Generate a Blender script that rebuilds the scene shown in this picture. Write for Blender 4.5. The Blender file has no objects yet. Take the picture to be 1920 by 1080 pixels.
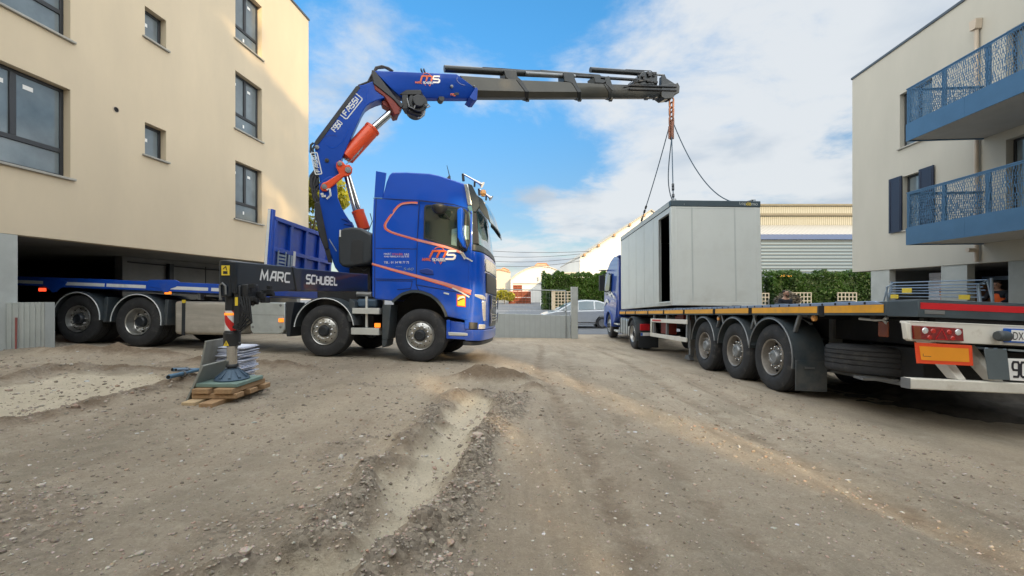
import bpy, bmesh, math, random
import numpy as np
from mathutils import Vector, Matrix, noise as mnoise

random.seed(7)
rng = np.random.default_rng(11)
SC = bpy.context.scene
COL = SC.collection
PI = math.pi

# ------------------------------------------------------------------ survey helpers
# The camera stands at the origin looking along +Y; 800 px focal length, horizon on row 550
# of the 1920 x 1080 photograph.  ray() turns a measured photograph position into a bearing, which
# on() meets with a real plane of the site (a truck's side, a facade) to read true coordinates.
def ray(px, py):
    return Vector(((px - 960) / 800.0, 1.0, -(py - 550) / 800.0))

def on(px, py, p0, n):
    d = ray(px, py)
    return d * (Vector(p0).dot(n) / d.dot(n))

def g0(X, Y):
    """height of the compacted yard (tilted plane), before local relief"""
    return -1.0496 - 0.043 * X - 0.048 * Y

def sstep(a, b, x):
    t = np.clip((x - a) / (b - a), 0.0, 1.0)
    return t * t * (3 - 2 * t)

def ground_z(X, Y):
    """numpy: large scale ground height"""
    X = np.asarray(X, float); Y = np.asarray(Y, float)
    Xc = np.clip(X, -10.5, 5.6)
    Yc = np.clip(Y, -3.0, 30.0)
    z = g0(Xc, Yc)
    far = np.full_like(z, -1.95)
    w = sstep(14.5, 19.5, Y)
    z = z * (1 - w) + far * w
    # the yard rises again towards the building on the far side of the trailer
    up = sstep(6.3, 9.0, X) * (1 - sstep(15.0, 21.0, Y))
    z = z * (1 - up) + (-1.62) * up
    return z

def gz(x, y):
    return float(ground_z(np.array([x]), np.array([y]))[0])

def on_ground(px, py):
    d = ray(px, py)
    t = 1.0496 / (-d.z - 0.043 * d.x - 0.048)
    return d * t

# ------------------------------------------------------------------ object bookkeeping
WORLD = {}          # world matrix of every thing, by object name

def empty(name, M, label, cat, group=None, kind=None):
    o = bpy.data.objects.new(name, None)
    COL.objects.link(o)
    o.empty_display_size = 0.3
    o.matrix_world = M
    WORLD[o.name] = M.copy()
    tag(o, label, cat, group, kind)
    return o

def tag(o, label=None, cat=None, group=None, kind=None):
    if label: o['label'] = label
    if cat: o['category'] = cat
    if group: o['group'] = group
    if kind: o['kind'] = kind
    return o

def wmat(o):
    while o.parent is not None:
        o = o.parent
    return WORLD.get(o.name, Matrix.Identity(4))

class MB:
    """collects shapes, in world coordinates or in frame M, and links them as ONE mesh object"""
    def __init__(self, M=None):
        self.bm = bmesh.new()
        self.M = M

    def face(self, pts):
        vs = [self.bm.verts.new(p) for p in pts]
        try:
            return self.bm.faces.new(vs)
        except ValueError:
            return None

    def box(self, c, s, R=None):
        cx, cy, cz = c; hx, hy, hz = s[0] / 2, s[1] / 2, s[2] / 2
        vs = []
        for dz in (-hz, hz):
            for dx, dy in ((-hx, -hy), (hx, -hy), (hx, hy), (-hx, hy)):
                v = Vector((dx, dy, dz))
                if R is not None: v = R @ v
                vs.append(self.bm.verts.new(v + Vector(c)))
        for f in ((0, 3, 2, 1), (4, 5, 6, 7), (0, 1, 5, 4), (1, 2, 6, 5), (2, 3, 7, 6), (3, 0, 4, 7)):
            self.bm.faces.new([vs[i] for i in f])
        return self

    def box2(self, a, b):
        return self.box([(a[i] + b[i]) / 2 for i in range(3)], [abs(b[i] - a[i]) for i in range(3)])

    def loft(self, rings, close=True, caps=True):
        """rings: lists of points, all the same length"""
        R = [[self.bm.verts.new(p) for p in r] for r in rings]
        n = len(R[0])
        for a, b in zip(R[:-1], R[1:]):
            for i in range(n if close else n - 1):
                j = (i + 1) % n
                try: self.bm.faces.new((a[i], a[j], b[j], b[i]))
                except ValueError: pass
        if caps and close:
            for r in (R[0][::-1], R[-1]):
                try: self.bm.faces.new(r)
                except ValueError: pass
        return self

    def prism(self, pts, off):
        """polygon pts (3D), thickened by the vector off"""
        off = Vector(off)
        return self.loft([[Vector(p) for p in pts], [Vector(p) + off for p in pts]])

    def cyl(self, a, b, r, seg=16, r2=None, caps=True):
        a, b = Vector(a), Vector(b)
        d = (b - a).normalized()
        u = d.orthogonal().normalized(); v = d.cross(u)
        r2 = r if r2 is None else r2
        mk = lambda c, q: [c + (u * math.cos(t) + v * math.sin(t)) * q for t in [2 * PI * i / seg for i in range(seg)]]
        return self.loft([mk(a, r), mk(b, r2)], caps=caps)

    def tube(self, pts, r, seg=8, caps=True):
        pts = [Vector(p) for p in pts]
        rings = []
        u = None
        for i, p in enumerate(pts):
            d = (pts[min(i + 1, len(pts) - 1)] - pts[max(i - 1, 0)])
            if d.length < 1e-9: d = Vector((0, 0, 1))
            d.normalize()
            if u is None: u = d.orthogonal().normalized()
            else:
                u = u - d * u.dot(d)
                u = u.normalized() if u.length > 1e-6 else d.orthogonal().normalized()
            v = d.cross(u)
            rr = r[i] if isinstance(r, (list, tuple)) else r
            rings.append([p + (u * math.cos(t) + v * math.sin(t)) * rr for t in [2 * PI * k / seg for k in range(seg)]])
        return self.loft(rings, caps=caps)

    def lathe(self, prof, o, ax, seg=40, closed=False):
        """prof: (radius, position along axis)"""
        o = Vector(o); ax = Vector(ax).normalized()
        u = ax.orthogonal().normalized(); v = ax.cross(u)
        ring = lambda r, h: [o + ax * h + (u * math.cos(t) + v * math.sin(t)) * r for t in [2 * PI * i / seg for i in range(seg)]]
        rings = [ring(max(r, 1e-4), h) for r, h in prof]
        if closed: rings.append(rings[0])
        return self.loft(rings, caps=False)

    def ribbon(self, pts, w, nrm, h=0.002, closed=False):
        """flat stroke of width w along pts lying in the plane with normal nrm, h thick"""
        pts = [Vector(p) for p in pts]; nrm = Vector(nrm).normalized()
        n = len(pts); L = []; Rr = []
        for i, p in enumerate(pts):
            if closed: a, b = pts[i - 1], pts[(i + 1) % n]
            else: a, b = pts[max(i - 1, 0)], pts[min(i + 1, n - 1)]
            d1 = (p - a); d2 = (b - p)
            d1 = d1.normalized() if d1.length > 1e-9 else d2.normalized()
            d2 = d2.normalized() if d2.length > 1e-9 else d1
            s1 = nrm.cross(d1); s2 = nrm.cross(d2)
            s = (s1 + s2)
            s = s.normalized() if s.length > 1e-6 else s1
            ww = (w[i] if isinstance(w, (list, tuple)) else w) / 2
            k = ww / max(s.dot(s1), 0.45)
            L.append(p + s * k); Rr.append(p - s * k)
        o = nrm * h
        rings = [[l, l + o, r + o, r] for l, r in zip(L, Rr)]
        if closed: rings.append(rings[0])
        return self.loft(rings, caps=not closed)

    def build(self, name, mat, parent=None, bevel=0.0, smooth=35, merge=0.0, seg=2):
        bm = self.bm
        M = self.M if self.M is not None else Matrix.Identity(4)
        if parent is not None:
            M = wmat(parent).inverted() @ M
        bm.transform(M)
        if merge: bmesh.ops.remove_doubles(bm, verts=bm.verts, dist=merge)
        bmesh.ops.recalc_face_normals(bm, faces=bm.faces)
        for f in bm.faces: f.smooth = True
        ang = math.radians(smooth)
        for e in bm.edges:
            if len(e.link_faces) == 2:
                try: e.smooth = e.calc_face_angle() < ang
                except ValueError: e.smooth = False
            else: e.smooth = False
        me = bpy.data.meshes.new(name)
        bm.to_mesh(me); bm.free()
        o = bpy.data.objects.new(name, me)
        COL.objects.link(o)
        me.materials.append(mat)
        if parent is not None: o.parent = parent
        if bevel:
            b = o.modifiers.new('bevel', 'BEVEL')
            b.width = bevel; b.segments = seg; b.limit_method = 'ANGLE'; b.angle_limit = math.radians(40)
            b.use_clamp_overlap = True
        return o

def np_mesh(name, V, F, mat, parent=None, smooth=False, attrs=None):
    """V (n,3), F (m,k) arrays, fast"""
    V = np.asarray(V, np.float32); F = np.asarray(F, np.int32)
    if parent is not None:
        Mi = np.array(wmat(parent).inverted())
        V = (V @ Mi[:3, :3].T + Mi[:3, 3]).astype(np.float32)
    me = bpy.data.meshes.new(name)
    me.vertices.add(len(V)); me.vertices.foreach_set('co', V.ravel())
    m, k = F.shape
    me.loops.add(m * k); me.loops.foreach_set('vertex_index', F.ravel())
    me.polygons.add(m)
    me.polygons.foreach_set('loop_start', np.arange(0, m * k, k, dtype=np.int32))
    me.polygons.foreach_set('loop_total', np.full(m, k, np.int32))
    me.polygons.foreach_set('use_smooth', np.full(m, bool(smooth)))
    me.update(calc_edges=True)
    for an, (dom, typ, data) in (attrs or {}).items():
        a = me.attributes.new(an, typ, dom)
        if typ == 'FLOAT': a.data.foreach_set('value', np.asarray(data, np.float32))
        else: a.data.foreach_set('color', np.asarray(data, np.float32).ravel())
    me.materials.append(mat)
    o = bpy.data.objects.new(name, me)
    COL.objects.link(o)
    if parent is not None: o.parent = parent
    return o

def copy_tree(o, parent=None):
    c = o.copy(); COL.objects.link(c)
    if parent is not None: c.parent = parent
    for ch in list(o.children):
        copy_tree(ch, c)
    return c

# ------------------------------------------------------------------ lettering
GL = {  # square techno letters on a 1 x 1 cell
 'A': [[(0, 0), (.42, 1), (1, 1), (1, 0)], [(.2, .40), (1, .40)]],
 'B': [[(0, 0), (0, 1), (.85, 1), (1, .85), (1, .6), (.88, .52), (0, .52)], [(.88, .52), (1, .42), (1, .15), (.85, 0), (0, 0)]],
 'C': [[(1, 1), (.15, 1), (0, .85), (0, .15), (.15, 0), (1, 0)]],
 'E': [[(1, 1), (.15, 1), (0, .85), (0, .15), (.15, 0), (1, 0)], [(0, .52), (.85, .52)]],
 'F': [[(1, 1), (.15, 1), (0, .85), (0, 0)], [(0, .5), (.85, .5)]],
 'H': [[(0, 0), (0, 1)], [(1, 0), (1, 1)], [(0, .5), (1, .5)]],
 'I': [[(.5, 0), (.5, 1)]],
 'L': [[(0, 1), (0, .15), (.15, 0), (1, 0)]],
 'M': [[(0, 0), (.12, 1), (.5, .25), (.88, 1), (1, 0)]],
 'R': [[(0, 0), (0, 1), (.85, 1), (1, .85), (1, .6), (.85, .45), (0, .45)], [(.5, .45), (1, 0)]],
 'S': [[(1, 1), (.15, 1), (0, .87), (0, .63), (.15, .52), (.85, .52), (1, .4), (1, .13), (.85, 0), (0, 0)]],
 'U': [[(0, 1), (0, .15), (.15, 0), (.85, 0), (1, .15), (1, 1)]],
 '9': [[(1, .45), (.15, .45), (0, .6), (0, .85), (.15, 1), (.85, 1), (1, .85), (1, .15), (.85, 0), (.1, 0)]],
 '5': [[(1, 1), (0, 1), (0, .55), (.85, .55), (1, .4), (1, .15), (.85, 0), (0, 0)]],
 '0': [[(.15, 0), (0, .15), (0, .85), (.15, 1), (.85, 1), (1, .85), (1, .15), (.85, 0), (.15, 0)]],
 '4': [[(.75, 0), (.75, 1), (0, .3), (1, .3)]],
 'm': [[(0, 0), (.06, 1), (.85, 1), (1, .85), (.96, 0)], [(.5, 0), (.54, 1)]],
}
def strokes(mb, txt, o, U, V, n, w, h, t, gap=.28, shear=0.0, thick=0.003):
    """write txt from o along unit U with total width w, height h, stroke t"""
    o, U, V = Vector(o), Vector(U), Vector(V)
    k = len(txt)
    adv = [(.22 if c == 'I' else (.5 if c == ' ' else (1.25 if c in 'Mm' else 1.0))) for c in txt]
    unit = w / (sum(adv) + gap * (k - 1))
    x = 0.0
    for c, a in zip(txt, adv):
        for st in GL.get(c, []):
            pts = []
            for gx, gy in st:
                if c == 'I': gx = .5
                uu = x + gx * a * unit; vv = gy * h
                pts.append(o + U * (uu + shear * vv) + V * vv)
            mb.ribbon(pts, t, n, thick)
        x += (a + gap) * unit

def add_text(body, name, o, U, V, w, h, mat, parent, thick=0.002, shear=0.0):
    """plain lettering: fitted into w x h, standing on o, along U, up V"""
    cu = bpy.data.curves.new('lettering_curve', 'FONT')
    cu.body = body; cu.size = 1.0; cu.extrude = 0.0; cu.resolution_u = 3
    tmp = bpy.data.objects.new('lettering_curve', cu)
    COL.objects.link(tmp)
    dg = bpy.context.evaluated_depsgraph_get()
    me = bpy.data.meshes.new_from_object(tmp.evaluated_get(dg))
    bpy.data.objects.remove(tmp); bpy.data.curves.remove(cu)
    co = np.array([v.co[:] for v in me.vertices])
    mn, mx = co.min(0), co.max(0)
    U, V, o = Vector(U).normalized(), Vector(V).normalized(), Vector(o)
    N = U.cross(V).normalized()
    Mi = wmat(parent).inverted() if parent is not None else Matrix.Identity(4)
    for v in me.vertices:
        a = (v.co.x - mn[0]) / max(mx[0] - mn[0], 1e-6) * w
        b = (v.co.y - mn[1]) / max(mx[1] - mn[1], 1e-6) * h
        v.co = Mi @ (o + U * (a + shear * b) + V * b + N * thick)
    me.name = name
    me.materials.clear(); me.materials.append(mat)
    ob = bpy.data.objects.new(name, me); COL.objects.link(ob)
    if parent is not None: ob.parent = parent
    return ob

# ------------------------------------------------------------------ materials
def mat(name, col, rough=.6, metal=0.0, coat=0.0, var=.10, vscale=3.0, bump=0.0, bscale=80.0,
        dirt=None, dirt_amt=0.0, dscale=2.0, spec=.5, emit=None, coords='Object', stretch=None, rvar=0.0):
    m = bpy.data.materials.new(name); m.use_nodes = True
    nt = m.node_tree; N = nt.nodes; Lk = nt.links
    b = N['Principled BSDF']
    b.inputs['Roughness'].default_value = rough
    b.inputs['Metallic'].default_value = metal
    b.inputs['Specular IOR Level'].default_value = spec
    if coat:
        b.inputs['Coat Weight'].default_value = coat
        b.inputs['Coat Roughness'].default_value = .04
    tc = N.new('ShaderNodeTexCoord'); src = tc.outputs[coords]
    if stretch:
        mp = N.new('ShaderNodeMapping'); mp.inputs['Scale'].default_value = stretch
        Lk.new(src, mp.inputs['Vector']); src = mp.outputs['Vector']
    def nz(scale, detail=6, rough_=.6):
        n = N.new('ShaderNodeTexNoise'); n.inputs['Scale'].default_value = scale
        n.inputs['Detail'].default_value = detail; n.inputs['Roughness'].default_value = rough_
        Lk.new(src, n.inputs['Vector']); return n
    n1 = nz(vscale)
    mx = N.new('ShaderNodeMix'); mx.data_type = 'RGBA'
    c = Vector(col[:3])
    mx.inputs['A'].default_value = (*(c * (1 - var)), 1)
    mx.inputs['B'].default_value = (*[min(1, q * (1 + var)) for q in c], 1)
    rp = N.new('ShaderNodeMapRange'); rp.inputs['From Min'].default_value = .3; rp.inputs['From Max'].default_value = .7
    Lk.new(n1.outputs['Fac'], rp.inputs['Value']); Lk.new(rp.outputs['Result'], mx.inputs['Factor'])
    out = mx.outputs['Result']
    if dirt is not None:
        n2 = nz(dscale, 8, .7)
        r2 = N.new('ShaderNodeMapRange'); r2.inputs['From Min'].default_value = .72 - .45 * dirt_amt; r2.inputs['From Max'].default_value = .85
        r2.inputs['To Max'].default_value = .85
        Lk.new(n2.outputs['Fac'], r2.inputs['Value'])
        m2 = N.new('ShaderNodeMix'); m2.data_type = 'RGBA'
        Lk.new(r2.outputs['Result'], m2.inputs['Factor']); Lk.new(out, m2.inputs['A'])
        m2.inputs['B'].default_value = (*dirt, 1)
        out = m2.outputs['Result']
    Lk.new(out, b.inputs['Base Color'])
    if rvar:
        r3 = N.new('ShaderNodeMapRange'); r3.inputs['To Min'].default_value = max(0.02, rough - rvar); r3.inputs['To Max'].default_value = min(1, rough + rvar)
        Lk.new(n1.outputs['Fac'], r3.inputs['Value']); Lk.new(r3.outputs['Result'], b.inputs['Roughness'])
    if bump:
        n3 = nz(bscale, 4, .6)
        bp = N.new('ShaderNodeBump'); bp.inputs['Strength'].default_value = bump; bp.inputs['Distance'].default_value = .01
        Lk.new(n3.outputs['Fac'], bp.inputs['Height']); Lk.new(bp.outputs['Normal'], b.inputs['Normal'])
    if emit:
        b.inputs['Emission Color'].default_value = (*emit[:3], 1); b.inputs['Emission Strength'].default_value = emit[3]
    return m

def stripe_mat(name, c1, c2, scale, axis='X', rough=.6, metal=0.0, bump=.4, duty=.5, coords='Object'):
    """ribbed sheet: corrugations as colour and bump along one axis"""
    m = mat(name, c1, rough, metal, var=.06)
    nt = m.node_tree; N = nt.nodes; Lk = nt.links; b = N['Principled BSDF']
    tc = N.new('ShaderNodeTexCoord')
    w = N.new('ShaderNodeTexWave'); w.wave_type = 'BANDS'; w.bands_direction = axis
    w.inputs['Scale'].default_value = scale; w.inputs['Distortion'].default_value = 0
    Lk.new(tc.outputs[coords], w.inputs['Vector'])
    bp = N.new('ShaderNodeBump'); bp.inputs['Strength'].default_value = bump; bp.inputs['Distance'].default_value = .03
    Lk.new(w.outputs['Fac'], bp.inputs['Height']); Lk.new(bp.outputs['Normal'], b.inputs['Normal'])
    old = b.inputs['Base Color'].links[0].from_socket
    mx = N.new('ShaderNodeMix'); mx.data_type = 'RGBA'
    mx.inputs['B'].default_value = (*c2, 1)
    mr = N.new('ShaderNodeMapRange'); mr.inputs['From Min'].default_value = duty; mr.inputs['From Max'].default_value = min(1, duty + .25)
    Lk.new(w.outputs['Fac'], mr.inputs['Value'])
    Lk.new(mr.outputs['Result'], mx.inputs['Factor']); Lk.new(old, mx.inputs['A']); Lk.new(mx.outputs['Result'], b.inputs['Base Color'])
    return m

def leaf_mat(name, c1, c2, trans=.35):
    m = bpy.data.materials.new(name); m.use_nodes = True
    nt = m.node_tree; N = nt.nodes; Lk = nt.links
    b = N['Principled BSDF']; out = N['Material Output']
    at = N.new('ShaderNodeAttribute'); at.attribute_name = 'tint'
    mx = N.new('ShaderNodeMix'); mx.data_type = 'RGBA'
    mx.inputs['A'].default_value = (*c1, 1); mx.inputs['B'].default_value = (*c2, 1)
    Lk.new(at.outputs['Fac'], mx.inputs['Factor']); Lk.new(mx.outputs['Result'], b.inputs['Base Color'])
    b.inputs['Roughness'].default_value = .55
    tr = N.new('ShaderNodeBsdfTranslucent'); Lk.new(mx.outputs['Result'], tr.inputs['Color'])
    ms = N.new('ShaderNodeMixShader'); ms.inputs['Fac'].default_value = trans
    Lk.new(b.outputs['BSDF'], ms.inputs[1]); Lk.new(tr.outputs['BSDF'], ms.inputs[2]); Lk.new(ms.outputs['Shader'], out.inputs['Surface'])
    return m

MT = {}
def mk(key, *a, **k):
    MT[key] = mat(key, *a, **k)
mud = (.16, .13, .10)
mk('blue_paint', (.001, .075, .52), .30, 0, .55, var=.05, vscale=1.2, dirt=(.006, .07, .40), dirt_amt=.15, rvar=.06, spec=.22)
mk('blue_dark_paint', (.004, .035, .26), .35, 0, .7, var=.05)
mk('crane_blue', (.002, .058, .38), .40, 0, .12, var=.07, vscale=1.0, dirt=(.01, .05, .25), dirt_amt=.2, spec=.25)
mk('bed_blue', (.004, .065, .44), .42, 0, .2, var=.12, vscale=2.0, dirt=(.10, .12, .2), dirt_amt=.45, dscale=2.5)
mk('orange_paint', (.76, .075, .012), .38, 0, .3, var=.08)
mk('red_dark', (.22, .03, .02), .5, var=.15)
mk('black_steel', (.018, .02, .024), .45, .0, .1, var=.25, vscale=5, dirt=(.06, .055, .05), dirt_amt=.3, rvar=.1)
mk('black_beam', (.006, .012, .022), .34, 0, .4, var=.2, dirt=(.04, .04, .04), dirt_amt=.15)
mk('chassis', (.012, .013, .015), .7, var=.3, dirt=(.05, .045, .04), dirt_amt=.3)
mk('plastic_dark', (.035, .05, .062), .5, var=.12, vscale=4, dirt=(.08, .08, .075), dirt_amt=.25)
mk('plastic_black', (.02, .024, .03), .45, var=.15, vscale=4)
mk('tank_plastic', (.024, .032, .042), .42, var=.12, bump=.1, bscale=200)
mk('rubber', (.026, .027, .030), .8, var=.25, vscale=6, dirt=(.13, .12, .105), dirt_amt=.40, dscale=5, bump=.15, bscale=120)
mk('rim_alu', (.46, .46, .445), .34, .85, var=.15, vscale=9, dirt=(.16, .14, .12), dirt_amt=.45, dscale=7)
mk('rim_dusty', (.29, .27, .245), .5, .5, var=.2, vscale=9, dirt=(.15, .12, .10), dirt_amt=.5, dscale=8)
mk('hole_dark', (.008, .008, .009), .9)
mk('chrome', (.62, .63, .64), .16, 1.0, var=.05)
mk('steel_grey', (.25, .26, .27), .45, .6, var=.15, dirt=(.12, .1, .08), dirt_amt=.3)
mk('alu_tank', (.50, .47, .42), .45, .35, var=.18, vscale=4, dirt=(.22, .19, .15), dirt_amt=.45, stretch=(.4, 1, 3))
mk('alu_box', (.52, .56, .56), .40, .55, var=.10, vscale=5, dirt=(.3, .31, .3), dirt_amt=.35)
mk('alu_step', (.62, .64, .62), .42, .35, var=.08)
mk('reflect_white', (.66, .69, .70), .35, var=.07, vscale=9, dirt=(.35, .35, .33), dirt_amt=.25)
mk('white_paint', (.68, .66, .60), .45, var=.06, dirt=(.30, .24, .17), dirt_amt=.28, dscale=4)
mk('letter_white', (.80, .80, .80), .4, var=.02)
mk('letter_orange', (.75, .14, .04), .4, var=.04)
mk('stripe_pink', (.72, .28, .24), .35, var=.08)
mk('amber_lamp', (.9, .22, .02), .3, emit=(1, .24, .02, .55))
mk('red_lamp_lit', (.6, .02, .01), .3, emit=(1, .06, .02, .9))
mk('red_lamp', (.20, .006, .006), .18, 0, .6, var=.2, vscale=30)
mk('lens_red', (.45, .02, .015), .2, 0, .5)
mk('lamp_clear', (.75, .76, .78), .15, .4, .5, var=.1, vscale=30)
mk('lamp_dark_amber', (.2, .05, .02), .25, var=.2)
mk('beacon_amber', (.9, .42, .12), .25, 0, .3)
mk('yellow_label', (.75, .55, .04), .45, var=.1)
mk('yellow_mark', (.76, .36, .015), .42, var=.14, vscale=2.5, dirt=(.36, .22, .08), dirt_amt=.42, dscale=2)
mk('red_mark', (.55, .012, .02), .4, var=.1, dirt=(.3, .02, .03), dirt_amt=.25)
mk('orange_mark', (.80, .30, .02), .4, var=.07)
mk('redorange_mark', (.75, .07, .02), .4, var=.07)
mk('trailer_steel', (.20, .27, .40), .5, .2, var=.22, vscale=2, dirt=(.14, .14, .14), dirt_amt=.35)
mk('trailer_dark', (.055, .075, .09), .5, .1, var=.2, dirt=(.1, .1, .1), dirt_amt=.3)
mk('wood_deck', (.20, .15, .10), .8, var=.25, stretch=(.3, 6, 1))
mk('plate_blue', (.01, .10, .45), .4)
mk('plate_grey', (.10, .125, .14), .5, var=.12, bump=.1)
mk('letter_black', (.02, .02, .03), .5)
mk('glass_dark', (.018, .028, .026), .04, 0, 0, var=.1, spec=1.0)
mk('glass_screen', (.10, .22, .27), .05, 0, .5, var=.15, spec=1.0)
mk('pane_reflection', (.55, .8, .78), .05, .9)
mk('bronze_boom', (.052, .050, .040), .34, .1, .2, var=.15, vscale=2)
mk('boom_black', (.014, .017, .018), .38, .1, .2, var=.2)
mk('chain_rust', (.26, .12, .08), .55, .4, var=.25, vscale=20)
mk('sling_blue', (.03, .07, .11), .6, var=.2)
mk('grille', (.05, .055, .06), .35, .3, .2, var=.1)
mk('silver_grille', (.45, .47, .48), .25, .8, var=.1)
mk('cabin_white', (.54, .575, .565), .42, 0, .1, var=.025, vscale=1.3, dirt=(.47, .49, .475), dirt_amt=.5, dscale=1.8)
mk('cabin_grey', (.035, .060, .078), .45, var=.12, dirt=(.07, .09, .09), dirt_amt=.3)
mk('cabin_trim', (.42, .46, .46), .5, var=.08)
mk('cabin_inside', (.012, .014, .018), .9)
mk('cabin_desk', (.16, .14, .13), .7)
mk('plaster_warm', (.60, .505, .365), .92, var=.05, vscale=.8, bump=.10, bscale=140, dirt=(.53, .45, .335), dirt_amt=.55, dscale=.45, stretch=(1, 1, .35))
mk('plaster_pale', (.46, .44, .38), .92, var=.05, vscale=.8, bump=.10, bscale=140, dirt=(.42, .405, .355), dirt_amt=.55, dscale=.45, stretch=(1, 1, .35))
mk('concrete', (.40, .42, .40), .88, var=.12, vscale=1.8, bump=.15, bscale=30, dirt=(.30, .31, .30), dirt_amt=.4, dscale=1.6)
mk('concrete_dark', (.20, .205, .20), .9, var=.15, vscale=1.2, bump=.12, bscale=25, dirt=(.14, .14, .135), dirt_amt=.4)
mk('sill_stone', (.34, .33, .30), .85, var=.12, bump=.1)
mk('coping_dark', (.06, .075, .09), .5, var=.1)
mk('frame_dark', (.022, .026, .032), .42, var=.1)
mk('pane_grey', (.150, .185, .205), .07, 0, 0, var=.28, vscale=1.1, spec=1.0)
mk('sticker_white', (.80, .80, .78), .6)
mk('shutter_blue', (.011, .018, .042), .45, var=.08)
mk('balcony_blue', (.060, .140, .245), .42, .15, .1, var=.07)
mk('balcony_soffit', (.36, .36, .35), .8, var=.06)
mk('pipe_beige', (.50, .42, .33), .6, var=.05)
mk('timber', (.34, .215, .115), .85, var=.2, vscale=3, stretch=(6, .6, 6), bump=.25, bscale=20, dirt=(.2, .12, .06), dirt_amt=.4, dscale=5)
mk('timber_pale', (.44, .33, .20), .85, var=.15, vscale=3, stretch=(6, .6, 6), bump=.2, bscale=20)
mk('pad_green', (.16, .235, .205), .75, var=.15, dirt=(.25, .23, .19), dirt_amt=.4, dscale=6)
mk('foot_blue', (.07, .115, .17), .5, .3, var=.2, dirt=(.2, .19, .17), dirt_amt=.3, dscale=9)
mk('board_grey', (.24, .25, .23), .7, var=.12, vscale=5, dirt=(.14, .12, .1), dirt_amt=.45, dscale=4, stretch=(1, 1, .4))
mk('sheet_white', (.70, .74, .86), .6, var=.06, vscale=10)
mk('prop_blue', (.10, .20, .30), .5, .3, var=.2, dirt=(.3, .28, .25), dirt_amt=.3, dscale=9)
mk('silver_car', (.42, .45, .48), .28, .25, .6, var=.04)
mk('car_glass', (.05, .10, .13), .03, 0, .3, spec=1.0)
mk('shed_white', (.58, .575, .55), .7, var=.04, vscale=.2)
mk('shed_cream', (.46, .43, .37), .8, var=.05, vscale=.3)
mk('tile_orange', (.50, .26, .15), .85, var=.15)
mk('wall_orange', (.58, .36, .24), .85, var=.1)
mk('crate_load', (.16, .05, .022), .8, var=.3)
mk('crate_orange', (.24, .05, .016), .7, var=.2, dirt=(.3, .2, .14), dirt_amt=.3)
mk('fence_wire', (.30, .32, .32), .5, .5)
mk('lattice_white', (.22, .215, .195), .8, var=.1)
mk('cable', (.03, .03, .035), .6)
mk('skin', (.42, .24, .17), .55, var=.08)
mk('hair', (.02, .014, .01), .7)
mk('jacket_navy', (.012, .016, .026), .85, var=.2)
mk('trousers_dark', (.02, .022, .028), .9)
mk('vest_orange', (.85, .13, .02), .7, var=.08)
mk('shoe', (.02, .017, .014), .7)
mk('bark', (.10, .075, .055), .95, var=.3, vscale=6, bump=.5, bscale=18, stretch=(3, 3, .6))
mk('galv', (.30, .38, .47), .4, .5, var=.15)
mk('stake_red', (.30, .09, .08), .7, var=.2)
mk('earth_mound', (.06, .053, .045), .95, var=.5, vscale=5, bump=.9, bscale=9)
def lower_dust(m, z0, z1, col, amt):
    # road dust thrown up on the lower panels
    nt = m.node_tree; N = nt.nodes; Lk = nt.links; b = N['Principled BSDF']
    tc = N.new('ShaderNodeTexCoord'); sx = N.new('ShaderNodeSeparateXYZ'); Lk.new(tc.outputs['Object'], sx.inputs['Vector'])
    r = N.new('ShaderNodeMapRange'); r.inputs['From Min'].default_value = z0; r.inputs['From Max'].default_value = z1; r.inputs['To Min'].default_value = amt; r.inputs['To Max'].default_value = 0
    Lk.new(sx.outputs['Z'], r.inputs['Value'])
    n = N.new('ShaderNodeTexNoise'); n.inputs['Scale'].default_value = 3.5; n.inputs['Detail'].default_value = 9; n.inputs['Roughness'].default_value = .7; Lk.new(tc.outputs['Object'], n.inputs['Vector'])
    q = N.new('ShaderNodeMapRange'); q.inputs['From Min'].default_value = .35; q.inputs['From Max'].default_value = .7; Lk.new(n.outputs['Fac'], q.inputs['Value'])
    mu = N.new('ShaderNodeMath'); mu.operation = 'MULTIPLY'; Lk.new(r.outputs['Result'], mu.inputs[0]); Lk.new(q.outputs['Result'], mu.inputs[1])
    old = b.inputs['Base Color'].links[0].from_socket
    mx = N.new('ShaderNodeMix'); mx.data_type = 'RGBA'; Lk.new(mu.outputs['Value'], mx.inputs['Factor']); Lk.new(old, mx.inputs['A']); mx.inputs['B'].default_value = (*col, 1); Lk.new(mx.outputs['Result'], b.inputs['Base Color'])
lower_dust(MT['blue_paint'], .4, 1.9, (.16, .16, .17), .55); lower_dust(MT['plastic_dark'], .2, 1.5, (.18, .165, .145), .6); lower_dust(MT['white_paint'], .3, 1.1, (.30, .26, .20), .5)
lower_dust(MT['alu_tank'], .3, 1.2, (.26, .23, .19), .6); lower_dust(MT['cabin_white'], .0, .7, (.30, .30, .28), .35)
MT['leaf_hedge'] = leaf_mat('leaf_hedge', (.006, .022, .005), (.042, .105, .010))
MT['leaf_hedge_dark'] = leaf_mat('leaf_hedge_dark', (.010, .030, .009), (.045, .105, .018))
MT['leaf_yellow'] = leaf_mat('leaf_yellow', (.14, .15, .01), (.50, .46, .04), .5)
MT['leaf_tree'] = leaf_mat('leaf_tree', (.02, .05, .012), (.09, .14, .03))
MT['leaf_dry'] = leaf_mat('leaf_dry', (.03, .028, .022), (.075, .07, .058), .1)
EXPOSURE = 1.25
SUN_EL, SUN_AZ, SUN_W = 16.0, 158.2, 2.3
SUN_COL = (1.0, .72, .38)
CLOUD_FILL = (23, 23, 22)
SKY_W = .06
SKY_GAIN = (.72, 1.70, 2.05)
HORIZON_GAIN = (.80, .81, .83)
CLOUD_LIT, CLOUD_GREY, CLOUD_SEED = (5.7, 5.9, 6.05), (3.7, 4.25, 4.9), 3.7
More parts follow.
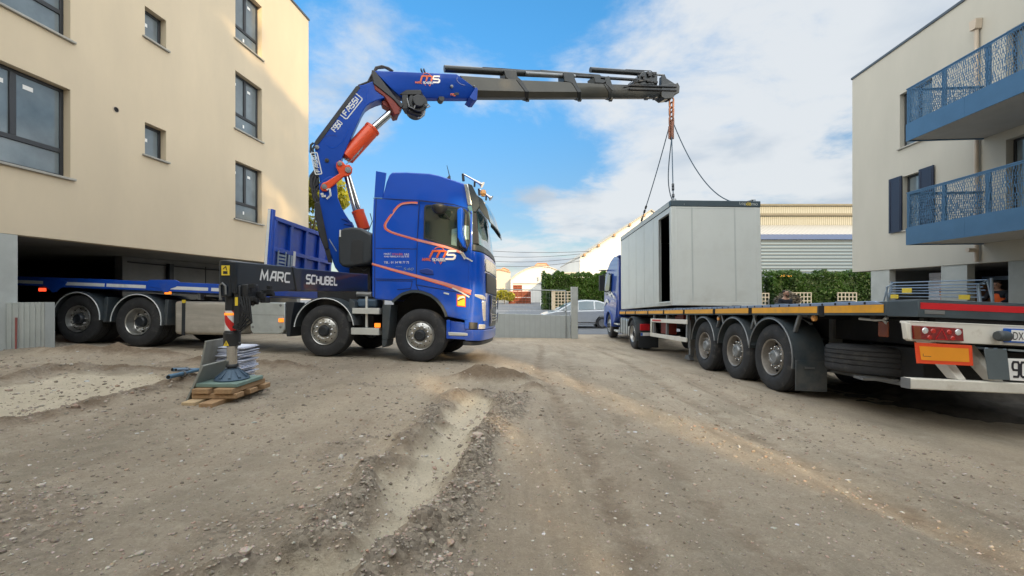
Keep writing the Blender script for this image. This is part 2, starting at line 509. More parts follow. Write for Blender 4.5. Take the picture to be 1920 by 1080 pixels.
BACK_BLOCKS = ((-34, 7.0, 19.2), (7.01, 10.4, 11.8), (17.5, 62, 17.0))
BACK_TREES = ((2.5, -19, 22, 3.2, 3800, 31, .45), (7.6, -18, 21.0, 3.2, 5200, 32, .35), (4.6, -14, 17.5, 2.2, 1700, 41, .5), (11.5, -17, 18.5, 3.4, 4600, 33, .55), (15.6, -18, 18.5, 3.4, 4600, 34, .3), (-4, -15, 13.0, 3.4, 3000, 35, .22), (11.6, -21, 9.6, 2.8, 1300, 36, .22), (8.4, -20, 15.5, 2.6, 4600, 39, .12), (6.6, -16, 11.0, 2.6, 3400, 40, .12), (20, -16, 16, 3.6, 3600, 37, .22), (28, -17, 15, 4.0, 3000, 38, .22))
# ================================================================== camera, sky, sun
cam = bpy.data.cameras.new('camera'); cam_o = bpy.data.objects.new('camera', cam); COL.objects.link(cam_o)
cam.sensor_width = 36.0; cam.lens = 36.0 * 800 / 1920; cam.shift_y = 10 / 1920
cam.clip_start = .05; cam.clip_end = 3000
cam_o.location = (0, 0, 0); cam_o.rotation_euler = (PI / 2, 0, 0)
SC.camera = cam_o
SC.view_settings.view_transform = 'Standard'; SC.view_settings.look = 'None'
SC.view_settings.exposure = EXPOSURE; SC.view_settings.gamma = 1.0
SC.cycles.max_bounces = 6; SC.cycles.diffuse_bounces = 3; SC.cycles.glossy_bounces = 3
SC.cycles.transparent_max_bounces = 12; SC.cycles.use_denoising = True
SC.cycles.sample_clamp_indirect = 6

S_EL = math.radians(SUN_EL)
S_DIR = Vector((math.sin(math.radians(SUN_AZ)) * math.cos(S_EL), math.cos(math.radians(SUN_AZ)) * math.cos(S_EL), math.sin(S_EL)))
sl = bpy.data.lights.new('sun', 'SUN'); sl.energy = SUN_W; sl.angle = math.radians(.53); sl.color = SUN_COL
so = bpy.data.objects.new('sun', sl); COL.objects.link(so)
so.rotation_euler = (-S_DIR).to_track_quat('-Z', 'Y').to_euler()

w = bpy.data.worlds.new('World'); SC.world = w; w.use_nodes = True
nt = w.node_tree; N = nt.nodes; Lk = nt.links
bg = N['Background']; bg.inputs['Strength'].default_value = SKY_W
sky = N.new('ShaderNodeTexSky'); sky.sky_type = 'NISHITA'; sky.sun_disc = False
sky.sun_elevation = S_EL; sky.sun_rotation = math.radians(SUN_AZ)
sky.air_density = 1.0; sky.dust_density = .6; sky.ozone_density = 2.2
gain = N.new('ShaderNodeMix'); gain.data_type = 'RGBA'; gain.blend_type = 'MULTIPLY'; gain.inputs['Factor'].default_value = 1
Lk.new(sky.outputs['Color'], gain.inputs['A'])
tc = N.new('ShaderNodeTexCoord')
sep = N.new('ShaderNodeSeparateXYZ'); Lk.new(tc.outputs['Generated'], sep.inputs['Vector'])
def mth(op, a, b=None, clamp=False):
    m = N.new('ShaderNodeMath'); m.operation = op; m.use_clamp = clamp
    for i, q in enumerate((a, b)):
        if q is None: continue
        if isinstance(q, (int, float)): m.inputs[i].default_value = q
        else: Lk.new(q, m.inputs[i])
    return m.outputs['Value']
# clouds lie on a layer overhead: spread the view direction over it
den = mth('ADD', mth('MAXIMUM', sep.outputs['Z'], 0.0), .16)
cx = mth('DIVIDE', sep.outputs['X'], den); cy = mth('DIVIDE', sep.outputs['Y'], den)
cmb = N.new('ShaderNodeCombineXYZ'); Lk.new(cx, cmb.inputs['X']); Lk.new(cy, cmb.inputs['Y']); cmb.inputs['Z'].default_value = CLOUD_SEED
hz = N.new('ShaderNodeMapRange'); hz.interpolation_type = 'SMOOTHSTEP'; hz.inputs['From Min'].default_value = .06; hz.inputs['From Max'].default_value = .62
Lk.new(sep.outputs['Z'], hz.inputs['Value'])
gcol = N.new('ShaderNodeMix'); gcol.data_type = 'RGBA'; gcol.inputs['A'].default_value = (*HORIZON_GAIN, 1); gcol.inputs['B'].default_value = (*SKY_GAIN, 1)
Lk.new(hz.outputs['Result'], gcol.inputs['Factor']); Lk.new(gcol.outputs['Result'], gain.inputs['B'])
def cnoise(scale, detail, rough, dist=0.0):
    n = N.new('ShaderNodeTexNoise'); n.inputs['Scale'].default_value = scale; n.inputs['Detail'].default_value = detail
    n.inputs['Roughness'].default_value = rough; n.inputs['Distortion'].default_value = dist
    Lk.new(cmb.outputs['Vector'], n.inputs['Vector']); return n.outputs['Fac']
big = cnoise(1.15, 10, .60, .30); wisp = cnoise(2.3, 8, .62, .5)
# one heavy bank stands to the right of the crane's tip, thin streaks to the left of it
def lobe(d, inner, outer):
    vd = N.new('ShaderNodeVectorMath'); vd.operation = 'DOT_PRODUCT'
    Lk.new(tc.outputs['Generated'], vd.inputs[0]); vd.inputs[1].default_value = Vector(d).normalized()
    r = N.new('ShaderNodeMapRange'); r.interpolation_type = 'SMOOTHSTEP'
    r.inputs['From Min'].default_value = outer; r.inputs['From Max'].default_value = inner
    Lk.new(vd.outputs['Value'], r.inputs['Value']); return r.outputs['Result']
bank = lobe(ray(1640, 110), .97, .84)
low = lobe(ray(820, 420), .97, .80)
clear = lobe(ray(700, 70), .97, .76)
s = mth('ADD', big, mth('MULTIPLY', bank, .20))
s = mth('ADD', s, mth('MULTIPLY', low, .27))
s = mth('SUBTRACT', s, mth('MULTIPLY', clear, .30))
s = mth('ADD', s, mth('MULTIPLY', mth('SUBTRACT', wisp, .5), .34))
mr = N.new('ShaderNodeMapRange'); mr.interpolation_type = 'SMOOTHSTEP'
mr.inputs['From Min'].default_value = .48; mr.inputs['From Max'].default_value = .72
Lk.new(s, mr.inputs['Value'])
shade = N.new('ShaderNodeMix'); shade.data_type = 'RGBA'
shade.inputs['A'].default_value = (*CLOUD_LIT, 1); shade.inputs['B'].default_value = (*CLOUD_GREY, 1)
mr2 = N.new('ShaderNodeMapRange'); mr2.interpolation_type = 'SMOOTHSTEP'; mr2.inputs['From Min'].default_value = .44; mr2.inputs['From Max'].default_value = .66
Lk.new(cnoise(1.5, 6, .5, .2), mr2.inputs['Value']); Lk.new(mr2.outputs['Result'], shade.inputs['Factor'])
mixc = N.new('ShaderNodeMix'); mixc.data_type = 'RGBA'
Lk.new(mth('MULTIPLY', mr.outputs['Result'], .92), mixc.inputs['Factor'])
Lk.new(gain.outputs['Result'], mixc.inputs['A']); Lk.new(shade.outputs['Result'], mixc.inputs['B'])
# bright cloud added out of view, overhead, behind and sideways, to lift the shade
def smz(sock, a, b):
    r = N.new('ShaderNodeMapRange'); r.interpolation_type = 'SMOOTHSTEP'; r.inputs['From Min'].default_value = a; r.inputs['From Max'].default_value = b
    Lk.new(sock, r.inputs['Value']); return r.outputs['Result']
over = mth('MAXIMUM', smz(sep.outputs['Z'], .58, .80), mth('MULTIPLY', smz(mth('MULTIPLY', sep.outputs['Y'], -1.0), .05, .6), smz(sep.outputs['Z'], .0, .2)))
over = mth('MAXIMUM', over, mth('MULTIPLY', mth('MULTIPLY', smz(mth('ABSOLUTE', sep.outputs['X']), .80, .93), smz(sep.outputs['Z'], .0, .15)), 2.1))
over = mth('MULTIPLY', over, smz(big, .30, .55))
mixo = N.new('ShaderNodeMix'); mixo.data_type = 'RGBA'; mixo.clamp_factor = False
Lk.new(over, mixo.inputs['Factor']); Lk.new(mixc.outputs['Result'], mixo.inputs['A']); mixo.inputs['B'].default_value = (*CLOUD_FILL, 1)
Lk.new(mixo.outputs['Result'], bg.inputs['Color'])

# ================================================================== ground
def hash2(ix, iy, seed):
    h = (ix.astype(np.int64) * 374761393 + iy.astype(np.int64) * 668265263 + seed * 974634347) & 0xffffffff
    h = ((h ^ (h >> 13)) * 1274126177) & 0xffffffff
    return ((h ^ (h >> 16)) & 0xffff) / 65535.0
def vnoise(x, y, seed=0):
    ix = np.floor(x); iy = np.floor(y); fx = x - ix; fy = y - iy
    fx = fx * fx * (3 - 2 * fx); fy = fy * fy * (3 - 2 * fy)
    a = hash2(ix, iy, seed); b = hash2(ix + 1, iy, seed); c = hash2(ix, iy + 1, seed); d = hash2(ix + 1, iy + 1, seed)
    return (a * (1 - fx) + b * fx) * (1 - fy) + (c * (1 - fx) + d * fx) * fy
def fbm(x, y, o=4, seed=0):
    s = 0; a = .5; t = 0
    for k in range(o):
        s = s + a * vnoise(x * 2 ** k + 17.3 * k, y * 2 ** k - 9.1 * k, seed + k); t += a; a *= .5
    return s / t - .5
def poly_sd(X, Y, P):
    """signed distance to polygon P (inside positive)"""
    P = np.array(P); ins = np.zeros(X.shape, bool); dm = np.full(X.shape, 1e9)
    for i in range(len(P)):
        a, b = P[i], P[(i + 1) % len(P)]
        e = b - a; wx, wy = X - a[0], Y - a[1]
        t = np.clip((wx * e[0] + wy * e[1]) / max(e @ e, 1e-9), 0, 1)
        dm = np.minimum(dm, (wx - e[0] * t) ** 2 + (wy - e[1] * t) ** 2)
        c = (a[1] > Y) != (b[1] > Y)
        xi = a[0] + (Y - a[1]) / (b[1] - a[1] if abs(b[1] - a[1]) > 1e-9 else 1e-9) * e[0]
        ins ^= c & (X < xi)
    return np.sqrt(dm) * np.where(ins, 1, -1)
def gp(*pts): return [tuple(on_ground(*p)[:2]) for p in pts]
TRENCH = gp((856, 743), (830, 780), (795, 830), (765, 865), (712, 895), (692, 960), (665, 1000), (600, 1050), (500, 1080), (330, 1130),
            (560, 1240), (660, 1130), (720, 1070), (770, 1010), (808, 975), (832, 930), (855, 885), (893, 840), (915, 790), (932, 757), (905, 742))
PATCH = gp((-160, 770), (0, 722), (120, 706), (290, 700), (312, 712), (250, 733), (0, 790), (-160, 830))
BANK_R = gp((1000, 742), (960, 800), (935, 860), (905, 930), (880, 1000), (850, 1100), (760, 1100), (800, 1000), (830, 930), (880, 850), (915, 790), (940, 745))
BANK_L = gp((-200, 900), (130, 912), (420, 935), (560, 880), (640, 820), (690, 790), (720, 820), (700, 890), (650, 960), (560, 1020), (430, 1100), (-300, 1120))
def relief(X, Y):
    wob = fbm(X * 1.6, Y * 1.6, 3, 5) * .35 + fbm(X * 6, Y * 6, 3, 15) * .22
    tr = poly_sd(X, Y, TRENCH) - .035 + wob * .85 - .16 * sstep(5.0, 5.7, Y)
    pa = poly_sd(X, Y, PATCH) + wob * .4
    br = poly_sd(X, Y, BANK_R) + wob * .5
    bl = poly_sd(X, Y, BANK_L) + wob * .9
    sand = np.maximum(sstep(-.08, .12, tr), sstep(-.10, .16, pa))
    grav = np.maximum(sstep(-.12, .10, br), sstep(-.25, .3, bl) * .62) 
    # gravel gathers along both lips of the trench too, and in a thin line past the outrigger pad
    lip = np.exp(-((tr + .10) / .13) ** 2)
    line = np.exp(-((Y - (5.62 + .10 * (X + 2.0) + fbm(X * 1.2, X * 0 + 3, 2, 9) * .35)) / .10) ** 2) * sstep(-3.6, -2.9, X) * (1 - sstep(-1.2, -.7, X))
    left_ridge = np.exp(-((pa + .22) / .16) ** 2)
    grav = np.clip(np.maximum(grav, np.maximum(lip * .85, np.maximum(line * .8, left_ridge * .55))) * (1 - sand), 0, 1)
    patch = np.clip(.35 + 2.4 * (fbm(X * 1.3 + 4, Y * 1.3, 4, 71) + .12), 0, 1)
    grav = grav * np.where(br > -.2, 1.0, .25 + .75 * patch)
    near = 1 - sstep(14, 19, Y)
    side = (1 - sstep(9.0, 10.5, np.abs(X)))
    dz = -.09 * sstep(-.12, .24, tr) - .05 * sstep(-.05, .3, pa)
    lump = np.clip(1 + 2.6 * fbm(X * 4, Y * 4, 4, 21), 0, 3)
    dz = dz + lip * .06 * lump + .06 * left_ridge * lump + .035 * grav * lump
    # spoil heaps: at the head of the trench, and a long low ridge before the truck
    def heap(px, py, rx, ry, h):
        c = on_ground(px, py)
        return h * np.exp(-((X - c.x) / rx) ** 2 - ((Y - c.y) / ry) ** 2)
    hp = (heap(925, 716, .55, .24, .20) + heap(1000, 735, .22, .3, .09) + heap(200, 666, 1.6, .26, .14) + heap(480, 690, 1.3, .20, .13) + heap(60, 700, .9, .3, .08) + heap(380, 690, .6, .25, .08)) * np.clip(1 + 2.4 * fbm(X * 3, Y * 3, 4, 91), .1, 3)
    dz = dz + hp
    # soft rut hollows along the trailer's way in
    rut = 0
    for xc, dp in ((.55, .030), (1.15, .022), (2.45, .028), (3.05, .022)):
        q = X - (xc + .035 * (Y - 5) + .12 * np.sin(Y * .5 + xc)); rut = rut - dp * np.exp(-(q / .15) ** 2) + dp * .6 * np.exp(-((np.abs(q) - .27) / .09) ** 2)
    dz = dz + rut * (.5 + 1.2 * np.clip(fbm(X * .7, Y * .5, 3, 33) + .4, 0, 1)) * sstep(1.0, 2.5, Y)
    dz = dz + .045 * fbm(X * .45 + 3, Y * .25, 3, 31) + .034 * fbm(X * 2.2, Y * 1.6, 4, 41) + .012 * fbm(X * 9, Y * 9, 4, 51)
    dz = dz + grav * .02 * fbm(X * 16, Y * 16, 2, 61)
    flat = np.exp(-((X + 3.07) / .42) ** 4 - ((Y - 4.75) / .55) ** 4)     # trodden flat under the outrigger timbers
    ruts = np.clip(-rut / .03, 0, 1) if not np.isscalar(rut) else 0 * X
    soil = np.clip(np.maximum(np.maximum(np.clip(hp * 7, 0, 1), lip * .75), np.maximum(left_ridge * .9, np.maximum(.55 * ruts, .5 * sstep(-.25, .3, bl) * patch))), 0, 1) * (1 - sand)
    return dz * near * side * (1 - flat), sand * near, grav * near, soil * near

def steps(a, b, f):
    out = [a]
    while out[-1] < b: out.append(out[-1] + f(out[-1]))
    return out
ys = [-80, -50, -30, -20, -12, -8, -5, -3, -2, -1, -.3, .3] + steps(.7, 21, lambda y: max(.018, .011 * y)) + [22, 24, 28, 34, 44, 60, 90, 150, 300, 700, 1500]
xr = steps(0, 4.2, lambda x: .030) ; xr += steps(xr[-1] + .05, 11, lambda x: .012 * x) + [12, 13, 15, 18, 23, 30, 45, 70, 120, 300, 800, 1500]
xs = [-x for x in xr[:0:-1]] + xr
XX, YY = np.meshgrid(np.array(xs), np.array(ys))
dz, sandm, gravm, soilm = relief(XX, YY)
ZZ = ground_z(XX, YY) + dz
nx, ny = len(xs), len(ys)
V = np.stack([XX, YY, ZZ], -1).reshape(-1, 3)
ii = np.arange(nx * ny).reshape(ny, nx)
Fq = np.stack([ii[:-1, :-1], ii[:-1, 1:], ii[1:, 1:], ii[1:, :-1]], -1).reshape(-1, 4)

gm = bpy.data.materials.new('yard_ground'); gm.use_nodes = True
nt = gm.node_tree; N = nt.nodes; Lk = nt.links; B = N['Principled BSDF']
B.inputs['Roughness'].default_value = .95; B.inputs['Specular IOR Level'].default_value = .15
tc = N.new('ShaderNodeTexCoord')
def nz(scale, det=6, rg=.6, sc=None):
    n = N.new('ShaderNodeTexNoise'); n.inputs['Scale'].default_value = scale; n.inputs['Detail'].default_value = det; n.inputs['Roughness'].default_value = rg
    if sc:
        mp = N.new('ShaderNodeMapping'); mp.inputs['Scale'].default_value = sc; mp.inputs['Rotation'].default_value = (0, 0, .22)
        Lk.new(tc.outputs['Object'], mp.inputs['Vector']); Lk.new(mp.outputs['Vector'], n.inputs['Vector'])
    else: Lk.new(tc.outputs['Object'], n.inputs['Vector'])
    return n.outputs['Fac']
def rmp(v, a, b, c=0, d=1):
    r = N.new('ShaderNodeMapRange'); r.inputs['From Min'].default_value = a; r.inputs['From Max'].default_value = b
    r.inputs['To Min'].default_value = c; r.inputs['To Max'].default_value = d; Lk.new(v, r.inputs['Value']); return r.outputs['Result']
def mixc(f, a, b, mode='MIX'):
    m = N.new('ShaderNodeMix'); m.data_type = 'RGBA'; m.blend_type = mode
    for k, q in (('Factor', f), ('A', a), ('B', b)):
        if isinstance(q, tuple): m.inputs[k].default_value = (*q, 1)
        elif isinstance(q, (int, float)): m.inputs[k].default_value = q
        else: Lk.new(q, m.inputs[k])
    return m.outputs['Result']
c = mixc(rmp(nz(.55, 6), .35, .68), (0.371, 0.309, 0.236), (0.508, 0.438, 0.340))
c = mixc(rmp(nz(1.7, 8, .68, (1.0, .35, 1)),   .46, .70, 0, .80), c, (0.251, 0.223, 0.171))
c = mixc(rmp(nz(5.5, 6, .7), .50, .75, 0, .5), c, (0.605, 0.534, 0.429))
c = mixc(rmp(nz(.9, 7, .72, (2.2, .25, 1)), .56, .70, 0, .65), c, (0.190, 0.150, 0.113))
c = mixc(rmp(nz(.35, 5, .6, (1.6, .3, 1)), .50, .70, 0, .55), c, (0.545, 0.451, 0.328))
c = mixc(rmp(nz(38, 5, .75), .35, .70, 0, .55), c, (0.228, 0.192, 0.153))
c = mixc(rmp(nz(120, 3, .7), .56, .72, 0, .5), c, (0.635, 0.558, 0.436))
at = N.new('ShaderNodeAttribute'); at.attribute_name = 'sand'
ag = N.new('ShaderNodeAttribute'); ag.attribute_name = 'grav'
sandc = mixc(rmp(nz(3.0, 7, .65), .35, .7), (.55, .485, .37), (.67, .595, .465))
sandc = mixc(rmp(nz(60, 4, .7), .45, .75, 0, .45), sandc, (.30, .25, .185))
sf = mth  # noqa
madd = N.new('ShaderNodeMath'); madd.operation = 'ADD'; Lk.new(at.outputs['Fac'], madd.inputs[0]); Lk.new(rmp(nz(7, 7, .7), .3, .7, -.45, .35), madd.inputs[1])
sfac = rmp(madd.outputs['Value'], .30, .80, 0, .95)
vo = N.new('ShaderNodeTexVoronoi'); vo.inputs['Scale'].default_value = 42; Lk.new(tc.outputs['Object'], vo.inputs['Vector'])
vs = N.new('ShaderNodeSeparateColor'); Lk.new(vo.outputs['Color'], vs.inputs['Color'])
gravc = mixc(rmp(vs.outputs['Red'], .1, .95), (.185, .158, .128), (.43, .375, .30))
gadd = N.new('ShaderNodeMath'); gadd.operation = 'ADD'; Lk.new(ag.outputs['Fac'], gadd.inputs[0]); Lk.new(rmp(nz(7, 5), .3, .7, -.3, .3), gadd.inputs[1])
gfac = rmp(gadd.outputs['Value'], .3, .8, 0, .78)
aso = N.new('ShaderNodeAttribute'); aso.attribute_name = 'soil'
soadd = N.new('ShaderNodeMath'); soadd.operation = 'ADD'; Lk.new(aso.outputs['Fac'], soadd.inputs[0]); Lk.new(rmp(nz(5, 8, .75), .3, .7, -.4, .4), soadd.inputs[1])
soilc = mixc(rmp(nz(26, 6, .75), .3, .7), (.105, .074, .050), (.235, .172, .118))
c = mixc(rmp(soadd.outputs['Value'], .25, .95, 0, .85), c, soilc)
c = mixc(gfac, c, gravc); c = mixc(sfac, c, sandc)
Lk.new(c, B.inputs['Base Color'])
hsum = N.new('ShaderNodeMath'); hsum.operation = 'ADD'
Lk.new(rmp(nz(70, 6, .75), .2, .8, 0, 1), hsum.inputs[0])
hm = N.new('ShaderNodeMath'); hm.operation = 'MULTIPLY'; Lk.new(rmp(vo.outputs['Distance'], 0, .7, 1.6, 0), hm.inputs[0]); Lk.new(gfac, hm.inputs[1])
Lk.new(hm.outputs['Value'], hsum.inputs[1])
bp = N.new('ShaderNodeBump'); bp.inputs['Strength'].default_value = 1.0; bp.inputs['Distance'].default_value = .016
Lk.new(hsum.outputs['Value'], bp.inputs['Height']); Lk.new(bp.outputs['Normal'], B.inputs['Normal'])
go = np_mesh('ground', V, Fq, gm, smooth=True, attrs={'sand': ('POINT', 'FLOAT', sandm.ravel()), 'grav': ('POINT', 'FLOAT', gravm.ravel()), 'soil': ('POINT', 'FLOAT', soilm.ravel())})
tag(go, 'bare brown earth yard with a sandy trench', kind='structure')

# road beyond the gate
mk('asphalt', (.115, .125, .140), .9, var=.18, vscale=.5, bump=.2, bscale=60, dirt=(.17, .17, .17), dirt_amt=.4, dscale=.3)
mb = MB(); mb.face([(-60, 20.2, -1.944), (90, 20.2, -1.944), (90, 130, -1.944), (-60, 130, -1.944)])
tag(mb.build('road', MT['asphalt']), 'grey asphalt street beyond the gate', kind='structure')
mb = MB(); mb.box2((-40, 47.6, -1.943), (3.4, 47.75, -1.938))
tag(mb.build('road_marking', MT['reflect_white']), 'white line across the asphalt', kind='structure')

# ------------------------------------------------------------------ stones and scraps
ico = bmesh.new(); bmesh.ops.create_icosphere(ico, subdivisions=1, radius=1)
IV = np.array([v.co[:] for v in ico.verts]); IFc = np.array([[v.index for v in f.verts] for f in ico.faces]); ico.free()
def stones(name, X, Y, R, matr, label, flat=.62, sink=.25):
    n = len(X)
    d = relief(X, Y)[0]
    Z = ground_z(X, Y) + d
    jit = rng.uniform(.62, 1.25, (n, len(IV), 1))
    P = IV[None] * jit
    sc = np.stack([rng.uniform(.75, 1.35, n), rng.uniform(.7, 1.2, n), rng.uniform(.45, .9, n) * flat / .62], -1)
    P = P * sc[:, None, :]
    a = rng.uniform(0, 2 * PI, n); ca, sa = np.cos(a)[:, None], np.sin(a)[:, None]
    x = P[..., 0] * ca - P[..., 1] * sa; y = P[..., 0] * sa + P[..., 1] * ca
    P = np.stack([x, y, P[..., 2]], -1) * R[:, None, None]
    P += np.stack([X, Y, Z + R * (.5 - sink) * flat], -1)[:, None, :]
    F = (IFc[None] + (np.arange(n) * len(IV))[:, None, None]).reshape(-1, 3)
    tint = np.repeat(rng.uniform(0, 1, n), len(IV))
    o = np_mesh(name, P.reshape(-1, 3), F, matr, attrs={'tint': ('POINT', 'FLOAT', tint)})
    tag(o, label, kind='stuff'); return o
def tint_mat(name, cols, rough=.9):
    m = bpy.data.materials.new(name); m.use_nodes = True
    nt = m.node_tree; b = nt.nodes['Principled BSDF']; b.inputs['Roughness'].default_value = rough; b.inputs['Specular IOR Level'].default_value = .25
    a = nt.nodes.new('ShaderNodeAttribute'); a.attribute_name = 'tint'
    r = nt.nodes.new('ShaderNodeValToRGB'); e = r.color_ramp.elements
    e[0].color = (*cols[0], 1); e[1].color = (*cols[-1], 1)
    for i, q in enumerate(cols[1:-1]):
        k = e.new((i + 1) / (len(cols) - 1)); k.color = (*q, 1)
    n = nt.nodes.new('ShaderNodeTexNoise'); n.inputs['Scale'].default_value = 120
    tcn = nt.nodes.new('ShaderNodeTexCoord'); nt.links.new(tcn.outputs['Object'], n.inputs['Vector'])
    mx = nt.nodes.new('ShaderNodeMix'); mx.data_type = 'RGBA'; mx.blend_type = 'MULTIPLY'; mx.inputs['Factor'].default_value = .5
    nt.links.new(a.outputs['Fac'], r.inputs['Fac']); nt.links.new(r.outputs['Color'], mx.inputs['A']); nt.links.new(n.outputs['Color'], mx.inputs['B'])
    nt.links.new(mx.outputs['Result'], b.inputs['Base Color'])
    return m
stone_m = tint_mat('stone', [(.20, .165, .13), (.32, .27, .215), (.42, .36, .29), (.26, .22, .18), (.48, .43, .36), (.40, .28, .21), (.62, .58, .52)])
n = 60000
# candidates spread evenly over the picture's share of ground, kept where gravel lies
Yc = np.exp(rng.uniform(math.log(1.45), math.log(7.5), n)); Xc = rng.uniform(-1.45, .35, n) * Yc
_, s_, g_, _ = relief(Xc, Yc)
keep = rng.uniform(0, 1, n) < np.clip((g_ ** 1.5) * .50 + .05 * s_, 0, 1)
R = .0035 + .011 * rng.uniform(0, 1, n) ** 3.2 + .016 * (rng.uniform(0, 1, n) > .985)
R = R * np.clip(Yc / 2.2, .8, 1.5)
stones('gravel', Xc[keep], Yc[keep], R[keep], stone_m, 'grey brown gravel banked along the trench')
n = 24000
Yc = np.exp(rng.uniform(math.log(1.4), math.log(9.0), n)); Xc = rng.uniform(-1.4, 1.25, n) * Yc
ok = (Xc < 3.9 + .02 * Yc)
R = .0025 + .010 * rng.uniform(0, 1, n) ** 5
R = R * np.clip(Yc / 2.4, .7, 1.8)
stones('pebbles', Xc[ok], Yc[ok], R[ok], stone_m, 'loose pebbles scattered over the bare earth')
scrap_m = tint_mat('scrap', [(.45, .43, .38), (.55, .53, .50), (.66, .66, .66), (.42, .38, .30)])
n = 330
Yc = np.exp(rng.uniform(math.log(1.6), math.log(11.0), n)); Xc = rng.uniform(-1.2, 1.1, n) * Yc
ok = (Xc < 3.9)
R = (.004 + .014 * rng.uniform(0, 1, n) ** 3.5) * np.clip(Yc / 2.8, .7, 2.2)
stones('debris', Xc[ok], Yc[ok], R[ok], scrap_m, 'pale chips of rubble scattered over the bare earth', flat=.3, sink=.1)
# ================================================================== the two apartment blocks
D = Vector((.08346, .99651, 0)).normalized()
def facade_frame(ox, out):
    n = Vector((D.y, -D.x, 0)) * (1 if out > 0 else -1)
    M = Matrix.Identity(4)
    for i in range(3):
        M[i][0] = D[i]; M[i][1] = n[i]; M[i][2] = (0, 0, 1)[i]
    M[0][3] = ox
    return M          # local: u along the facade, n outwards, z up
def facade(mb, u0, u1, z0, z1, ops, depth):
    us = sorted({u0, u1, *[o[0] for o in ops], *[o[1] for o in ops]}); zs = sorted({z0, z1, *[o[2] for o in ops], *[o[3] for o in ops]})
    us = [q for q in us if u0 <= q <= u1]; zs = [q for q in zs if z0 <= q <= z1]
    for a, b in zip(us[:-1], us[1:]):
        for c, d in zip(zs[:-1], zs[1:]):
            mu, mz = (a + b) / 2, (c + d) / 2
            if any(o[0] < mu < o[1] and o[2] < mz < o[3] for o in ops): continue
            mb.face([(a, 0, c), (b, 0, c), (b, 0, d), (a, 0, d)])
    for a, b, c, d in ops:
        for p, q in (((a, c), (b, c)), ((b, c), (b, d)), ((b, d), (a, d)), ((a, d), (a, c))):
            mb.face([(p[0], 0, p[1]), (q[0], 0, q[1]), (q[0], -depth, q[1]), (p[0], -depth, p[1])])

def window(root, Mf, a, b, c, d, r, kind, label=None, sill=True, stick=()):
    """frame set r behind the facade; kind 'double' = two lights over a fixed pane, 'single' = one light"""
    t = .065
    f = MB(Mf)
    f.box2((a, -r - .06, c), (b, -r, c + t)); f.box2((a, -r - .06, d - t), (b, -r, d))
    f.box2((a, -r - .06, c + t), (a + t, -r, d - t)); f.box2((b - t, -r - .06, c + t), (b, -r, d - t))
    if kind == 'double':
        tz = c + (d - c) * .30; m = (a + b) / 2
        f.box2((a + t, -r - .055, tz - .045), (b - t, -r + .006, tz + .045))
        f.box2((m - .05, -r - .055, tz + .045), (m + .05, -r + .006, d - t))
    w = f.build('window', MT['frame_dark'], root, bevel=.006)
    if label: w['label'] = label
    g = MB(Mf); g.box2((a + t - .01, -r - .035, c + t - .01), (b - t + .01, -r - .025, d - t + .01)); g.build('pane', MT['pane_grey'], w)
    if sill:
        s = MB(Mf); s.box2((a - .07, -r, c - .045), (b + .07, .06, c - .002)); s.build('sill', MT['sill_stone'], w, bevel=.006)
    for su, sz, sw, sh in stick:
        k = MB(Mf); uu = a + (b - a) * su; zz = c + (d - c) * sz
        k.box2((uu, -r - .024, zz), (uu + sw, -r - .021, zz + sh)); k.build('sticker', MT['sticker_white'], w)
    return w

# ---- left block: warm rendered facade over an open undercroft
ML = facade_frame(-9.5875, 1)
LB = empty('apartment_block', ML.copy() if False else Matrix.Translation((-9.2, 6, -1.0)), 'warm beige rendered apartment block standing over the rear of the crane truck', 'building')
colA = (6.96, 8.60); colB = (10.19, 10.76); colC = (13.14, 14.36)
ops = []
for a, b in ((2.31, 4.09), (5.08, 6.85), (7.84, 9.60)):
    ops += [(colA[0], colA[1], a, b), (colC[0], colC[1], a, b), (2.6, 4.24, a, b)]
for a, b in ((3.31, 4.08), (6.12, 6.85), (8.88, 9.60)): ops.append((colB[0], colB[1], a, b))
mb = MB(ML)
U0, U1, Z0, Z1, DEP = -4.0, 17.16, 1.06, 10.96, 13.0
facade(mb, U0, U1, Z0, Z1, ops, .19)
mb.face([(U1, 0, Z0), (U1, -DEP, Z0), (U1, -DEP, Z1), (U1, 0, Z1)]); mb.face([(U0, 0, Z0), (U0, -DEP, Z0), (U0, -DEP, Z1), (U0, 0, Z1)])
mb.face([(U0, -DEP, Z0), (U1, -DEP, Z0), (U1, -DEP, Z1), (U0, -DEP, Z1)])
mb.face([(U0, 0, Z0), (U1, 0, Z0), (U1, -.25, Z0), (U0, -.25, Z0)]); 
mb.build('wall', MT['plaster_warm'], LB, smooth=5, merge=.0005)
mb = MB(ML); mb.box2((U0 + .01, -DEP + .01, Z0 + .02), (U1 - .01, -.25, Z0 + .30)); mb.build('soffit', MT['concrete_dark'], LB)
mb = MB(ML); mb.box2((U0, -DEP, Z1 + .002), (U1, -.25, Z1 + .02)); mb.box2((U0 - .03, -.25, Z1 - .03), (U1 + .03, .035, Z1 + .045)); mb.build('coping', MT['coping_dark'], LB)
si = 0
for i, (a, b) in enumerate(((2.31, 4.09), (5.08, 6.85), (7.84, 9.60))):
    window(LB, ML, colA[0], colA[1], a, b, .15, 'double', stick=((.34, .82, .14, .08), (.60, .84, .16, .08), (.28, .12, .12, .09)))
    window(LB, ML, colC[0], colC[1], a, b, .15, 'double', stick=((.10, .80, .12, .08), (.62, .80, .13, .08), (.45, .12, .06, .1)))
    window(LB, ML, 2.6, 4.24, a, b, .15, 'double')
for a, b in ((3.31, 4.08), (6.12, 6.85), (8.88, 9.60)):
    window(LB, ML, colB[0], colB[1], a, b, .15, 'single', stick=((.12, .48, .16, .08),))
